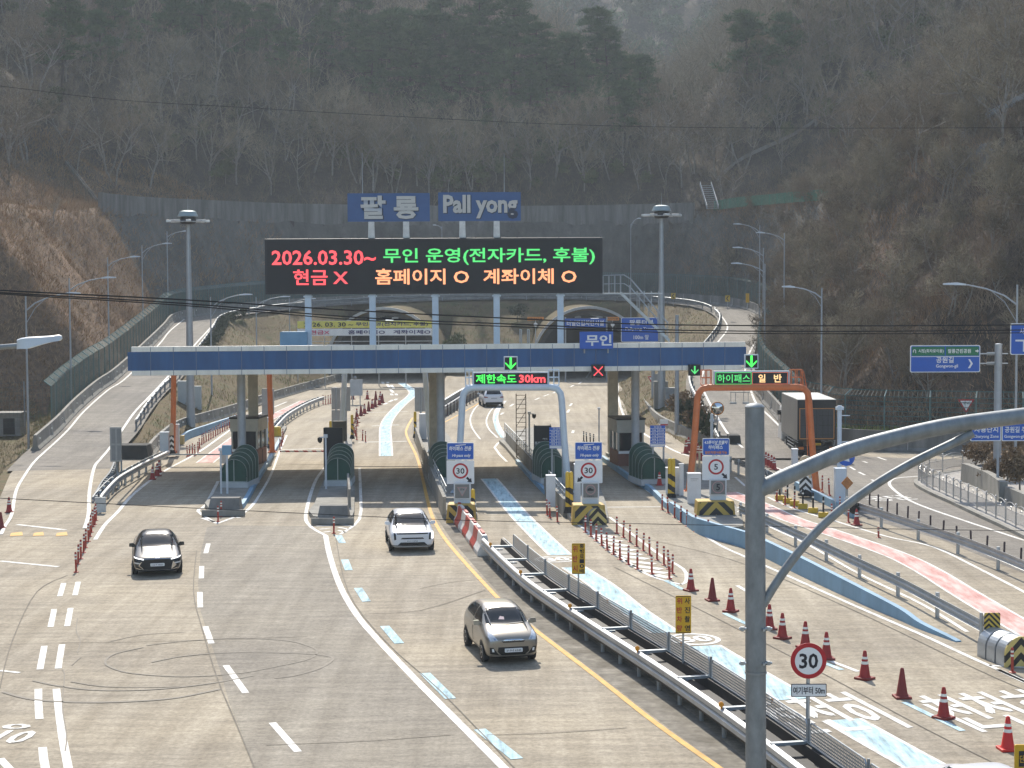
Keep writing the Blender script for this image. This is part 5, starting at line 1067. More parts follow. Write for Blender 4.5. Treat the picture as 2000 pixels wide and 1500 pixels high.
for i, q in enumerate(((1245, 215), (1288, 232), (1332, 252), (1380, 275), (1432, 292), (1485, 318), (1543, 340), (1605, 366), (1672, 394), (1742, 420), (1818, 445), (1902, 478), (1984, 508))): post('d', G(*Z3(*q)), 'dark post behind the right guardrail, ' + ORD[12 - i], 'dark posts behind the right guardrail', sc=.9)
for i, (u, v) in enumerate(((1606, 962), (1620, 968))): post('r', G(u, v), ('dark red post left of the pale cabinet, farther one', 'dark red post left of the pale cabinet, nearer one')[i], 'posts beside the pale cabinet', sc=1.2)
for i, (u, v) in enumerate(((1517, 980), (1533, 987), (1551, 993), (1625, 1015), (1641, 1000), (1657, 1021))): post('r', G(u, v), 'red banded post along the right pink lane, ' + ORD[5 - i], 'posts along the pink lane', sc=1.0)
for i, (u, v) in enumerate(((1523, 977), (1538, 983), (1552, 988), (1568, 994), (1588, 1002), (1608, 1011))):
    t = thing('weighted_post', 'black banded post on a yellow block, ' + ORD[5 - i] + ' along the short blue wall', 'delineator', G(u, v), R(-18), 'posts on yellow blocks'); MB().box((0, 0, .13), (.45, .22, .26)).obj('yellow_block', YELLOW, t, bevel=.03); MB().lathe([(.045, .26), (.045, .95), (.03, .98)], (0, 0, 0), 10).obj('tube', BLACK, t); MB().lathe([(.05, .72), (.05, .80)], (0, 0, 0), 10).obj('reflective_band', REFL, t)
for i, (u, v) in enumerate(((1653, 873), (1696, 873), (1785, 880), (1886, 882), (1904, 880))): post('k', G(u, v), 'black post at the foot of the long right barrier, ' + ('leftmost', 'second from left', 'middle', 'second from right', 'rightmost')[i], 'black posts by the right barrier', sc=1.05)
for i, (u, v) in enumerate(((1140, 862), (1146, 864), (1153, 866), (1159, 868))): post('k', G(u, v), 'thin black post behind the second 30 sign, ' + ORD[3 - i], 'thin posts in the far right lane', sc=.95)
for i, (u, v) in enumerate(((631, 789), (636, 790), (641, 789), (645, 788))): post('r', G(u, v), 'red post at the far end of the left guardrail, ' + ('leftmost', 'second', 'third', 'rightmost')[i], 'posts at the far guardrail end', sc=1.1)
for i in range(13): u, v = 868 + i * 6.2, 815 - i * 3.2; post('d', G(u, v), 'dark red fence post beside the white car leaving the gate, ' + ORD[i], 'posts beside the leaving car', sc=1.3)
post('r', G(*Z3(1943, 1035)), 'red post beside the crash cushion at the right edge', 'posts by the crash cushion', sc=.95); post('r', G(1716, 1026) if False else G(1716, 1050), 'short post beyond the pink lane', 'posts beyond the pink lane', sc=.6)
# boom barrier in lane two
t = thing('boom_barrier', 'red and white boom barrier lowered across the second lane', 'boom barrier', G(634, 905, 0)); a = G(546, 906, 0) - t.location; MB().box((a.x / 2, 0, .75), (abs(a.x), .06, .10)).obj('boom', stripes('boom_stripes', (.45, .04, .03), (.62, .6, .56), .55, 'diag'), t); MB().bx(0, .3, -.15, .15, 0, .95).obj('housing', WCAB, t)
t = thing('boom_barrier', 'thin dark boom barrier across the leftmost lane', 'boom barrier', G(434, 905, .1)); a = G(340, 903, 0) - t.location; MB().box((a.x / 2, 0, .55), (abs(a.x), .06, .08)).obj('boom', GALVD, t); MB().bx(0, .3, -.15, .15, 0, .8).obj('housing', WCAB, t)
# ------------------------------------------------------------------ guardrails
RAILM = M('guardrail_steel', (.46, .475, .475), .45, .35, var=.22, scale=1.0)
def wprof(side, zt, hgt=.36, th=.02):
    d = .085; zs = [zt, zt - hgt * .12, zt - hgt * .38, zt - hgt * .5, zt - hgt * .62, zt - hgt * .88, zt - hgt]; os_ = [0, d, d, .01, d, d, 0]
    return [(side * o, z) for o, z in zip(os_, zs)] + [(side * (o - th), z) for o, z in list(zip(os_, zs))[::-1]]
def guardrail(label, path, zt=.75, side=-1, post_step=4.0, double=False, post_off=.16, hgt=.36, ends=True, dark=False):
    c = path[0].copy(); t = thing('guardrail', label, 'guardrail', c); q = [p - c for p in path]; m = GALVD if dark else RAILM
    MB().sweep(wprof(side, zt, hgt), q).obj('rail_beam', m, t, smooth=True)
    if double: MB().sweep(wprof(-side, zt, hgt), offset(q, -side * .32)).obj('rail_beam', m, t, smooth=True)
    for x in resample(offset(q, -side * post_off), post_step): MB().cyl((x.x, x.y, x.z - .2), (x.x, x.y, x.z + zt + .06), .07, n=10).obj('post', m, t); MB().box((x.x, x.y, x.z + zt - hgt / 2), (.12, .12, .16)).obj('spacer', BLACK, t)
    return t
def gz_(uv, z): return [Vector((p.x, p.y, 0)) for p in (G(u, v, z) for u, v in uv)]
gr = guardrail('curved double guardrail with a blunt grey end left of the leftmost lane', smooth(gp((196, 1001), (203, 990), (229, 961), (258, 942), (290, 924), (330, 904)), 4), .78, 1, 2.0, True)
for k, pos in enumerate(((192, 1003),)): p = G(*pos) - gr.location; MB().box((p.x + .12, p.y, .42), (.5, .08, .72)).obj('end_plate', GALV, gr)
guardrail('low guardrail behind the first one beside the left ramp line', smooth(gp((188, 990), (200, 966), (216, 945), (226, 920)), 4), .7, -1, 1.0, dark=True)
inner = offset(LOOP, 2.75); il = [p for p in inner[:len(inner) // 2] if 121 < p.y < 216]; ir = [p for p in inner[len(inner) // 2:] if 112 < p.y < 214]
guardrail('guardrail along the inner edge of the left ramp', il, .7, 1, 3.0, dark=True, post_off=-.1); guardrail('guardrail along the inner edge of the right ramp', ir, .7, 1, 3.0, dark=True)
ov = [p for p in inner if p.y > 214]; guardrail('distant guardrail on the road passing over the tunnels', ov, .8, 1, 4.0, dark=True)
guardrail('guardrail curving away between the first and second lanes beyond the canopy', smooth(gp((536, 856), (545, 844), (562, 826), (590, 808), (615, 796), (632, 790)), 4), .75, 1, 2.0, True)
guardrail('guardrail beside the median wall left of the leaving white car', smooth([G(866, 815), G(880, 806), G(905, 789), G(930, 775), G(960, 762)], 4), .9, 1, 2.0, True); t = wall('long grey median barrier leading into the tunnels', smooth([G(866, 812), G(905, 786), G(940, 768), G(960, 758)], 4), [1.3] * 13, GALVD, .3, 'median_barrier', 'barrier')
# the long double guardrail in the foreground
nl = smooth(gz_([(944, 1052), (985, 1092), (1036, 1136), (1132, 1200), (1264, 1284), (1360, 1348), (1456, 1416), (1560, 1494), (1700, 1600), (1900, 1760)], .75), 4)[::-1]
c = nl[0].copy(); q = [p - c for p in nl]; rgt = offset(q, .80)
t = thing('median_guardrail', 'long double guardrail with black fill for its shaded gap curving through the foreground', 'guardrail', c)
MB().sweep(wprof(-1, .78, .42), q).obj('rail_beam', RAILM, t, smooth=True); MB().sweep(wprof(1, .78, .42), rgt).obj('rail_beam', RAILM, t, smooth=True)
MB().sweep([(.02, .28), (.02, .74), (.08, .74), (.12, .50), (.68, .50), (.72, .74), (.78, .74), (.78, .28)], q).obj('shaded_kerb_fill', BLACK, t)  # black fill standing in for shadow and asphalt kerbing between the rails
rs_ = resample(q, 3.35)
for i, x in enumerate(rs_):
    k = min(range(len(q)), key=lambda j: (q[j] - x).length); nn = pnormal(q, k); yw = yaw_of(q, k) - math.pi / 2; m = x + nn * .40
    MB().box((m.x, m.y, .76), (.86, .13, .07), yw).obj('cross_brace', GALV, t)
    MB().lathe([(.07, 0), (.055, .04), (.0, .05)], (m.x - .1, m.y + .8, .5), 10).box((m.x - .1, m.y + .8, .53), (.26, .1, .03)).obj('clip', GALV, t)
    if i % 2: continue
    a = x - nn * .05; MB().disc(a.x, .86, .065, a.y - .02, a.y + .02, 16).cyl((a.x, a.y, .74), (a.x, a.y, .82), .02, n=6).obj('amber_reflector', AMBER, t)
for x in resample(offset(q, .1), 1.7): MB().cyl((x.x, x.y, 0), (x.x, x.y, .45), .06, n=8).obj('post', GALVD, t)
for x in resample(offset(q, .70), 1.7): MB().cyl((x.x, x.y, 0), (x.x, x.y, .45), .06, n=8).obj('post', GALVD, t)
# anti-glare mesh panels standing on its far rail: each panel a thing of the row
PERF = M('perforated_grey_mesh', (.36, .375, .385), .5, .3, var=.12)
mp_ = resample(offset(nl, .83), 3.35)
for i in range(len(mp_) - 1):
    a, b_ = mp_[i], mp_[i + 1]; L = (b_ - a).length - .12; yw = math.atan2((b_ - a).y, (b_ - a).x)
    t = thing('glare_screen', 'grey mesh glare screen panel on the foreground guardrail, ' + ORD[i] , 'glare screen', a, yw, 'mesh panels along the foreground guardrail')
    MB().tube([(.06, 0, .62), (.06, 0, 1.16), (.14, 0, 1.24), (L - .1, 0, 1.24), (L - .02, 0, 1.16), (L - .02, 0, .62), (.06, 0, .62)], .02, 6).obj('frame', GALV, t)
    b = MB(); nx, nz = int(L / .085), 8
    for k in range(nx): x = .1 + (L - .16) * k / nx; b.add([(x, 0, .63), (x + .042, 0, .63), (x + .042, 0, 1.22), (x, 0, 1.22)], [(0, 1, 2, 3)])
    for k in range(nz): z = .64 + .57 * k / nz; b.add([(.08, .002, z), (L - .05, .002, z), (L - .05, .002, z + .035), (.08, .002, z + .035)], [(0, 1, 2, 3)])
    b.obj('mesh_panel', PERF, t, fix=False)
    MB().cyl((-.05, 0, .4), (-.05, 0, 1.3), .035, n=8).obj('support_post', GALVD, t)
    if i % 2: MB().disc(L * .75, 1.13, .05, -.06, -.03, 14).obj('reflector', AMBER, t)
# right hand guardrails
guardrail('long guardrail between the light blue wall and the pink lane', smooth(gz_([(1440, 985), (1496, 1009), (1580, 1046), (1680, 1093), (1760, 1130), (1840, 1172), (1916, 1212)], .75), 4), .78, -1, 4.0, post_off=-.16)
t = thing('end_marker', 'black and yellow chevron end plate of the pink lane guardrail', 'marker', G(1930, 1280)); MB().rrect(.1, .95, .46, .62, -.05, 0, .04).obj('plate', stripes('chevron_plate', (.60, .42, .06), (.015, .015, .015), .16, 'chev'), t); MB().cyl((-.2, .05, 0), (-.2, .05, 1.25), .05, n=8).obj('post', GALV, t)
guardrail('short guardrail beside the grey lamp post ending in a chevron plate', smooth(gz_([(1432, 897), (1460, 906), (1490, 917), (1512, 928)], .75), 4), .85, -1, 1.5)
t = thing('end_marker', 'small black and yellow chevron plate under the grey lamp arm', 'marker', G(1527, 962)); MB().rrect(0, .8, .36, .62, -.05, 0, .04).obj('plate', stripes('chevron_plate', (.60, .42, .06), (.015, .015, .015), .16, 'chev'), t); MB().cyl((0, .05, 0), (0, .05, .8), .04, n=8).obj('post', GALV, t)
guardrail('long guardrail at the right between the pink lane and the side road', smooth(gz_([(1648, 974), (1700, 990), (1800, 1022), (1900, 1056), (2000, 1096), (2120, 1150)], .8), 4), .82, -1, 4.0, post_off=-.16); b = thing('guardrail_bag', 'black bag hanging on the start of the right guardrail', 'bag', G(1668, 1016)); MB().lathe([(.1, .3), (.22, .4), (.24, .7), (.1, .85)], (0, 0, 0), 10).obj('bag', RUBBER, b, smooth=True)
# ------------------------------------------------------------------ street lamps
def lamp(label, u_top, v_top, Y, zb, u_head, v_head, rb=.085, group='street lamps along the ramps', twin=False):
    pt = P(u_top, v_top, Y); ph = P(u_head, v_head, Y); zb = max(-.05, hz(pt.x, Y) - .1); hgt = pt.z - zb; dx = ph.x - pt.x; dz = ph.z - pt.z
    t = thing('street_lamp', label, 'street lamp', (pt.x, Y, zb), 0, group); s = 1 if dx > 0 else -1
    MB().tube([(0, 0, 0), (0, 0, hgt)], [rb, rb * .6], 10).lathe([(rb * 2, 0), (rb * 2, .05), (rb * 1.1, .1)], (0, 0, 0), 10).obj('pole', LAMPG, t, smooth=True)
    base = hgt - abs(dx) * .32; pts = [(0, 0, base), (dx * .2, 0, base + (hgt + dz - base) * .45), (dx * .5, 0, base + (hgt + dz - base) * .80), (dx * .78, 0, hgt + dz - .02), (dx, 0, hgt + dz)]
    MB().tube(pts, [.05, .045, .04, .035, .03], 8).obj('arm', LAMPG, t, smooth=True)
    MB().tube([(0, 0, base - abs(dx) * .28), (dx * .2, 0, base + (hgt + dz - base) * .15), (dx * .42, 0, base + (hgt + dz - base) * .70)], .022, 6).obj('brace', LAMPG, t, smooth=True)
    hd = dx * .82; L = abs(dx) * .30 + .2; z = hgt + dz
    MB().add([(hd + s * x * L, y, z + zz) for x, y, zz in ((0, -.06, -.03), (0, .06, -.03), (0, .06, .05), (0, -.06, .05), (.4, -.13, -.02), (.4, .13, -.02), (.4, .10, .12), (.4, -.10, .12), (1, -.11, .0), (1, .11, .0), (1, .07, .08), (1, -.07, .08))], [(0, 1, 2, 3), (11, 10, 9, 8)] + [(a + j, a + 4 + j, a + 4 + (j + 1) % 4, a + (j + 1) % 4) for a in (0, 4) for j in range(4)]).obj('lamp_head', M('pale_lamp_head', (.60, .62, .63), .4, .2, var=.08), t, smooth=True)
    return t
NM = [(50, 578, 117, 0.0, 140, 574), (135, 543, 132, 1.0, 212, 543), (210, 503, 157, 2.4, 263, 502), (277, 479, 189, 4.6, 326, 476), (326, 452, 208, 6.0, 362, 452)]
for i, a in enumerate(NM): lamp('grey street lamp on the hill side of the left ramp, ' + ORD[i] + ' of five', *a)
lamp('grey street lamp behind the left high mast at the grey cutting', 476, 440, 232, 8.0, 507, 441, .07)
for i, a in enumerate([(411, 580, 152, .8, 480, 576), (500, 580, 180, 3.2, 556, 580), (565, 582, 196, 4.5, 608, 584)]): lamp('grey street lamp on the bank inside the left ramp, ' + ORD[i] + ' of three', *a)
for i, a in enumerate([(1987, 556, 96, 0.0, 1864, 556), (1605, 562, 119, 0.0, 1541, 561), (1494, 515, 150, 2.6, 1439, 515), (1491, 484, 172, 4.2, 1441, 484), (1532, 455, 168, 4.0, 1486, 455), (1484, 440, 196, 6.0, 1441, 438)]): lamp('grey street lamp on the right side of the scene, ' + ORD[i] + ' of six', *a)
lamp('thin tall grey street lamp in front of the grey cutting right of the message board', 1232, 437, 225, 8.6, 1247, 427, .06); lamp('small street lamp above the message board before the cutting', 863, 442, 236, 8.8, 850, 440, .05)
# big lamp post of the foreground, cut by the frame at the bottom
YP = 27.0; pt = P(1474, 797, YP); t = thing('lamp_post', 'big grey galvanised lamp post with a thick curved arm in the right foreground', 'street lamp', (pt.x, YP, 0)); GP = M('foreground_galvanised', (.25, .27, .28), .55, .3, var=.26, scale=6, stretch=(1, 1, .45), bump=.05)
MB().tube([(.05, 0, 0), (.03, 0, 4.9)], [.17, .158], 24).obj('lower_pole', GP, t, smooth=True); MB().tube([(.03, 0, 4.9), (0, 0, pt.z)], [.163, .148], 24).lathe([(.150, pt.z), (.155, pt.z + .02), (.12, pt.z + .06), (.02, pt.z + .08)], (0, 0, 0), 24).obj('upper_pole', GP, t, smooth=True)
L_ = lambda u, v: (P(u, v, YP).x - pt.x, 0, P(u, v, YP).z)
MB().tube(smooth([L_(1480, 958), L_(1500, 948), L_(1560, 920), L_(1650, 882), L_(1750, 854), L_(1850, 832), L_(1950, 818), L_(2060, 806), L_(2200, 800)], 4), [.13] * 8 + [.125] * 25, 16).obj('arm', GP, t, smooth=True)
MB().tube(smooth([L_(1490, 1182), L_(1515, 1140), L_(1560, 1078), L_(1620, 1014), L_(1700, 953), L_(1780, 905), L_(1860, 866), L_(1900, 846)], 4), .068, 14).obj('brace', GP, t, smooth=True)
b = MB()
for v in (1226, 1293):
    z = P(1474, v, YP).z
    for x in (-.19, .21): b.cyl((x - .05, -.08, z), (x + .06, -.08, z), .022, n=8).lathe([(.035, -.03), (.035, .03)], (x, -.08, z), 8)
    b.cyl((.13, -.2, z), (.13, -.12, z), .02, n=8)
b.obj('bolt', GALV, t)
b = MB(); z = P(1474, 1312, YP).z; b.lathe([(.172, z - .02), (.172, z + .01)], (.03, 0, 0), 24); b.obj('joint_ring', GALVD, t)
# lamp head reaching in from the left
YH = 32.0; a = P(-150, 690, YH); t = thing('lamp_post', 'pale lamp head on an arm reaching in from the left photo edge', 'street lamp', (a.x, YH, 0)); L2 = lambda u, v: (P(u, v, YH).x - a.x, 0, P(u, v, YH).z)
MB().tube([(0, 0, 0), (0, 0, a.z + .3)], [.13, .1], 14).obj('pole', GP, t, smooth=True); MB().tube([L2(-150, 700), L2(-80, 684), L2(0, 678), L2(40, 675)], .05, 10).obj('arm', GP, t, smooth=True)
hp = [(34, 663, 684, .06), (42, 660, 683, .11), (55, 658, 683, .14), (75, 657, 677, .14), (100, 655.5, 670, .12), (116, 654, 668, .09), (121, 656, 664, .04)]; vs = []; fs = []
for u, va, vb, hw in hp:
    x, z0, z1 = L2(u, va)[0], L2(u, vb)[2], L2(u, va)[2]; vs += [(x, -hw, z0 + .02), (x, hw, z0 + .02), (x, hw * .7, z1 - .02), (x, hw * .3, z1), (x, -hw * .3, z1), (x, -hw * .7, z1 - .02)]
fs = [tuple(range(6)), tuple(range(len(vs) - 1, len(vs) - 7, -1))] + [(i * 6 + j, i * 6 + (j + 1) % 6, i * 6 + 6 + (j + 1) % 6, i * 6 + 6 + j) for i in range(len(hp) - 1) for j in range(6)]
MB().add(vs, fs).obj('lamp_head', M('pale_lamp_head', (1, 1, 1)), t, smooth=True)
# high masts
def mast(label, u, v0, vb, Y, zb, r0, r1):
    pt = P(u, v0, Y); zb = hz(pt.x, Y) - .15; t = thing('high_mast', label, 'lighting mast', (pt.x, Y, zb)); h = pt.z - zb
    MB().tube([(0, 0, 0), (0, 0, h * .5), (0, 0, h - .4)], [r0, (r0 + r1) / 2, r1], 16).obj('pole', M('mast_grey', (.36, .39, .41), .45, .4, var=.12), t, smooth=True)
    MB().lathe([(.55, h + .02), (.78, h + .05), (.62, h + .42), (.3, h + .5), (.05, h + .52)], (0, 0, 0), 20).obj('crown_cover', M('mast_cover', (.30, .36, .36), .4, .3, var=.1), t, smooth=True)
    MB().lathe([(.50, h - .55), (.62, h - .35), (.60, h - .02), (.3, h + .02)], (0, 0, 0), 16).obj('winch_head', BLACK, t); MB().tube([(1.0 * math.cos(k * R(30)), 1.0 * math.sin(k * R(30)), h - .35) for k in range(13)], .035, 6).obj('ring', GALV, t)
    for k in range(8):
        an = R(45 * k + 12); c_, s_ = math.cos(an), math.sin(an); o = MB().tube([(.5 * c_, .5 * s_, h - .35), (1.15 * c_, 1.15 * s_, h - .32)], .035, 6).box((1.32 * c_, 1.32 * s_, h - .30), (.62, .36, .16), an).obj('floodlight', M('floodlight_shell', (.58, .60, .60), .4, .2, var=.1), t, bevel=.02)
    MB().cyl((0, 0, h + .5), (0, 0, h + 1.5), .02, .008, n=6).obj('lightning_rod', GALV, t)
mast('tall grey high mast with a ring of floodlights on the left', 367, 424, 808, 134, .7, .34, .16); mast('tall grey high mast with a ring of floodlights on the right', 1292, 413, 800, 141, .7, .34, .16)
t = thing('steel_pole', 'plain grey pole just right of the right high mast', 'pole', G(1322, 838, .5)); t.location.z = hz(t.location.x, t.location.y) - .1; MB().cyl((0, 0, 0), (0, 0, 8.6), .17, .13, n=12).obj('pole', LAMPG, t, smooth=True)
# ------------------------------------------------------------------ large road signs
def bigsign(label, u0, u1, v0, v1, Y, zb, cols, rz=0.0, poles=(), mat=SIGNB, border=True, cat='road sign', prad=.09):
    a, c_ = P(u0, v1, Y), P(u1, v0, Y); cx = (a.x + c_.x) / 2; w, h = c_.x - a.x, c_.z - a.z; cz = (a.z + c_.z) / 2 - zb; t = thing('road_sign', label, cat, (cx, Y, zb), rz)
    if border: MB().rrect(0, cz, w, h, -.02, .05, min(w, h) * .06).obj('white_border', SIGNW, t); MB().rrect(0, cz, w - .08, h - .08, -.028, -.021, min(w, h) * .05).obj('blue_panel', mat, t)
    else: MB().rrect(0, cz, w, h, -.028, .05, .02).obj('panel', mat, t)
    for x, z1 in poles: MB().cyl((x, .15, 0), (x, .15, z1), prad, n=10).obj('pole', LAMPG, t)
    return t, w, h, cz
YS = 92.0; t, w, h, cz = bigsign('green and blue road sign reading 공원길 Gongwon-gil on a thick pole', 1777.5, 1914.5, 674, 727.5, YS, 0, None)
hh = h * .36; zt = cz + h / 2 - .05 - hh / 2; MB().rrect(-w * .243, zt, w * .47, hh - .04, -.036, -.029, .03).obj('green_panel', SIGNG, t); MB().rrect(w * .243, zt, w * .47, hh - .04, -.036, -.029, .03).obj('green_panel', SIGNG, t); MB().bx(-w / 2 + .06, w / 2 - .06, -.036, -.029, zt - hh / 2 - .045, zt - hh / 2 - .01).obj('divider', SIGNW, t)
text('시청(회차로이용)', SIGNW, t, -w * .205, zt, w * .36, .22, -.042, bold=.02); text('팔룡근린공원', SIGNW, t, w * .20, zt, w * .33, .22, -.042, bold=.02)
text('공원길', SIGNW, t, -.02, cz - h * .04, .92, .32, -.036, bold=.02); text('Gongwon-gil', SIGNW, t, .09, cz - h * .28, 1.15, .22, -.036, bold=.02)
MB().prism([(w * .33, cz - h * .02), (w * .355, cz - h * .02), (w * .395, cz - h * .18), (w * .355, cz - h * .35), (w * .325, cz - h * .35), (w * .365, cz - h * .18)], -.036, -.029).obj('chevron_arrow', SIGNW, t)
b = MB(); b.prism([(w * .43, zt - .035), (w * .455, zt - .035), (w * .455, zt - .09), (w * .48, zt), (w * .455, zt + .09), (w * .455, zt + .035), (w * .43, zt + .035)], -.043, -.036); b.tube([(-w * .425, -.045, zt - .1), (-w * .425, -.045, zt + .03), (-w * .435, -.045, zt + .08), (-w * .45, -.045, zt + .08), (-w * .458, -.045, zt + .03), (-w * .458, -.045, zt - .06)], .022, 6); b.obj('direction_arrow', SIGNW, t)
px_ = P(1951, 700, YS).x - t.location.x; ptz = P(1951, 673, YS).z; MB().tube([(px_, .1, 0), (px_, .1, ptz)], [.21, .19], 18).lathe([(.2, ptz), (.2, ptz + .03), (.05, ptz + .06)], (px_, .1, 0), 16).obj('pole', LAMPG, t, smooth=True)
for v in (691, 710): z = P(1951, v, YS).z; MB().cyl((w / 2 - .1, .1, z), (px_ + .5, .1, z), .03, n=8).obj('arm', GALV, t); MB().cyl((px_ - .6, .1, z), (px_ - .2, .1, z), .09, n=10).obj('clamp', GALVD, t)
t, w, h, cz = bigsign('blue direction sign with white route lines cut by the right photo edge', 1973, 2110, 631, 693, 90, 0, None); b = MB(); b.bx(-w / 2 + .25, w / 2 - .3, -.035, -.029, cz - .12, cz - .03).bx(-w * .32, -w * .30, -.0352, -.0292, cz - h * .4, cz - .12); b.obj('route_line', SIGNW, t); text('사림', SIGNW, t, -w * .30, cz + h * .25, .5, .3, -.036); px2 = P(2085, 700, 90).x - t.location.x; MB().cyl((px2, .2, 0), (px2, .2, cz + h * .6), .16, n=14).obj('pole', LAMPG, t)
t, w, h, cz = bigsign('blue sign reading 시룡단지 Charyong Zone partly behind the lamp arm', 1895, 1955, 826, 861.5, 88, 0, None); text('차룡단지', SIGNW, t, .02, cz + h * .14, w * .78, h * .32, -.036, bold=.02); text('Charyong Zone', SIGNW, t, .02, cz - h * .26, w * .82, h * .22, -.036, bold=.02); MB().cyl((w / 2 - .1, .12, 0), (w / 2 - .1, .12, cz + h / 2), .07, n=8).obj('pole', LAMPG, t)
t, w, h, cz = bigsign('blue sign reading 공원길 주차장 cut by the right photo edge', 1956.5, 2030, 826, 861.5, 88, 0, None); text('공원길 주차장', SIGNW, t, 0, cz + h * .14, w * .85, h * .34, -.036, bold=.02); text('Gongwon-gil parking', SIGNW, t, 0, cz - h * .26, w * .88, h * .22, -.036, bold=.02); MB().cyl((w / 2 - .3, .12, 0), (w / 2 - .3, .12, cz + h / 2), .07, n=8).obj('pole', LAMPG, t)
t, w, h, cz = bigsign('blue tunnel sign reading 팔룡터널 100m 앞 above the right portal', 1213, 1291.5, 620, 668, 150, RZ(150) * .2, None); text('팔룡터널', SIGNW, t, 0, cz + h * .30, w * .58, h * .22, -.036, bold=.02); text('Pallyong Tunnel', SIGNW, t, 0, cz + h * .03, w * .78, h * .15, -.036, bold=.02); text('100m 앞', SIGNW, t, 0, cz - h * .30, w * .38, h * .2, -.036, bold=.02); MB().cyl((w * .3, .15, 0), (w * .3, .15, cz), .16, n=10).obj('pole', LAMPG, t)
t, w, h, cz = bigsign('blue sign reading 터널진입차단시설 in front of the right tunnel', 1103, 1183, 622, 640, 196, 0, None, poles=((-2.2, 7.2), (2.4, 7.2)), border=False); text('터널진입차단시설', SIGNW, t, 0, cz, w * .9, h * .62, -.036, bold=.02)
for x0, x1, lab in ((1030, 1062, 'left'), (1184, 1209, 'right')):
    t, w, h, cz = bigsign('small orange warning board at the ' + lab + ' side of the right tunnel mouth', x0, x1, 619, 626, 196.5, 0, None, mat=SIGNO, border=False, poles=((0, 7.0),), prad=.06); text('차단시설', INK, t, 0, cz, w * .8, h * .6, -.036); MB().disc(0, cz - .65, .22, -.03, .0, 16).obj('round_sign', SIGNW, t)
# banners hung in front of the left portal
BY = 190.0
def banner(label, u0, u1, v0, v1, parts, mat):
    a, c_ = P(u0, v1, BY), P(u1, v0, BY); w, h = c_.x - a.x, c_.z - a.z; t = thing('banner', label, 'banner', ((a.x + c_.x) / 2, BY, a.z)); n = 24
    b = MB(); vs = []; 
    for k in range(n + 1): x = -w / 2 + w * k / n; y = .05 * math.sin(k * 1.7); vs += [(x, y, 0), (x, y, h), (x, y + .02, h), (x, y + .02, 0)]
    MB().add(vs, [(k * 4 + j, k * 4 + 4 + j, k * 4 + 4 + (j + 1) % 4, k * 4 + (j + 1) % 4) for k in range(n) for j in range(4)]).obj('cloth', mat, t)
    for s, uu0, uu1, m in parts: x0, x1 = P(uu0, 640, BY).x - t.location.x, P(uu1, 640, BY).x - t.location.x; text(s, m, t, (x0 + x1) / 2, h / 2, x1 - x0, h * .62, -.08, bold=.02)
    return t
banner('yellow banner reading 2026.03.30 무인운영 hung in front of the left tunnel', 581, 843, 626, 641, (('2026. 03. 30 ~', 594, 690, INK), ('무인운영(전자카드, 후불)', 695, 836, INKB)), M('banner_yellow', (.72, .66, .14), .7, var=.1)); t = banner('white banner reading 현금X 홈페이지O 계좌이체O below the yellow banner', 581, 843, 641.5, 656, (('현금X', 606, 644, INKP), ('홈페이지O', 680, 752, INKB), ('계좌이체O', 768, 841, INKB)), SIGNW)
t = thing('banner_rack', 'grey steel rack holding the two banners', 'rack', G(712, 752, 0)); b = MB(); x0, x1 = P(581, 640, BY + .4).x - t.location.x, P(845, 640, BY + .4).x - t.location.x; yy = BY + .3 - t.location.y; zz = P(700, 627, BY).z
for k in range(6): x = x0 + (x1 - x0) * k / 5; b.cyl((x, yy, 0), (x, yy, zz), .06, n=6)
b.obj('upright', GALV, t); MB().cyl((x0, yy, zz), (x1, yy, zz), .04, n=6).cyl((x0, yy, zz - 2.2), (x1, yy, zz - 2.2), .04, n=6).obj('crossbar', GALV, t)
b = MB(); [b.bx(x0 + (x1 - x0) * k / 5 + .2, x0 + (x1 - x0) * (k + 1) / 5 - .2, yy - .02, yy + .02, zz - 4.2, zz - 2.5) for k in (0, 1, 3, 4)]; b.obj('blank_panel', M('pale_board', (1, 1, 1)), t)
t = thing('gate_panel', 'pale blue equipment housing above the canopy at its left half', 'housing', CM @ Vector((cx_at(575, 6), 6, CZ0 + 1.0))); w_ = P(602, 660, 101).x - P(549, 660, 101).x; MB().rrect(0, .62, w_, 1.05, 0, .8, .05).obj('shell', WALLB, t); MB().bx(-w_ / 2 + .2, w_ / 2 - .2, -.1, -.02, .3, .36).obj('rail', WCAB, t)
# small roadside signs
def yield_sign(label, u, v0, v1, vg, s, zb=0.0, body='양보'):
    Y = G(u, vg, zb).y; t = thing('yield_sign', label, 'sign', G(u, vg, zb)); z1, z0 = P(u, v0, Y).z - zb, P(u, v1, Y).z - zb; w = (z1 - z0) * .60
    MB().cyl((.05, .06, 0), (.05, .06, z1 - .1), .04, n=8).obj('post', GALV, t); MB().prism([(-w, z1), (w, z1), (0, z0)], -.02, .02).obj('red_triangle', SIGNR, t); k = .72; cz = z1 - (z1 - z0) * .36; MB().prism([(-w * k, cz + (z1 - cz) * k), (w * k, cz + (z1 - cz) * k), (0, cz + (z0 - cz) * k)], -.028, -.021).obj('white_triangle', SIGNW, t); text(body, INK, t, 0, cz + .08, w * .75, .16, -.034)
yield_sign('red and white triangular yield sign before the long right fence', 1886, 780, 807, 880, 1); yield_sign('red and white triangular yield sign between the canopy column and right high mast', 1277, 735, 756, 790, 1, .5)
t = thing('road_notice', 'small pale notice board beside the triangular sign under the canopy', 'sign', G(1284, 792, .5)); MB().cyl((0, .05, 0), (0, .05, 2.6), .04, n=8).obj('post', GALV, t); MB().rrect(0, 2.2, .5, 1.0, -.02, .02, .03).obj('panel', PG, t)
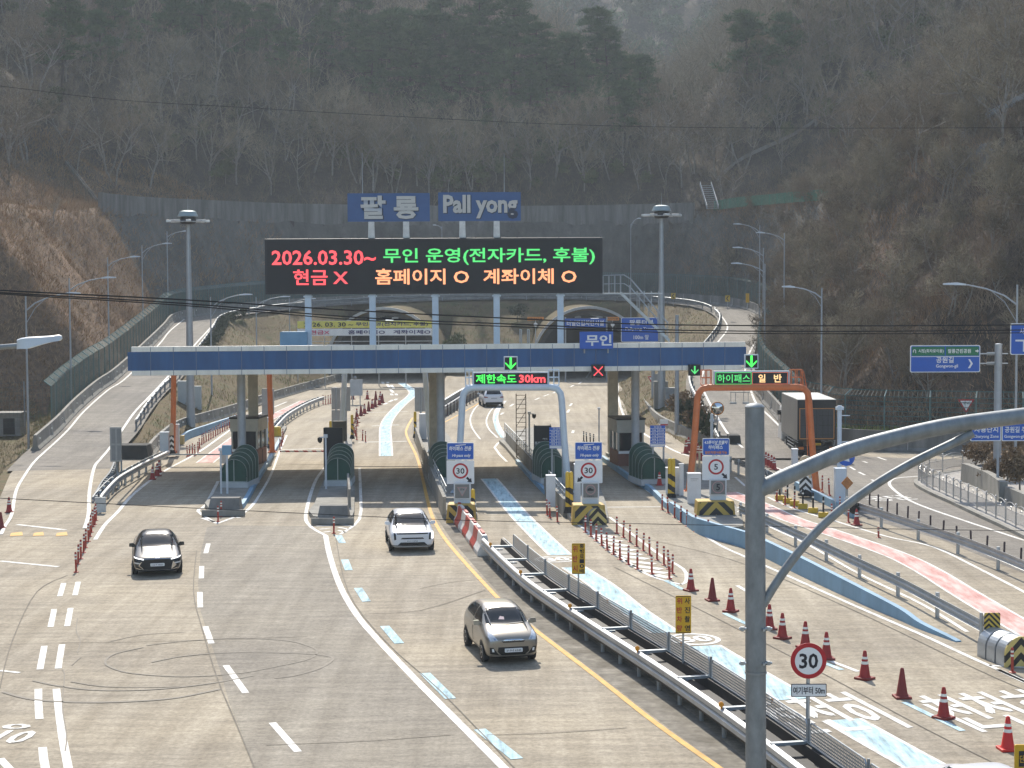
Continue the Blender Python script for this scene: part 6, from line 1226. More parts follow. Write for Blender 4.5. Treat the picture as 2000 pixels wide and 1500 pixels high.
t = thing('direction_sign', 'round blue sign with a white arrow behind the lamp arm', 'sign', G(1652, 985, .1)); Yd = t.location.y; MB().cyl((0, .06, 0), (0, .06, P(1652, 885, Yd).z), .05, n=8).obj('pole', WCAB, t); MB().disc(0, P(1652, 897, Yd).z, .42, -.03, .0).obj('blue_disc', SIGNB, t); zc = P(1652, 897, Yd).z; MB().prism([(-.15, zc + .2), (.05, zc - .02), (.12, zc + .05), (.16, zc - .22), (-.10, zc - .16), (-.03, zc - .09), (-.22, zc + .12)], -.038, -.031).obj('arrow', SIGNW, t)
t = thing('camera_mast', 'white mast with small arms right of the truck', 'pole', G(1641, 985, .1)); MB().cyl((0, .3, 0), (0, .3, P(1641, 797, t.location.y).z), .11, n=12).obj('pole', PALE, t, smooth=True); MB().bx(-.18, .18, .15, .45, 4.6, 4.75).bx(0, .5, .28, .32, 4.3, 4.34).bx(0, .45, .28, .32, 3.0, 3.05).obj('bracket', PALE, t)
t = thing('diamond_sign', 'faded orange diamond warning sign on a grey post', 'sign', G(1652, 996, .1)); MB().cyl((0, -.2, 0), (0, -.2, 1.5), .06, n=8).obj('post', GALV, t); MB().prism([(0, 1.0), (.29, 1.32), (0, 1.64), (-.29, 1.32)], -.3, -.26).obj('panel', M('faded_orange', (.42, .17, .05), .6, var=.35, scale=6), t)
t = thing('sign_back', 'grey ribbed back of a signboard at the foot of the left ramp', 'sign back', G(229, 948, 0)); MB().rrect(-.05, 2.25, .62, 1.9, 0, .12, .03).obj('panel', PG, t); [MB().bx(x - .17, x + .03, -.02, -.001, z, z + .8).obj('panel_recess', M('recess_grey', (.24, .24, .235), .6, .2, var=.1), t) for x in (-.1, .2) for z in (1.4, 2.3)]; [MB().cyl((x, .2, 0), (x, .2, 1.4), .05, n=8).obj('post', GALVD, t) for x in (-.05, .2)]
# yellow warning signs and the 30 sign on the foreground guardrail
def ysign(label, u, v0, v1, w, vb, rows):
    Y = G(u, vb, .5).y; zb = .5; z1, z0 = P(u, v0, Y).z - zb, P(u, v1, Y).z - zb; t = thing('warning_sign', label, 'sign', G(u, vb, zb)); MB().cyl((0, .04, 0), (0, .04, z1 - .1), .028, n=8).obj('post', GALV, t)
    MB().rrect(0, (z0 + z1) / 2, w, z1 - z0, -.02, .0, .03).obj('yellow_panel', SIGNY, t); n0 = [len(r_) for r_ in rows]; o = MB(); cz, hh = (z0 + z1) / 2, z1 - z0
    for e_ in (0,): pass
    for j, (col, m) in enumerate(rows_iter(rows)):
        n = len(col)
        for k, ch in enumerate(col): text(ch, m, t, (-.25 + .5 * j) * w, z1 - hh * (k + .5) / n * .96 - hh * .02, w * .34, hh / n * (.66 if n < 6 else .8), -.026, bold=.02)
    b = MB(); 
    for x0, x1, za, zc in ((-w / 2 + .015, w / 2 - .015, z1 - .03, z1 - .015), (-w / 2 + .015, w / 2 - .015, z0 + .015, z0 + .03)): b.bx(x0, x1, -.024, -.0205, za, zc)
    b.obj('border_line', INK, t)
    return t
def rows_iter(rows): return [(r_, m) for r_, m in rows]
ysign('yellow sign with 위반시 통행료 10배 lettering on the foreground guardrail', 1130, 1061, 1121, .43, 1182, [('위반시', INKR), ('통행료10배', INK)]); ysign('yellow sign with 위반차량 사진촬영 lettering nearer on the foreground guardrail', 1334.5, 1163, 1237, .42, 1312, [('위반차량', INKR), ('사진촬영', INK)])
Y = G(1578, 1450, .5).y; t = thing('speed_sign', 'round red and white 30 sign with 여기부터 50m plate on the foreground guardrail', 'sign', (P(1579, 1290, Y).x, Y, .4)); k = ppm(Y); zc = P(1579, 1290.5, Y).z - .4; r = 35.5 / k
MB().cyl((0, .05, 0), (0, .05, zc), .045, n=12).obj('post', GALV, t); MB().disc(0, zc, r, -.02, .0, 40).obj('red_disc', SIGNR, t); MB().disc(0, zc, r * .76, -.026, -.021, 40).obj('white_disc', SIGNW, t); text('30', INK, t, .0, zc, r * 1.05, r * .86, -.032, bold=.025)
zp = P(1579, 1348, Y).z - .4; MB().rrect(.01, zp, 70 / k, 26 / k, -.02, .0, .02).obj('plate_border', INK, t); MB().rrect(.01, zp, 67 / k, 23 / k, -.026, -.021, .02).obj('plate', SIGNW, t); text('여기부터 50m', INK, t, .01, zp, 63 / k, 15 / k, -.032, bold=.02)
a, c_ = P(1981, 1500, 33), P(2030, 1454, 33); t = thing('warning_sign', 'yellow board with a black panel cut by the bottom right photo corner', 'sign', ((a.x + c_.x) / 2, 33, 0)); w, h = c_.x - a.x, (c_.z - a.z) * 2.4; cz = c_.z - h / 2; MB().cyl((0, .06, 0), (0, .06, c_.z), .04, n=8).obj('post', GALV, t); MB().rrect(0, cz, w, h, -.02, .02, .03).obj('yellow_panel', SIGNY, t); MB().bx(-w / 2 + .08, w / 2 - .08, -.028, -.021, c_.z - .42, c_.z - .12).obj('black_panel', INK, t); text('단속중', SIGNY, t, 0, c_.z - .27, w * .6, .15, -.034)
# chevron signs on the distant curve, small hut, pedestrian fence
for i, (u, v, Y) in enumerate(((1315, 578, 218), (1421, 583, 205), (1498, 588, 196))):
    p = P(u, v, Y); t = thing('curve_marker', 'yellow and black curve chevron on the distant barrier, ' + ('leftmost', 'middle', 'rightmost')[i], 'sign', p, 0, 'curve chevrons on the distant bend'); MB().rrect(0, 0, .55, .72, -.03, .03, .03).obj('panel', YELLOW, t); b = MB().prism([(.16, .28), (.02, .28), (-.18, 0), (.02, -.28), (.16, -.28), (-.04, 0)], -.038, -.031).obj('chevron', INK, t); MB().cyl((0, .06, -1.2), (0, .06, .2), .04, n=6).obj('post', GALV, t)
t = thing('curve_notice', 'narrow yellow notice between the chevrons on the distant bend', 'sign', P(1460, 582, 200)); MB().rrect(0, 0, .4, 1.05, -.03, .03, .03).obj('panel', SIGNY, t); MB().cyl((0, .06, -1.2), (0, .06, .2), .04, n=6).obj('post', GALV, t)
t = thing('equipment_hut', 'small grey concrete hut with a dark door at the left photo edge', 'hut', G(18, 852, 0)); MB().bx(-1.0, .82, 0, 1.6, 0, 1.55).obj('wall', M('hut_concrete', (.26, .255, .235), .85, var=.3), t); MB().bx(-1.05, .9, -.12, 1.7, 1.55, 1.72).obj('roof', CONC, t); MB().bx(-.42, .42, -.02, -.001, .12, 1.3).obj('door', BLACK, t)
fence('wire fence with thin posts behind the small hut', smooth([P(-60, 840, 125), P(30, 835, 124), P(110, 828, 124)], 4), 3.2, 0, post=2.2, bend=0, mat=MESHG, vw=.012, hw=.012, gap=.3, pm=GALVD)
PF = M('pale_railing_steel', (.50, .49, .47), .35, .5, var=.15)
def ped(label, uv):
    p = gp(*uv); c = p[0].copy(); t = thing('pedestrian_fence', label, 'fence', c); q = [x - c + Vector((0, 0, .15)) for x in p]
    for x in q: MB().cyl((x.x, x.y, x.z - .15), (x.x, x.y, x.z + 1.0), .035, n=8).lathe([(.05, 0), (.055, .03), (.0, .07)], (x.x, x.y, x.z + 1.0), 8).obj('post', PF, t)
    for a, b_ in zip(q[:-1], q[1:]):
        d = b_ - a; b = MB(); b.tube([a + d * s + Vector((0, 0, .85 + .16 * math.sin(math.pi * s))) for s in (0, .2, .4, .6, .8, 1)], .022, 6); b.tube([a + d * s + Vector((0, 0, .12 + .10 * math.sin(math.pi * s))) for s in (0, .25, .5, .75, 1)], .018, 6); b.tube([a + Vector((0, 0, .66)), b_ + Vector((0, 0, .66))], .016, 6); n = max(4, int(d.length / .14))
        for k in range(1, n): s = k / n; b.cyl(a + d * s + Vector((0, 0, .14)), a + d * s + Vector((0, 0, .66)), .010, n=4)
        m = a + d * .5; b.tube([m + d.normalized() * .1 * math.cos(k) + Vector((0, 0, .76 + .07 * math.sin(k))) for k in np.linspace(0, 6.28, 9)], .014, 5); b.obj('panel', PF, t, fix=False)
    return t
ped('pale ornamental pedestrian fence curving along the right kerb', [(1794, 943), (1800, 948), (1810, 955), (1822, 961), (1835, 966), (1848, 973), (1862, 979), (1876, 986), (1891, 993), (1908, 1001), (1926, 1009), (1945, 1018), (1964, 1027), (1984, 1037), (2005, 1047), (2030, 1058)]); ped('pale ornamental pedestrian fence on the far side of the right corner', [(1795, 942), (1815, 932), (1841, 927), (1880, 920), (1920, 912)])
kb = smooth(gp((1935, 908), (1879, 922), (1840, 929), (1800, 938), (1789, 944), (1796, 953), (1822, 967), (1862, 985), (1908, 1007), (1964, 1033), (2040, 1070)), 4); t = thing('footway_kerb', 'grey kerb under the pedestrian fence on the right', 'kerb', kb[0]); MB().sweep([(-.1, -.05), (-.1, .16), (.12, .16), (.12, -.05)], [p - kb[0] for p in kb]).obj('kerb', CONC, t)
struct(MB().slab(gp((1935, 908), (1879, 922), (1840, 929), (1800, 938), (1791, 944), (1798, 951), (1822, 964), (1862, 982), (1908, 1004), (1964, 1030), (2060, 1078), (2250, 1060), (2200, 905)), -.05, .13).obj('footway', M('footway_paving', (.32, .30, .27), .85, var=.2, world_co=True), None))
wall('stained concrete retaining wall below the brown shrub on the right', smooth(gp((1884, 944), (1905, 952), (1935, 966), (1960, 985)), 4), [1.1] * 13, CONC, .5, 'retaining_wall'); wall('low stained retaining wall at the right photo edge', smooth(gp((1968, 986), (2000, 1000), (2060, 1030)), 4), [.9] * 9, CONC, .4, 'retaining_wall')
# overhead cables strung across the view
CAB = M('black_cable', (.012, .012, .013), .4, var=0)
def cable(label, uv, r, Y0=30.0, Y1=38.0):
    n = len(uv); p = [P(u, v, Y0 + (Y1 - Y0) * i / (n - 1)) for i, (u, v) in enumerate(uv)]; c = p[0].copy(); t = thing('overhead_cable', label, 'cable', c); MB().tube(smooth([x - c for x in p], 5), r, 6, True).obj('cable', CAB, t, smooth=True)
cable('thick black overhead cable, uppermost of the bundle above the canopy', [(-120, 557), (0, 567), (350, 585), (700, 607), (1000, 622), (1250, 633), (1500, 636), (1800, 636), (2130, 633)], .014); cable('thick black overhead cable in the middle of the bundle above the canopy', [(-120, 562), (0, 571.5), (350, 592), (700, 620), (1000, 633), (1250, 643), (1500, 647), (1800, 646.5), (2130, 643)], .013); cable('thick black overhead cable, lowest of the bundle above the canopy', [(-120, 564), (0, 574), (350, 596), (700, 625), (1000, 638), (1250, 648), (1500, 651.5), (1800, 651.5), (2130, 649)], .011)
cable('thin pale overhead wire sagging across the wooded hill', [(-100, 158), (0, 168), (230, 195), (480, 210), (700, 223), (1100, 243), (1500, 250), (2110, 249)], .005); cable('thin overhead wire crossing the road in front of the islands', [(-100, 967), (0, 973), (350, 991), (600, 1003), (900, 1016), (1200, 1022), (1500, 1028), (1800, 1034), (2110, 1038)], .007)
# stair and ladder lines on the slopes
def slope_stair(label, pts, w=.7, col=GALV):
    p = [Vector(x) for x in pts]; c = p[0].copy(); t = thing('slope_stair', label, 'stair', c); q = smooth([x - c for x in p], 4); MB().sweep([(-w / 2, 0), (-w / 2, .5), (-w / 2 + .08, .5), (-w / 2 + .08, 0)], q).sweep([(w / 2 - .08, 0), (w / 2 - .08, .5), (w / 2, .5), (w / 2, 0)], q).obj('side_rail', col, t); b = MB()
    for x in resample(q, .6): b.box((x.x, x.y, x.z + .1), (w, .2, .05))
    b.obj('tread', col, t)
def on_hill(u, v, lo=150.0):
    Y = lo
    while Y < 400:
        p = P(u, v, Y)
        if p.z < hz(p.x, p.y): return Vector((p.x, p.y, p.z + .25))
        Y += .6
    return P(u, v, 300)
slope_stair('pale ladder stair climbing from the net fence on the right bench', [P(1392, 408, 234), P(1378, 362, 240)], 1.6)
slope_stair('thin pale stair line climbing the brown slope beside the ladder', [on_hill(u, v) for u, v in ((1400, 358), (1450, 316), (1555, 266), (1640, 205), (1700, 150))], .3, CONC); slope_stair('pale broken stair at the right photo edge among the bare trees', [on_hill(u, v, 125) for u, v in ((1930, 238), (1970, 216), (2010, 195))], .6); slope_stair('pale stair line down the left brown slope above the wall', [on_hill(u, v) for u, v in ((130, 325), (190, 402))], .35, CONCD)
# ------------------------------------------------------------------ cars
def decal(bvh, poly, axis, parent, name, mat, off=.006, sub=.09, side=1):
    # a panel laid on the body: outline in (x,z) seen from the front/rear or (y,z) seen from the side or (x,y) from above
    bm = bmesh.new(); f = bm.faces.new([bm.verts.new((p[0], p[1], 0)) for p in poly]); bmesh.ops.triangulate(bm, faces=[f])
    for _ in range(6):
        es = [e for e in bm.edges if e.calc_length() > sub]
        if not es: break
        bmesh.ops.subdivide_edges(bm, edges=es, cuts=1); bmesh.ops.triangulate(bm, faces=[f for f in bm.faces if len(f.verts) > 3])
    for v in bm.verts:
        a, b_ = v.co.x, v.co.y
        if axis == 'f': o, d = Vector((a, -9, b_)), Vector((0, 1, 0))
        elif axis == 'r': o, d = Vector((a, 19, b_)), Vector((0, -1, 0))
        elif axis == 't': o, d = Vector((a, b_, 9)), Vector((0, 0, -1))
        else: o, d = Vector((side * 9, a, b_)), Vector((-side, 0, 0))
        h = bvh.ray_cast(o, d); 
        if h[0] is None: h = bvh.find_nearest(o + d * 9)
        v.co = h[0] + (h[1] if h[1].dot(d) < 0 else -h[1]) * off
    me = bpy.data.meshes.new(name); bmesh.ops.recalc_face_normals(bm, faces=bm.faces); bm.to_mesh(me); bm.free(); me.materials.append(mat)
    me.polygons.foreach_set('use_smooth', [True] * len(me.polygons))
    o = bpy.data.objects.new(name, me); COL.objects.link(o); o.parent = parent; return o
def car_body(t, st, paint, name='body'):
    # st rows: y, zbottom, half width low, half width mid, z mid, half width shoulder, z shoulder, half width top, z top
    vs = []; fs = []
    for y, zb, wl, wm_, zm, ws, zs, wt, zt in st:
        half = [(0, zb), (wl * .85, zb), (wl, zb + .07), (wm_, zm), (ws, zs), (wt, zt - .015), (wt * .55, zt), (0, zt + .006)]
        full = half + [(-x, z) for x, z in half[-2:0:-1]]; vs += [(x, y, z) for x, z in full]
    n = len(full)
    for i in range(len(st) - 1):
        for j in range(n): fs.append((i * n + j, i * n + (j + 1) % n, (i + 1) * n + (j + 1) % n, (i + 1) * n + j))
    k = len(st) - 1
    for b0 in (0, k * n):
        for j in range(n // 2 - 1): 
            q = (b0 + j, b0 + j + 1, b0 + (n - j - 1) % n, b0 + (n - j) % n); fs.append(q if b0 == 0 else q[::-1]) if j else fs.append((b0, b0 + 1, b0 + n - 1) if b0 == 0 else (b0 + n - 1, b0 + 1, b0))
        fs.append((b0 + n // 2 - 1, b0 + n // 2, b0 + n // 2 + 1) if b0 == 0 else (b0 + n // 2 + 1, b0 + n // 2, b0 + n // 2 - 1))
    o = MB().add(vs, fs).obj(name, paint, t)
    md = o.modifiers.new('s', 'SUBSURF'); md.levels = 2; md.render_levels = 2
    dg = bpy.context.evaluated_depsgraph_get(); dg.update(); me = bpy.data.meshes.new_from_object(o.evaluated_get(dg)); me.name = name
    o.modifiers.clear(); o.data = me; me.polygons.foreach_set('use_smooth', [True] * len(me.polygons))
    bm = bmesh.new(); bm.from_mesh(me); bvh = BVHTree.FromBMesh(bm); bm.free()
    return o, bvh
def wheel(t, x, y, r=.32, w=.21):
    s = 1 if x > 0 else -1; o = MB().cyl((x - s * w, y, r), (x, y, r), r, n=24).obj('wheel', RUBBER, t, bevel=.02); b = MB(); b.cyl((x - s * .02, y, r), (x + s * .006, y, r), r * .64, n=20); b.obj('rim', M('alloy_rim', (.38, .39, .40), .35, .7, var=.1), o)
    b = MB()
    for k in range(5): a = 2 * math.pi * k / 5; b.box((x + s * .008, y + math.cos(a) * r * .38, r + math.sin(a) * r * .38), (.012, .10, .10))
    b.obj('rim_opening', BLACK, o)
def mirror_(t, x, y, z, paint):
    s = 1 if x > 0 else -1; MB().add([(x, y - .03, z - .05), (x, y + .05, z - .05), (x, y + .05, z), (x, y - .03, z), (x + s * .08, y - .06, z - .07), (x + s * .08, y + .09, z - .07), (x + s * .08, y + .08, z + .08), (x + s * .08, y - .05, z + .08), (x + s * .24, y - .02, z - .05), (x + s * .24, y + .09, z - .05), (x + s * .23, y + .08, z + .07), (x + s * .23, y - .01, z + .07)], [(0, 1, 2, 3), (11, 10, 9, 8)] + [(a + j, a + 4 + j, a + 4 + (j + 1) % 4, a + (j + 1) % 4) for a in (0, 4) for j in range(4)]).obj('mirror', paint, t, smooth=True)
def plate(t, txt, y, z, w=.52, h=.11):
    p = MB().rrect(0, z, w, h, y - .015, y + .02, .02).obj('number_plate', SIGNW, t); text(txt, INK, p, 0, z, w * .84, h * .58, y - .022)
PAINTK = M('black_car_paint', (.008, .009, .011), .3, .0, var=0, spec=.3, coat=.35); PAINTW = M('white_car_paint', (.70, .71, .73), .3, var=0, coat=.5); PAINTS = M('silver_beige_paint', (.27, .245, .205), .34, .5, var=0, coat=.7); PAINTS2 = M('grey_bumper_paint', (.30, .29, .28), .35, .4, var=0, coat=.5)
HEADL = M('headlamp_glass', (.62, .64, .66), .1, .3, var=.15, scale=14); DRL = M('daytime_lamp', (1, 1, 1), emit=1.6); CHROME = M('chrome', (.6, .6, .6), .18, 1.0, var=0); TAIL = M('tail_lamp', (.25, .01, .012), .2, var=0, coat=1)
mir = lambda poly: [(-a, b_) for a, b_ in poly]
# black sedan -------------------------------------------------------
pos = G(308, 1127); t = thing('sedan', 'black sedan with chrome trimmed grille driving towards the camera in the left lane', 'car', pos, R(12))
st = [(0.0, .30, .52, .60, .45, .58, .60, .50, .66), (.05, .20, .72, .80, .48, .76, .64, .64, .71), (.22, .18, .82, .90, .52, .87, .71, .72, .78), (.75, .18, .85, .93, .58, .89, .80, .74, .89), (1.25, .18, .86, .93, .60, .88, .86, .72, .97), (1.42, .18, .86, .93, .60, .88, .89, .70, 1.04), (1.85, .18, .86, .93, .60, .88, .92, .62, 1.27), (2.25, .18, .86, .93, .60, .88, .93, .57, 1.415), (2.75, .18, .86, .93, .60, .88, .94, .56, 1.445), (3.3, .18, .86, .93, .60, .88, .95, .56, 1.40), (4.0, .20, .85, .92, .62, .87, .97, .58, 1.16), (4.45, .22, .83, .90, .64, .84, .97, .64, 1.04), (4.8, .26, .76, .84, .66, .78, .94, .62, 1.0), (4.9, .34, .6, .7, .66, .66, .86, .52, .9)]
bo, bv = car_body(t, st, PAINTK)
decal(bv, [(-.70, .985), (.70, .985), (.60, 1.32), (0, 1.36), (-.60, 1.32)], 'f', t, 'windscreen', GLASSD)
for s in (-1, 1):
    decal(bv, [(1.55, .98), (2.1, 1.30), (2.75, 1.38), (3.4, 1.33), (3.95, 1.06), (3.6, .98)], 's', t, 'side_window', GLASSD, side=s)
    decal(bv, [(s * .50, .645), (s * .84, .70), (s * .86, .735), (s * .50, .68)], 'f', t, 'daytime_lamp', DRL, .012); decal(bv, [(s * .62, .49), (s * .84, .52), (s * .84, .57), (s * .62, .54)], 'f', t, 'headlight', HEADL, .012)
    wheel(t, s * .925, .95, .335); wheel(t, s * .925, 3.8, .335); mirror_(t, s * .80, 1.62, 1.0, PAINTK)
decal(bv, [(-.58, .30), (.58, .30), (.74, .44), (.60, .60), (-.60, .60), (-.74, .44)], 'f', t, 'grille', BLACK, .006)
for s in (-1, 1): decal(bv, [(s * .50, .27), (s * .86, .35), (s * .86, .375), (s * .52, .30)], 'f', t, 'chrome_trim', CHROME, .014); decal(bv, [(s * .52, .30), (s * .70, .44), (s * .60, .58), (s * .57, .575), (s * .66, .44), (s * .49, .30)], 'f', t, 'chrome_trim', CHROME, .016)
decal(bv, [(-.52, .265), (.52, .265), (.52, .29), (-.52, .29)], 'f', t, 'chrome_trim', CHROME, .014); decal(bv, [(-.08, .70), (.08, .70), (.08, .745), (-.08, .745)], 'f', t, 'badge', CHROME, .01); decal(bv, [(-.5, .675), (.5, .675), (.5, .69), (-.5, .69)], 'f', t, 'light_bar', CHROME, .009)
plate(t, '123가 4567', -.03, .47)
# white electric crossover -------------------------------------------
pos = G(806, 1080); t = thing('crossover', 'white crossover with vertical lamps driving towards the camera out of the third lane', 'car', pos, R(7)); t.scale = (1, 1, .95)
st = [(0.0, .36, .60, .68, .55, .66, .72, .56, .80), (.05, .24, .78, .84, .58, .82, .78, .70, .86), (.2, .20, .84, .91, .60, .89, .84, .76, .93), (.7, .20, .86, .925, .64, .89, .90, .76, 1.0), (1.05, .20, .86, .925, .66, .88, .94, .74, 1.06), (1.2, .20, .86, .925, .66, .88, .97, .73, 1.12), (1.65, .20, .86, .925, .66, .88, 1.0, .67, 1.38), (2.0, .20, .86, .925, .66, .88, 1.01, .63, 1.52), (2.6, .20, .86, .925, .66, .88, 1.02, .62, 1.56), (3.4, .20, .86, .925, .66, .88, 1.03, .62, 1.52), (3.95, .22, .85, .92, .68, .86, 1.03, .64, 1.33), (4.2, .30, .80, .86, .70, .82, 1.0, .62, 1.12), (4.3, .36, .66, .72, .70, .70, .92, .54, 1.0)]
bo, bv = car_body(t, st, PAINTW)
decal(bv, [(-.74, 1.05), (.74, 1.05), (.64, 1.46), (-.64, 1.46)], 'f', t, 'windscreen', GLASSD)
for s in (-1, 1):
    decal(bv, [(1.35, 1.06), (1.9, 1.40), (2.6, 1.46), (3.4, 1.43), (3.9, 1.24), (3.7, 1.07)], 's', t, 'side_window', GLASSD, side=s); decal(bv, [(s * .76, .62), (s * .84, .60), (s * .86, .86), (s * .78, .88)], 'f', t, 'daytime_lamp', DRL if s > 0 else SIGNW, .014); decal(bv, [(s * .66, .58), (s * .74, .56), (s * .76, .86), (s * .68, .84)], 'f', t, 'lamp_surround', BLACK, .010)
    wheel(t, s * .92, .85, .34); wheel(t, s * .92, 3.5, .34); mirror_(t, s * .81, 1.45, 1.10, PAINTW); decal(bv, [(.3, .22), (4.0, .22), (4.0, .36), (.3, .36)], 's', t, 'sill_cladding', M('grey_cladding', (.05, .05, .05), .6, var=.1), .008, side=s)
decal(bv, [(-.62, .80), (.62, .80), (.66, .85), (-.66, .85)], 'f', t, 'bonnet_gap', BLACK, .008); decal(bv, [(-.48, .60), (.48, .60), (.42, .66), (-.42, .66)], 'f', t, 'upper_intake', BLACK, .010); decal(bv, [(-.60, .34), (.60, .34), (.48, .46), (-.48, .46)], 'f', t, 'lower_intake', BLACK, .010); decal(bv, [(-.84, .30), (.84, .30), (.82, .335), (-.82, .335)], 'f', t, 'bumper_strip', M('grey_cladding', (1, 1, 1)), .012); decal(bv, [(-.07, .92), (.07, .92), (.07, .945), (-.07, .945)], 'f', t, 'badge', CHROME, .01)
plate(t, '321나 8765', -.035, .52)
# silver hatchback in the foreground -----------------------------------
pos = G(1003, 1299); t = thing('hatchback', 'silver beige small hatchback with a white number plate nearest the camera', 'car', pos, R(13))
st = [(0.0, .34, .50, .58, .50, .56, .64, .48, .72), (.06, .22, .66, .72, .54, .70, .72, .60, .80), (.22, .19, .74, .785, .58, .765, .82, .64, .90), (.55, .19, .75, .795, .62, .775, .90, .63, 1.0), (.80, .19, .75, .795, .64, .77, .94, .62, 1.06), (.95, .19, .75, .795, .64, .765, .97, .61, 1.12), (1.35, .19, .75, .795, .64, .76, 1.0, .57, 1.37), (1.65, .19, .75, .795, .64, .755, 1.02, .55, 1.46), (2.2, .19, .75, .795, .64, .755, 1.04, .55, 1.485), (2.9, .20, .75, .79, .66, .75, 1.06, .55, 1.45), (3.35, .22, .74, .785, .68, .74, 1.06, .54, 1.32), (3.52, .28, .70, .75, .70, .70, 1.0, .52, 1.10), (3.6, .36, .58, .64, .70, .60, .90, .46, .96)]
bo, bv = car_body(t, st, PAINTS)
decal(bv, [(-.61, 1.07), (0, 1.05), (.61, 1.07), (.55, 1.385), (0, 1.41), (-.55, 1.385)], 'f', t, 'windscreen', GLASSD); decal(bv, [(-.55, 1.06), (.0, 1.045), (.55, 1.06), (.5, 1.075), (0, 1.06), (-.5, 1.075)], 'f', t, 'wiper', BLACK, .014); decal(bv, [(-.22, 1.15), (-.05, 1.14), (-.04, 1.20), (-.15, 1.22)], 'f', t, 'dash_ornament', M('pinkish_ornament', (.6, .45, .45), .6, var=.2), .008)
for s in (-1, 1):
    decal(bv, [(1.08, 1.04), (1.5, 1.33), (1.95, 1.40), (2.0, 1.06)], 's', t, 'side_window', GLASSD, side=s); decal(bv, [(2.08, 1.07), (2.05, 1.40), (2.75, 1.38), (3.12, 1.15), (2.9, 1.09)], 's', t, 'side_window', GLASSD, side=s)
    decal(bv, [(s * .44, .72), (s * .66, .70), (s * .70, .82), (s * .66, .93), (s * .60, .90)], 'f', t, 'headlight', HEADL, .012); decal(bv, [(s * .50, .73), (s * .56, .73), (s * .57, .78), (s * .51, .78)], 'f', t, 'lamp_bulb', CHROME, .018)
    decal(bv, [(s * .42, .31), (s * .66, .34), (s * .68, .52), (s * .58, .52)], 'f', t, 'fog_lamp_recess', BLACK, .010); decal(bv, [(s * .55, .40), (s * .61, .40), (s * .62, .49), (s * .57, .49)], 'f', t, 'fog_lamp', SIGNW, .018)
    wheel(t, s * .79, .72, .29, .18); wheel(t, s * .79, 3.05, .29, .18); mirror_(t, s * .70, 1.12, 1.05, PAINTS); decal(bv, [(1.95, .40), (2.0, .40), (2.03, 1.04), (1.99, 1.04)], 's', t, 'door_gap', BLACK, .006, side=s); decal(bv, [(.55, .30)] + [(.72 + .37 * math.cos(a), .30 + .34 * math.sin(a)) for a in np.linspace(math.pi, 0, 9)] + [(.9, .25)], 's', t, 'wheel_arch', BLACK, .004, side=s); decal(bv, [(3.05 + .37 * math.cos(a), .30 + .34 * math.sin(a)) for a in np.linspace(math.pi, 0, 9)] + [(3.2, .25), (2.9, .25)], 's', t, 'wheel_arch', BLACK, .004, side=s)
decal(bv, [(-.30, .66), (.30, .66), (.34, .70), (.20, .73), (-.20, .73), (-.34, .70)], 'f', t, 'upper_grille', BLACK, .010); decal(bv, [(-.36, .70), (-.20, .735), (.20, .735), (.36, .70), (.21, .75), (-.21, .75)], 'f', t, 'grille_trim', CHROME, .012)
decal(bv, [(-.34, .30), (.34, .30), (.46, .40), (.44, .53), (-.44, .53), (-.46, .40)], 'f', t, 'lower_grille', BLACK, .010); decal(bv, [(-.7, .21), (.7, .21), (.7, .25), (-.7, .25)], 'f', t, 'front_lip', RUBBER, .010); plate(t, '2나너 6345', -.035, .44)
# white car leaving beyond the gate ---------------------------------------
pos = G(965, 796); t = thing('suv', 'white sport utility car seen from behind driving towards the right tunnel', 'car', pos, R(8))
st = [(0.0, .40, .60, .68, .60, .66, .86, .60, .98), (.06, .28, .78, .86, .62, .84, .92, .72, 1.10), (.2, .24, .85, .92, .66, .89, .98, .74, 1.25), (.5, .22, .86, .925, .66, .89, 1.02, .68, 1.52), (.9, .22, .86, .925, .66, .88, 1.02, .64, 1.64), (1.7, .22, .86, .925, .66, .88, 1.01, .64, 1.66), (2.5, .22, .86, .925, .66, .88, 1.0, .64, 1.60), (3.1, .22, .86, .925, .66, .88, .98, .72, 1.16), (3.9, .22, .85, .92, .64, .87, .90, .74, 1.02), (4.35, .26, .78, .84, .6, .80, .82, .66, .90), (4.5, .36, .6, .68, .56, .62, .74, .54, .80)]
bo, bv = car_body(t, st, PAINTW)
decal(bv, [(-.66, 1.16), (.66, 1.16), (.58, 1.48), (-.58, 1.48)], 'f', t, 'rear_window', GLASSD); decal(bv, [(-.78, .28), (.78, .28), (.70, .48), (-.70, .48)], 'f', t, 'rear_bumper', BLACK, .01); decal(bv, [(-.26, .76), (.26, .76), (.26, .86), (-.26, .86)], 'f', t, 'number_plate', M('plate_grey', (.4, .42, .46), .5, var=0), .012)
for s in (-1, 1):
    decal(bv, [(s * .50, .88), (s * .84, .86), (s * .86, .98), (s * .60, .96)], 'f', t, 'tail_light', TAIL, .01); decal(bv, [(.55, 1.06), (.75, 1.50), (1.7, 1.56), (2.4, 1.5), (2.9, 1.08)], 's', t, 'side_window', GLASSD, side=s); wheel(t, s * .92, .85, .35); wheel(t, s * .92, 3.55, .35); mirror_(t, s * .89, 2.85, 1.08, PAINTW)
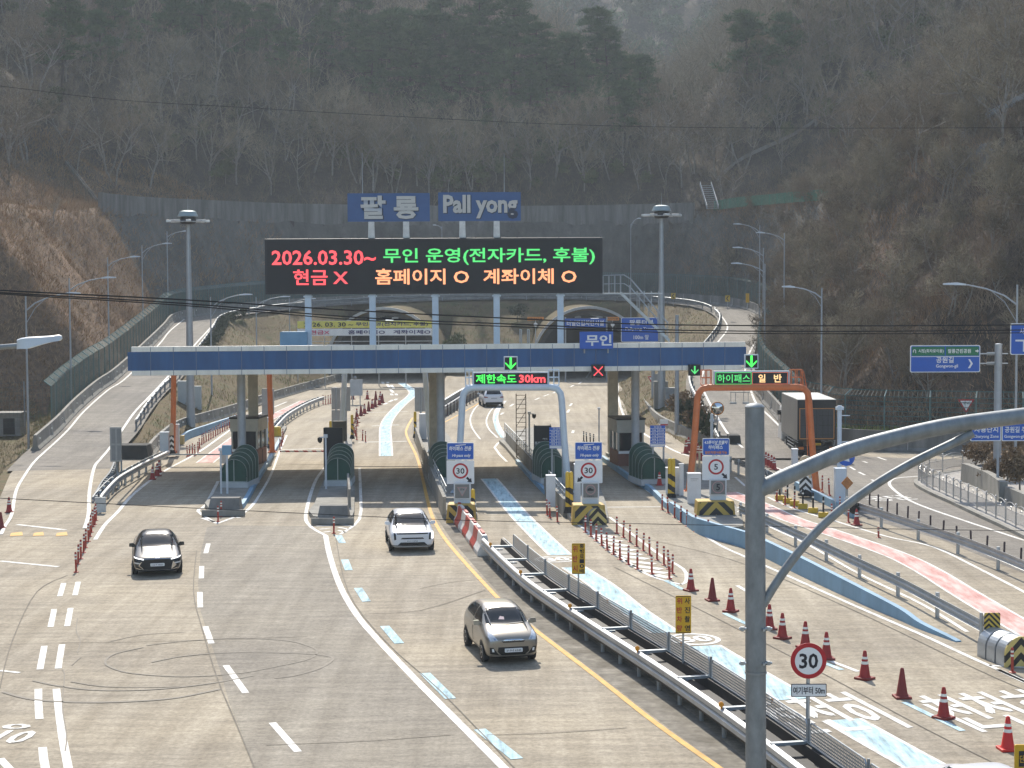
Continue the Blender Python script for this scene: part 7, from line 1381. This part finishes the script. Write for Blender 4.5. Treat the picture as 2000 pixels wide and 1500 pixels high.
# white car cut by the bottom edge ------------------------------------------
t = thing('saloon_car', 'white car roof and dark rear window cut by the bottom right photo edge', 'car', (9.75, 31.9, 0), R(13))
st = [(0.0, .40, .60, .68, .60, .66, .80, .60, .90), (.06, .28, .78, .86, .62, .84, .88, .70, .98), (.3, .24, .85, .92, .66, .89, .94, .70, 1.05), (.8, .22, .86, .925, .66, .88, .95, .62, 1.24), (1.4, .22, .86, .925, .66, .88, .95, .57, 1.42), (2.1, .22, .86, .925, .66, .88, .94, .57, 1.45), (2.7, .22, .86, .925, .66, .88, .93, .58, 1.40), (3.4, .22, .86, .925, .66, .88, .90, .70, 1.02), (4.2, .22, .85, .92, .64, .87, .82, .72, .90), (4.75, .26, .78, .84, .6, .78, .74, .66, .78), (4.85, .36, .6, .68, .56, .62, .68, .54, .70)]
bo, bv = car_body(t, st, PAINTW); decal(bv, [(-.60, .45), (-.52, 1.32), (.52, 1.32), (.60, .45)], 't', t, 'rear_window', GLASSD)
for s in (-1, 1): decal(bv, [(.9, 1.0), (1.4, 1.34), (2.2, 1.38), (2.8, 1.3), (3.2, 1.0)], 's', t, 'side_window', GLASSD, side=s); wheel(t, s * .92, .9, .34); wheel(t, s * .92, 3.8, .34); mirror_(t, s * .89, 3.0, 1.0, PAINTW)
# box truck ------------------------------------------------------------
pr_ = G(1595, 897); t = thing('box_truck', 'dark grey box truck with orange edged rear doors on the right', 'truck', (pr_.x, pr_.y, 0), R(-.5)); LB = 6.9; W2 = 1.20
BOXM = M('grey_box_side', (.235, .225, .205), .5, .1, var=.12, scale=.6); BOXD = M('dark_rear_door', (.045, .046, .05), .5, var=.25)
MB().bx(-W2, W2, .06, LB, 1.18, 3.68).obj('cargo_box', BOXM, t, bevel=.03); MB().bx(-W2 + .01, W2 - .01, .0, LB, 3.685, 3.71).obj('box_roof', M('pale_box_roof', (.50, .50, .46), .5, var=.1), t)
MB().bx(-W2 + .02, W2 - .02, .0, .055, 1.2, 3.66).obj('rear_frame', BLACK, t); 
for s in (-1, 1):
    d = MB().bx(min(s * .02, s * 1.02), max(s * .02, s * 1.02), -.04, -.001, 1.34, 3.10).obj('rear_door', BOXD, t); b = MB()
    for z in (1.5, 2.1, 2.7): b.bx(min(s * .1, s * .95), max(s * .1, s * .95), -.052, -.041, z, z + .03)
    for x in (.35, .7): b.bx(s * x - .015, s * x + .015, -.06, -.041, 1.36, 3.08)
    b.obj('locking_bar', M('bar_black', (.012, .012, .012), .4, var=0), d)
OE = M('orange_edge', (.50, .22, .06), .5, var=.1); MB().bx(-1.08, 1.08, -.03, -.001, 3.12, 3.17).bx(-1.08, -1.03, -.03, -.001, 1.25, 3.11).bx(1.03, 1.08, -.03, -.001, 1.25, 3.11).bx(-1.02, 1.02, -.03, -.001, 1.25, 1.31).obj('orange_edging', OE, t)
MB().bx(-.45, .45, .1, LB + 1.6, .75, 1.0).obj('chassis', BLACK, t); MB().bx(-W2, W2, .1, .25, .55, .80).obj('rear_bumper', BLACK, t); [MB().bx(s * .95 - .16, s * .95 + .16, .05, .09, .60, .76).obj('tail_light', M('orange_tail', (.55, .16, .03), .4, var=.1), t) for s in (-1, 1)]
MB().bx(-.27, .27, .05, .09, .86, 1.0).obj('number_plate', SIGNY, t); text('80버 1234', INK, t, 0, .93, .44, .08, .04)
for s in (-1, 1):
    b = MB(); x = s * 1.12
    for z in (.55, .75, .95): b.bx(x - .03, x + .03, 1.9, 4.6, z, z + .05)
    b.obj('side_guard', GALV, t); b = MB(); 
    for z in (1.0, 1.12): b.bx(x - .02, x + .02, .3, LB - .2, z, z + .03)
    b.obj('side_rail', GALV, t)
    for y in (1.2, 5.6, LB + 1.0): wheel(t, s * 1.12, y, .48, .42)
    MB().bx(min(s * 1.05, s * 1.3), max(s * 1.05, s * 1.3), LB + .9, LB + 1.2, 2.2, 2.5).obj('mirror', BLACK, t)
CABM = M('white_cab', (.62, .63, .62), .4, var=.06, coat=.4); MB().add([(-1.15, LB + .25, .55), (1.15, LB + .25, .55), (1.15, LB + 2.1, .55), (-1.15, LB + 2.1, .55), (-1.12, LB + .25, 2.75), (1.12, LB + .25, 2.75), (1.05, LB + 1.75, 2.75), (-1.05, LB + 1.75, 2.75)], [(0, 1, 5, 4), (1, 2, 6, 5), (2, 3, 7, 6), (3, 0, 4, 7), (4, 5, 6, 7), (3, 2, 1, 0)]).obj('cab', CABM, t, bevel=.08)
[MB().bx(min(s * 1.12, s * 1.16), max(s * 1.12, s * 1.16), LB + .6, LB + 1.5, 1.7, 2.4).obj('cab_window', GLASSD, t) for s in (-1, 1)]
# ------------------------------------------------------------------ vegetation
def np_mesh(name, V, T, mat):
    V = np.asarray(V, np.float32).reshape(-1, 3); T = np.asarray(T, np.int32).reshape(-1, 3)
    me = bpy.data.meshes.new(name); me.vertices.add(len(V)); me.vertices.foreach_set('co', V.ravel()); me.loops.add(T.size); me.loops.foreach_set('vertex_index', T.ravel())
    me.polygons.add(len(T)); me.polygons.foreach_set('loop_start', np.arange(0, T.size, 3)); me.polygons.foreach_set('loop_total', np.full(len(T), 3)); me.materials.append(mat); me.update(calc_edges=True)
    return me
def put(me, name, parent=None):
    o = bpy.data.objects.new(name, me); COL.objects.link(o); o.parent = parent; return o
def blades(Pn, D, w, side=None):                       # one slim triangle from each point along D, base width w
    n = len(Pn); a = NR.normal(size=(n, 3)) if side is None else side; s = np.cross(D, a); s /= np.linalg.norm(s, axis=1, keepdims=True) + 1e-9
    w = np.broadcast_to(np.asarray(w, float), (n,))[:, None]
    V = np.stack([Pn - s * w / 2, Pn + s * w / 2, Pn + D], 1).reshape(-1, 3); return V, np.arange(n * 3).reshape(-1, 3)
def leafmat(name, c0, c1, c2, scale=.8, rough=.8, trans=0.0):
    return ramp_mat(name, [(.32, c0), (.5, c1), (.68, c2)], scale, rough)
TWIG = leafmat('grey_brown_twigs', (.10, .082, .054), (.24, .20, .132), (.41, .35, .245), .35); TWIG2 = leafmat('warm_brown_twigs', (.085, .064, .042), (.19, .148, .096), (.31, .24, .16), .3); BARK = M('grey_bark', (.26, .235, .20), .9, var=.35, scale=4)
BARKP = M('pine_bark', (.07, .05, .04), .9, var=.35, scale=4); NEEDLE = leafmat('pine_needles', (.045, .075, .032), (.085, .125, .052), (.15, .19, .09), .5); OLIVE = leafmat('olive_foliage', (.04, .05, .02), (.08, .085, .035), (.14, .13, .06), .4); SPRING = leafmat('fresh_green_leaves', (.05, .07, .02), (.10, .12, .04), (.17, .17, .07), .7)
def bare(seed, hgt, stems=1, dens=1.0):
    rg = random.Random(seed); tr = MB(); P0, D0, W0 = [], [], []
    def go(p, d, L, r, dep):
        pts = [p]; q = p.copy(); dd = d.copy()
        for k in range(3):
            dd = (dd + Vector((rg.gauss(0, .16), rg.gauss(0, .16), rg.gauss(.05, .10)))).normalized(); q = q + dd * L / 3; pts.append(q.copy())
        if dep <= 1: tr.tube(pts, [r, r * .82, r * .65, r * .45], 5 if dep == 0 else 3, False)
        else:
            for a, b_ in zip(pts[:-1], pts[1:]): P0.append(a); D0.append((b_ - a) * 1.05); W0.append(r * 2.0)
        if dep >= 4: return
        nch = [int(7 * dens), int(6 * dens), int(5 * dens), 4][dep]
        for k in range(nch):
            t = rg.uniform(.30 if dep else .35, 1.0); i = min(2, int(t * 3)); b0 = pts[i].lerp(pts[i + 1], t * 3 - i); ax = Vector((rg.gauss(0, 1), rg.gauss(0, 1), rg.gauss(.35, .5))).normalized()
            nd = (dd * .65 + ax * .85).normalized(); go(b0, nd, L * rg.uniform(.42, .62), max(.014, r * .52), dep + 1)
    for s_ in range(stems):
        d = Vector((rg.gauss(0, .12 + .12 * (stems > 1)), rg.gauss(0, .12 + .12 * (stems > 1)), 1)).normalized(); go(Vector((rg.uniform(-.3, .3) * (stems > 1), rg.uniform(-.3, .3) * (stems > 1), -.4)), d, hgt * .62, hgt * .013, 0)
    V, T = blades(np.array([tuple(x) for x in P0]), np.array([tuple(x) for x in D0]), np.maximum(.038, np.array(W0) * 1.1)); return tr, V, T
def pine(seed, hgt):
    rg = random.Random(seed); tr = MB(); V, T = [], []; off_ = 0; bend = Vector((rg.gauss(0, .5), rg.gauss(0, .5), 0)); tp = [Vector((0, 0, -.4)), bend * .4 + Vector((0, 0, hgt * .4)), bend + Vector((0, 0, hgt * .75)), bend * 1.2 + Vector((0, 0, hgt * .97))]
    tr.tube(tp, [hgt * .016, hgt * .013, hgt * .009, hgt * .004], 6, False); cen = []
    for k in range(38):
        t = rg.uniform(.34, 1.0); z = hgt * t; ax = rg.uniform(0, 6.283); rad = hgt * .30 * (1.15 - t) ** .5 * rg.uniform(.45, 1.1); b0 = bend * t + Vector((0, 0, z - rad * .12)); e = b0 + Vector((math.cos(ax) * rad, math.sin(ax) * rad, rad * rg.uniform(.02, .35)))
        tr.tube([b0, b0.lerp(e, .6) - Vector((0, 0, .1)), e], [.05, .035, .015], 3, False)
        for j in range(rg.choice((3, 4, 4, 5))): cen.append((b0.lerp(e, rg.uniform(.55, 1.1)) + Vector((rg.gauss(0, .35), rg.gauss(0, .35), rg.gauss(.1, .18))), rg.uniform(.6, 1.05)))
    cen.append((tp[-1], .7))
    for c_, r in cen:
        n = 46; d = NR.normal(size=(n, 3)); d[:, 2] = np.abs(d[:, 2]) * .9 + .1 - .3 * (NR.random(n) < .3); d /= np.linalg.norm(d, axis=1, keepdims=True); p = np.array(tuple(c_)) + d * NR.random((n, 1)) * r * np.array([.75, .75, .30]); v, t_ = blades(p, d * r * NR.uniform(.45, .8, (n, 1)), .13); V.append(v); T.append(t_ + off_); off_ += len(v)
    return tr, np.concatenate(V), np.concatenate(T)
def leafy(seed, rad, hgt, n, leaf=.16, flat=.75, lumps=16):
    rg = np.random.default_rng(seed); lc = rg.normal(size=(lumps, 3)); lc /= np.linalg.norm(lc, axis=1, keepdims=True); lc *= rg.uniform(.3, .8, (lumps, 1)) * np.array([rad, rad, hgt * .4]); lc[:, 2] += hgt * .55
    k = rg.integers(0, lumps, n); d = rg.normal(size=(n, 3)); d /= np.linalg.norm(d, axis=1, keepdims=True); p = lc[k] + d * rad * .42 * rg.random((n, 1)) ** .4 * np.array([1, 1, flat]); dd = rg.normal(size=(n, 3)); dd[:, 2] = np.abs(dd[:, 2]); dd /= np.linalg.norm(dd, axis=1, keepdims=True)
    p[:, 2] = np.maximum(p[:, 2], .02); return blades(p, dd * leaf * 1.7, leaf)
def tree_proto(kind, seed, hgt, stems=1, mt=TWIG, dens=1.0):
    tr, V, T = bare(seed, hgt, stems, dens) if kind == 'b' else pine(seed, hgt); nm = ('bare_tree' if hgt > 5 else 'bare_shrub') if kind == 'b' else 'pine_tree'
    t = thing(nm, 'x', 'tree' if hgt > 5 else 'shrub'); tr.obj('trunk', BARK if kind == 'b' else BARKP, t, smooth=True, fix=False); put(np_mesh('crown', V, T, mt), 'crown', t); return t
def use(pro, loc, sc, rz, label, group, fresh):
    o = pro if fresh else copy_tree(pro); o.location = loc; o.scale = (sc, sc, sc * random.uniform(.9, 1.1)); o.rotation_euler = (0, 0, rz); o['label'] = label; o['group'] = group; return o
def uvof(p):
    q = p - Vector((0, 0, H)); dd = q.dot(fwd); return 1000 + F * q.dot(rt) / dd, 750 - F * q.dot(up) / dd
def scatter(n, x0, x1, y0, y1, ok, spacing):
    out = []; tries = 0; cell = {}
    while len(out) < n and tries < n * 60:
        tries += 1; x, y = random.uniform(x0, x1), random.uniform(y0, y1); s = spacing(x, y) if callable(spacing) else spacing
        u = 1000 + F * x / y
        if u < -120 or u > 2120: continue
        ci = (int(x // 6), int(y // 6))
        if any((x - a) ** 2 + (y - b_) ** 2 < s * s for i in (-1, 0, 1) for j in (-1, 0, 1) for a, b_ in cell.get((ci[0] + i, ci[1] + j), ())): continue
        z = hz(x, y)
        if not ok(x, y, z): continue
        v = uvof(Vector((x, y, z)))[1]
        if v < -110: continue
        cell.setdefault(ci, []).append((x, y)); out.append((x, y, z))
    return out
BT = [tree_proto('b', 10 + k, 9.5, 1 + k % 2, (TWIG, TWIG2, TWIG)[k % 3]) for k in range(5)]; PT = [tree_proto('p', 50 + k, 10.5, 1, NEEDLE) for k in range(4)]; used = set()
def plant(pro, loc, sc, label, group):
    f = id(pro) not in used; used.add(id(pro)); return use(pro, loc, sc, random.uniform(0, 6.28), label, group, f)
def edge_d(x, y): return float(lerp_grid(GD, x, y))
INSV = inside(GX, GY, EARR).astype(float)
def is_in(x, y): return lerp_grid(INSV, x, y) > .5
def wooded(x, y, z):
    if is_in(x, y): return False
    u, v = uvof(Vector((x, y, z)))
    if x > 15 and y < 235: return z > 24 and (u > 1650 or v < 240)
    if x < -30 and y < 225: return z > 23.5
    return edge_d(x, y) > 13.5 and z > 21.5
pts = scatter(2100, -125, 125, 100, 412, wooded, lambda x, y: 2.7 if y > 250 else 4.6)
pts.sort(key=lambda p: p[1]); LB_ = {'c': ('bare grey brown tree in the leafless wood on the hill above the cutting', 'bare trees on the hill above the cutting'), 'r': ('bare thin stemmed tree on the steep right hillside', 'bare trees on the right hillside'), 'l': ('bare brown tree on the left hillside above the dry slope', 'bare trees on the left hillside')}
# pines stand together in the middle of the hill and upper left
pine_uv = [(745, 60), (705, 25), (790, 40), (880, 110), (920, 95), (960, 130), (1000, 115), (940, 75), (900, 150), (1050, 120), (1085, 100), (1110, 130), (1070, 160), (1125, 165), (1030, 165), (980, 175), (1210, 130), (1190, 115), (200, 80), (230, 50), (395, 30), (420, 10), (520, 25), (620, 70), (650, 20), (690, 95), (760, 110), (830, 85), (860, 45), (1250, 180), (1460, 110), (1530, 115), (120, 105), (330, 40), (560, 100), (480, 60), (1150, 200), (1220, 210), (845, 170), (800, 150), (720, 150), (1005, 65), (1165, 95)]
PG_ = [on_hill(u, v + 95, 235) for u, v in pine_uv]; PG_ = [p for p in PG_ if p.y < 398]
for p in PG_: plant(random.choice(PT), p, random.uniform(.85, 1.4), 'dark green pine standing in the leafless wood on the hill', 'pines on the hill')
tri = [p for p in pts if all((p[0] - q.x) ** 2 + (p[1] - q.y) ** 2 > 5 for q in PG_)]
nind = 272
for p in tri[:nind]:
    k = 'r' if p[0] > 15 and p[1] < 240 else 'l' if p[0] < -30 and p[1] < 228 else 'c'; l, g = LB_[k]; plant(BT[random.randrange(5)], p, random.uniform(.75, 1.3), l, g)
for u, v, sc, lab in ((1738, 345, 1.0, 'bare multi stemmed tree standing above the grey rock face on the right'), (1722, 352, .8, 'smaller bare tree left beside the multi stemmed one on the right slope'), (1868, 240, 1.25, 'tall bare tree above the pale broken stair at upper right'), (1905, 265, 1.2, 'tall bare tree just right of the broken stair foot'), (1600, 150, 1.1, 'bare tree at the top of the rock gully on the right'), (1960, 300, 1.1, 'bare tree at the right photo edge above the brown shrubs'), (1420, 412, .7, 'small bare tree beside the ladder at the net fence'), (1790, 340, .8, 'bare shrubby tree with dark seed heads on the right slope')):
    plant(BT[1 if 'multi' in lab else random.randrange(5)], on_hill(u, v, 110), sc, lab, 'single bare trees on the right slope')
BSH = [tree_proto('b', 70 + k, 4.2, 3, (TWIG2, TWIG)[k % 2]) for k in range(2)]
for p in scatter(165, 16, 75, 112, 230, lambda x, y, z: not is_in(x, y) and z > 3 and uvof(Vector((x, y, z)))[1] > 130, 2.6): plant(BSH[random.randrange(2)], p, random.uniform(.7, 1.4), 'bare many stemmed shrub on the brown scrub slope at the right', 'bare shrubs on the right slope')
# the rest of the wood as masses
def mass(name, pos, protos, mat, label):
    V, T, o_ = [], [], 0
    for x, y, z, s in pos:
        v, t = protos[NR.integers(len(protos))]; a = NR.uniform(0, 6.28); c_, s_ = math.cos(a), math.sin(a); q = v * s; q = np.stack([q[:, 0] * c_ - q[:, 1] * s_ + x, q[:, 0] * s_ + q[:, 1] * c_ + y, q[:, 2] + z], 1); V.append(q.astype(np.float32)); T.append(t + o_); o_ += len(v)
    o = put(np_mesh(name, np.concatenate(V), np.concatenate(T), mat), name); o['kind'] = 'stuff'; tag(o, label, 'woodland' if 'wood' in label else 'undergrowth'); return o
def thin(seed, h, n):
    tr, V, T = bare(seed, h, 1 + seed % 2, .8); idx = np.random.default_rng(seed).permutation(len(T))[:n]; tv = np.array(tr.v); tf = np.array([t for f in tr.f for t in ((f[0], f[1], f[2]), (f[0], f[2], f[3]))])
    W = np.concatenate([V.reshape(-1, 3, 3)[idx], tv[tf]]); return W.reshape(-1, 3), np.arange(len(W) * 3).reshape(-1, 3)
SB = [thin(90 + k, 8.5, 620) for k in range(4)]
mass('near_wood', [(p[0], p[1], p[2], NR.uniform(.9, 1.35)) for p in tri[nind:]], SB, TWIG, 'leafless grey brown wood filling the upper hill behind the nearer trees')
under = scatter(3000, -125, 125, 100, 412, lambda x, y, z: (not is_in(x, y)) and z > 20 and edge_d(x, y) > 8.5, 1.15)
SU = [thin(120 + k, 3.2, 260) for k in range(4)]
mass('undergrowth', [(x, y, z, NR.uniform(.6, 1.3)) for x, y, z in under], SU, TWIG2, 'thin leafless undergrowth between the trees of the hillside')
far_pos = []
while len(far_pos) < 2300:
    y = 405 + 300 * random.random() ** .8; x = random.uniform(-.33, .33) * y
    z = float(far_h(np.array([x]), np.array([y]))[0]); v = uvof(Vector((x, y, z)))[1]
    if v > -60: far_pos.append((x, y, z, NR.uniform(.9, 1.5)))
SL = [leafy(200 + k, 3.2, 7, 420, .55) for k in range(3)]; SF = [thin(140 + k, 9, 420) for k in range(3)]
mass('distant_wood', far_pos[:1100], [(v * np.array([1.1, 1.1, 1]), t) for v, t in SF], TWIG, 'hazy leafless wood on the farthest hill'); mass('distant_evergreens', far_pos[1100:1750], SL, NEEDLE, 'hazy dark evergreen wood patches on the farthest hill'); mass('distant_olive_trees', far_pos[1750:], SL, OLIVE, 'hazy olive green wood patches on the farthest hill')
mass('green_understory', [(p[0] + 1, p[1], p[2], NR.uniform(.6, 1.2)) for p in tri if fbm(np.array([p[0]]), np.array([p[1]]), 22, 97)[0] > .12 and p[1] > 235][:210], [leafy(420 + k, 1.7, 3.6, 260, .30) for k in range(3)], leafmat('dull_olive_leaves', (.06, .07, .03), (.125, .135, .06), (.21, .21, .105), .5), 'dull olive green undergrowth leaves scattered between the bare trees')
# a few yellowish and green crowns in the near wood
for i, (u, v) in enumerate(((610, 140), (110, 190), (460, 215), (450, 300), (440, 330), (90, 215), (1560, 90), (1330, 210))):
    p = on_hill(u, v + 30, 200); t = thing('green_shrub', 'yellow green leafy shrub showing among the bare trees of the hill', 'shrub', p, 0, 'leafy shrubs in the bare wood'); put(np_mesh('foliage', *leafy(300 + i, 1.7, 3.6, 500, .26), OLIVE), 'foliage', t); MB().tube([(0, 0, -.4), (.1, 0, 1.6)], [.08, .04], 5).obj('stem', BARK, t)
# dry grass and scrub on the slopes, as masses nobody could count
def cover(name, N, x0, x1, y0, y1, ok, L, W, mat, label, up_=1.0, lean=.6, dz=0.0):
    X = NR.uniform(x0, x1, N); Y = NR.uniform(y0, y1, N); U = 1000 + F * X / np.maximum(Y, 1); k = (U > -60) & (U < 2060); X, Y = X[k], Y[k]; Z = hgt_(X, Y); k = ok(X, Y, Z); X, Y, Z = X[k], Y[k], Z[k]
    n = len(X); D = NR.normal(size=(n, 3)) * lean; D[:, 2] = np.abs(D[:, 2]) + up_; D /= np.linalg.norm(D, axis=1, keepdims=True); cl = 1 + 1.2 * np.clip(fbm(X, Y, 3.0, 71), -.5, .8); v, t = blades(np.stack([X, Y, Z - .05 + dz], 1), D * (NR.uniform(L[0], L[1], n) * cl)[:, None], NR.uniform(W[0], W[1], n)); o = put(np_mesh(name, v, t, mat), name); o['kind'] = 'stuff'; tag(o, label, 'grass' if 'grass' in label else 'scrub'); return o
ins_ = is_in
DRYG = leafmat('dry_orange_grass', (.15, .092, .046), (.33, .208, .108), (.48, .335, .19), .45); SCR = leafmat('brown_scrub_twigs', (.085, .062, .043), (.205, .152, .104), (.36, .27, .18), .35); RUST = leafmat('rusty_brush', (.18, .105, .056), (.34, .212, .118), (.48, .325, .19), .4); GRN = leafmat('green_grass_blades', (.08, .12, .025), (.16, .21, .05), (.25, .26, .10), .8); WALLV = leafmat('dead_creeper', (.06, .055, .048), (.12, .108, .095), (.17, .155, .135), .5)
cover('dry_grass', 230000, -75, -25, 60, 232, lambda X, Y, Z: ~ins_(X, Y) & (Z < 31) & (X < -22), (.35, 1.0), (.04, .09), DRYG, 'dry orange brown grass covering the left slope', .55, .7)
cover('right_scrub', 330000, 15, 80, 100, 240, lambda X, Y, Z: ~ins_(X, Y) & (Z > .3) & (fbm(X, Y, 8, 61) > -.35) & ~((Y > 165) & (X < 42) & (Z < 20) & (fbm(X, Y, 6, 77) < -.1)), (.5, 1.9), (.03, .06), SCR, 'dark brown leafless scrub covering the right slope', .7, .8)
cover('rusty_scrub', 110000, 15, 70, 108, 235, lambda X, Y, Z: ~ins_(X, Y) & (Z > 1) & ((fbm(X, Y, 10, 83) > .12) | ((Y > 150) & (X < 40) & (Z > 3))), (.4, 1.5), (.03, .07), RUST, 'rust brown dry brush in patches on the right slope', .7, .7)
cover('forest_floor_twigs', 300000, -125, 125, 100, 415, lambda X, Y, Z: ~ins_(X, Y) & (Z > 20.8), (.6, 2.1), (.03, .06), SCR, 'dead brown scrub and twigs on the floor of the hill', .8, .8)
cover('rock_brush', 60000, 14, 50, 160, 242, lambda X, Y, Z: ~is_in(X, Y) & (Z > 4) & (Z < 22) & (fbm(X, Y, 5, 57) > -.2), (.35, 1.2), (.03, .07), leafmat('rock_grass', (.07, .062, .05), (.13, .108, .082), (.21, .15, .095), .4), 'thin brown and grey brush growing on the rock face at right', -.2, .8, .1)
cover('dead_creeper', 40000, -50, 45, 236, 262, lambda X, Y, Z: ~ins_(X, Y) & (Z > 9) & (Z < 20.5), (.3, .9), (.03, .07), WALLV, 'dead grey creeper scrub hanging on the grey cutting', -.1, .8, .1)
bank_ok = lambda X, Y, Z: ins_(X, Y) & (Z > -.05) & (lerp_grid(GL, X, Y) > 3.4)
cover('bank_dry_grass', 60000, -42, 30, 112, 231, bank_ok, (.18, .5), (.03, .06), leafmat('straw_grass', (.13, .095, .042), (.25, .175, .08), (.36, .27, .13), .6), 'straw coloured dry grass on the banks inside the ramps', .7, .7)
cover('bank_green_grass', 40000, -42, 30, 112, 231, lambda X, Y, Z: bank_ok(X, Y, Z) & (fbm(X, Y, 7, 91) > .05), (.2, .55), (.03, .06), GRN, 'fresh green grass patches on the banks inside the ramps', .8, .6)
cover('verge_grass', 34000, -50, -24, 70, 145, lambda X, Y, Z: (Z > -.2) & (X < -27.5 - .0 * Y) & (lerp_grid(GL, X, Y) > 3.3), (.12, .4), (.02, .05), leafmat('verge_mix', (.09, .085, .035), (.17, .15, .065), (.25, .21, .11), .8), 'mixed short grass on the verge at the left edge', .8, .6)
gq = [p for p in offset(rw, 1.2)]; N = 2600; b0 = np.array([tuple(p) for p in resample(offset(rw, -.75), .02)]); b0 = b0[NR.integers(0, len(b0), N)] + NR.normal(size=(N, 3)) * np.array([.25, .3, 0]); b0[:, 2] = 1.25; D = NR.normal(size=(N, 3)) * .5; D[:, 2] = np.abs(D[:, 2]) + .8; v, t_ = blades(b0, D / np.linalg.norm(D, axis=1, keepdims=True) * NR.uniform(.15, .55, (N, 1)), .05); o = put(np_mesh('fence_foot_grass', v, t_, GRN), 'fence_foot_grass'); o['kind'] = 'stuff'; tag(o, 'green grass tufts growing along the foot of the long right fence', 'grass')
# shrubs one can tell apart
def shrub(name, label, p, rad, h, n, mat, leaf=.14, group=None, stem=True, conif=False):
    t = thing(name, label, 'shrub', p, random.uniform(0, 6), group); V, T = leafy(random.randrange(9999), rad, h, n, leaf)
    if conif: k = (1.08 - V[:, 2:3] / h).clip(.08, 1); V[:, :2] *= k * 1.25
    put(np_mesh('foliage', V, T, mat), 'foliage', t)
    if stem: MB().tube([(0, 0, -.3), (.05, 0, h * .6)], [.06, .03], 5).obj('stem', BARK, t)
    return t
DKG = leafmat('dark_shrub_leaves', (.022, .034, .016), (.05, .065, .032), (.10, .11, .06), 1.2); BRS = leafmat('brown_shrub_leaves', (.10, .065, .035), (.20, .135, .075), (.30, .21, .12), 1.0)
for i, p in enumerate(resample([q for q in offset(LOOP, 3.5)[:len(LOOP) // 2] if 158 < q.y < 214], 1.9)): p.z = hz(p.x, p.y); shrub('hedge_shrub', 'dark clipped shrub in the row along the inner edge of the left ramp', p, .7, 1.3, 420, DKG, .12, 'hedge shrubs along the left ramp')
for i, (u, v, s) in enumerate(((1330, 826, 1.0), (1343, 834, 1.15), (1356, 842, 1.1), (1371, 849, 1.05), (1384, 852, 1.0))): p = G(u, v, .9); p.z = max(hz(p.x, p.y), .2); shrub('evergreen_shrub', 'slim dark evergreen beside the right barrier wall, ' + ('leftmost', 'second from left', 'middle one', 'second from right', 'rightmost')[i], p, .62 * s, 2.6 * s, 900, DKG, .13, 'evergreens beside the right barrier', conif=True)
for i, (u, v, s) in enumerate(((1345, 800, 1.3), (1362, 812, 1.2), (1325, 790, 1.0))): p = G(u, v + 16, 1.2); p.z = max(hz(p.x, p.y), .2); shrub('brown_shrub', 'brown dry shrub behind the evergreens beside the right barrier, ' + ('tallest', 'right', 'left')[i], p, 1.0 * s, 2.0 * s, 1000, BRS, .13, 'brown shrubs beside the right barrier')
p = P(885, 604, 214); p.z = hz(p.x, p.y); shrub('green_shrub', 'yellow green bush on the bank between the two tunnel mouths', p, 2.0, 3.6, 1500, SPRING, .2)
for i, (u, Y) in enumerate(((1120, 226), (1168, 226), (1218, 224), (1062, 227), (1010, 227))): p = P(u, 590, Y); p.z = hz(p.x, p.y); t = thing('roadside_tree', 'small dark round headed tree on the bank above the right tunnel, ' + ('third from left', 'fourth from left', 'rightmost', 'second from left', 'leftmost')[i], 'tree', p, 0, 'round headed trees above the right tunnel'); put(np_mesh('crown', *leafy(500 + i, 1.25, 2.4, 800, .17), DKG), 'crown', t); MB().tube([(0, 0, -.3), (.1, 0, .9)], [.09, .06], 6).obj('trunk', BARK, t)
for i, (u, v, rd, h, lab) in enumerate(((1925, 915, 1.3, 1.9, 'brown leafy shrub around the thick sign pole on the right'), (1968, 935, 1.2, 1.8, 'brown leafy shrub at the right edge beside the thin pole'), (1905, 905, .8, 1.3, 'small brown shrub at the end of the far pedestrian fence'), (1945, 950, 1.0, 1.5, 'brown shrub spilling over the stained retaining wall'), (1992, 960, 1.3, 2.2, 'tall brown shrub cut by the right photo edge'), (1990, 905, 1.2, 2.4, 'brown shrub behind the thin pole at the right edge'))): p = G(u, v, .2); shrub('brown_shrub', lab, p, rd, h, 1300, BRS, .12)
# a bare sapling at the mesh fence and on the dry slope
plant(BT[2], on_hill(105, 440, 120), .38, 'small bare sapling on the dry grass slope at the upper left', 'single bare trees on the left slope')
for p_ in BT + PT + BSH:
    if id(p_) not in used: plant(p_, on_hill(700 + random.uniform(-200, 200), 330, 240), .8, 'bare grey brown tree in the leafless wood on the hill above the cutting', 'bare trees on the hill above the cutting')
# ------------------------------------------------------------------ the air
b = MB().bx(-480, 480, -60, 940, -2.3, 340); me = bpy.data.meshes.new('haze'); me.from_pydata(b.v, [], b.f); bm = bmesh.new(); bm.from_mesh(me); bmesh.ops.recalc_face_normals(bm, faces=bm.faces); bm.to_mesh(me); bm.free()
hm = bpy.data.materials.new('haze_air'); hm.use_nodes = True; hn = hm.node_tree.nodes; hn.remove(hn['Principled BSDF']); pv = hn.new('ShaderNodeVolumePrincipled'); pv.inputs['Density'].default_value = .00036; pv.inputs['Color'].default_value = (.78, .88, .96, 1); pv.inputs['Anisotropy'].default_value = .25
hm.node_tree.links.new(pv.outputs[0], hn['Material Output'].inputs['Volume']); hm.cycles.homogeneous_volume = True if hasattr(hm.cycles, 'homogeneous_volume') else None
me.materials.append(hm); o = bpy.data.objects.new('haze', me); COL.objects.link(o); o['kind'] = 'stuff'; tag(o, 'thin pale haze filling the valley and greying the far hill', 'haze')
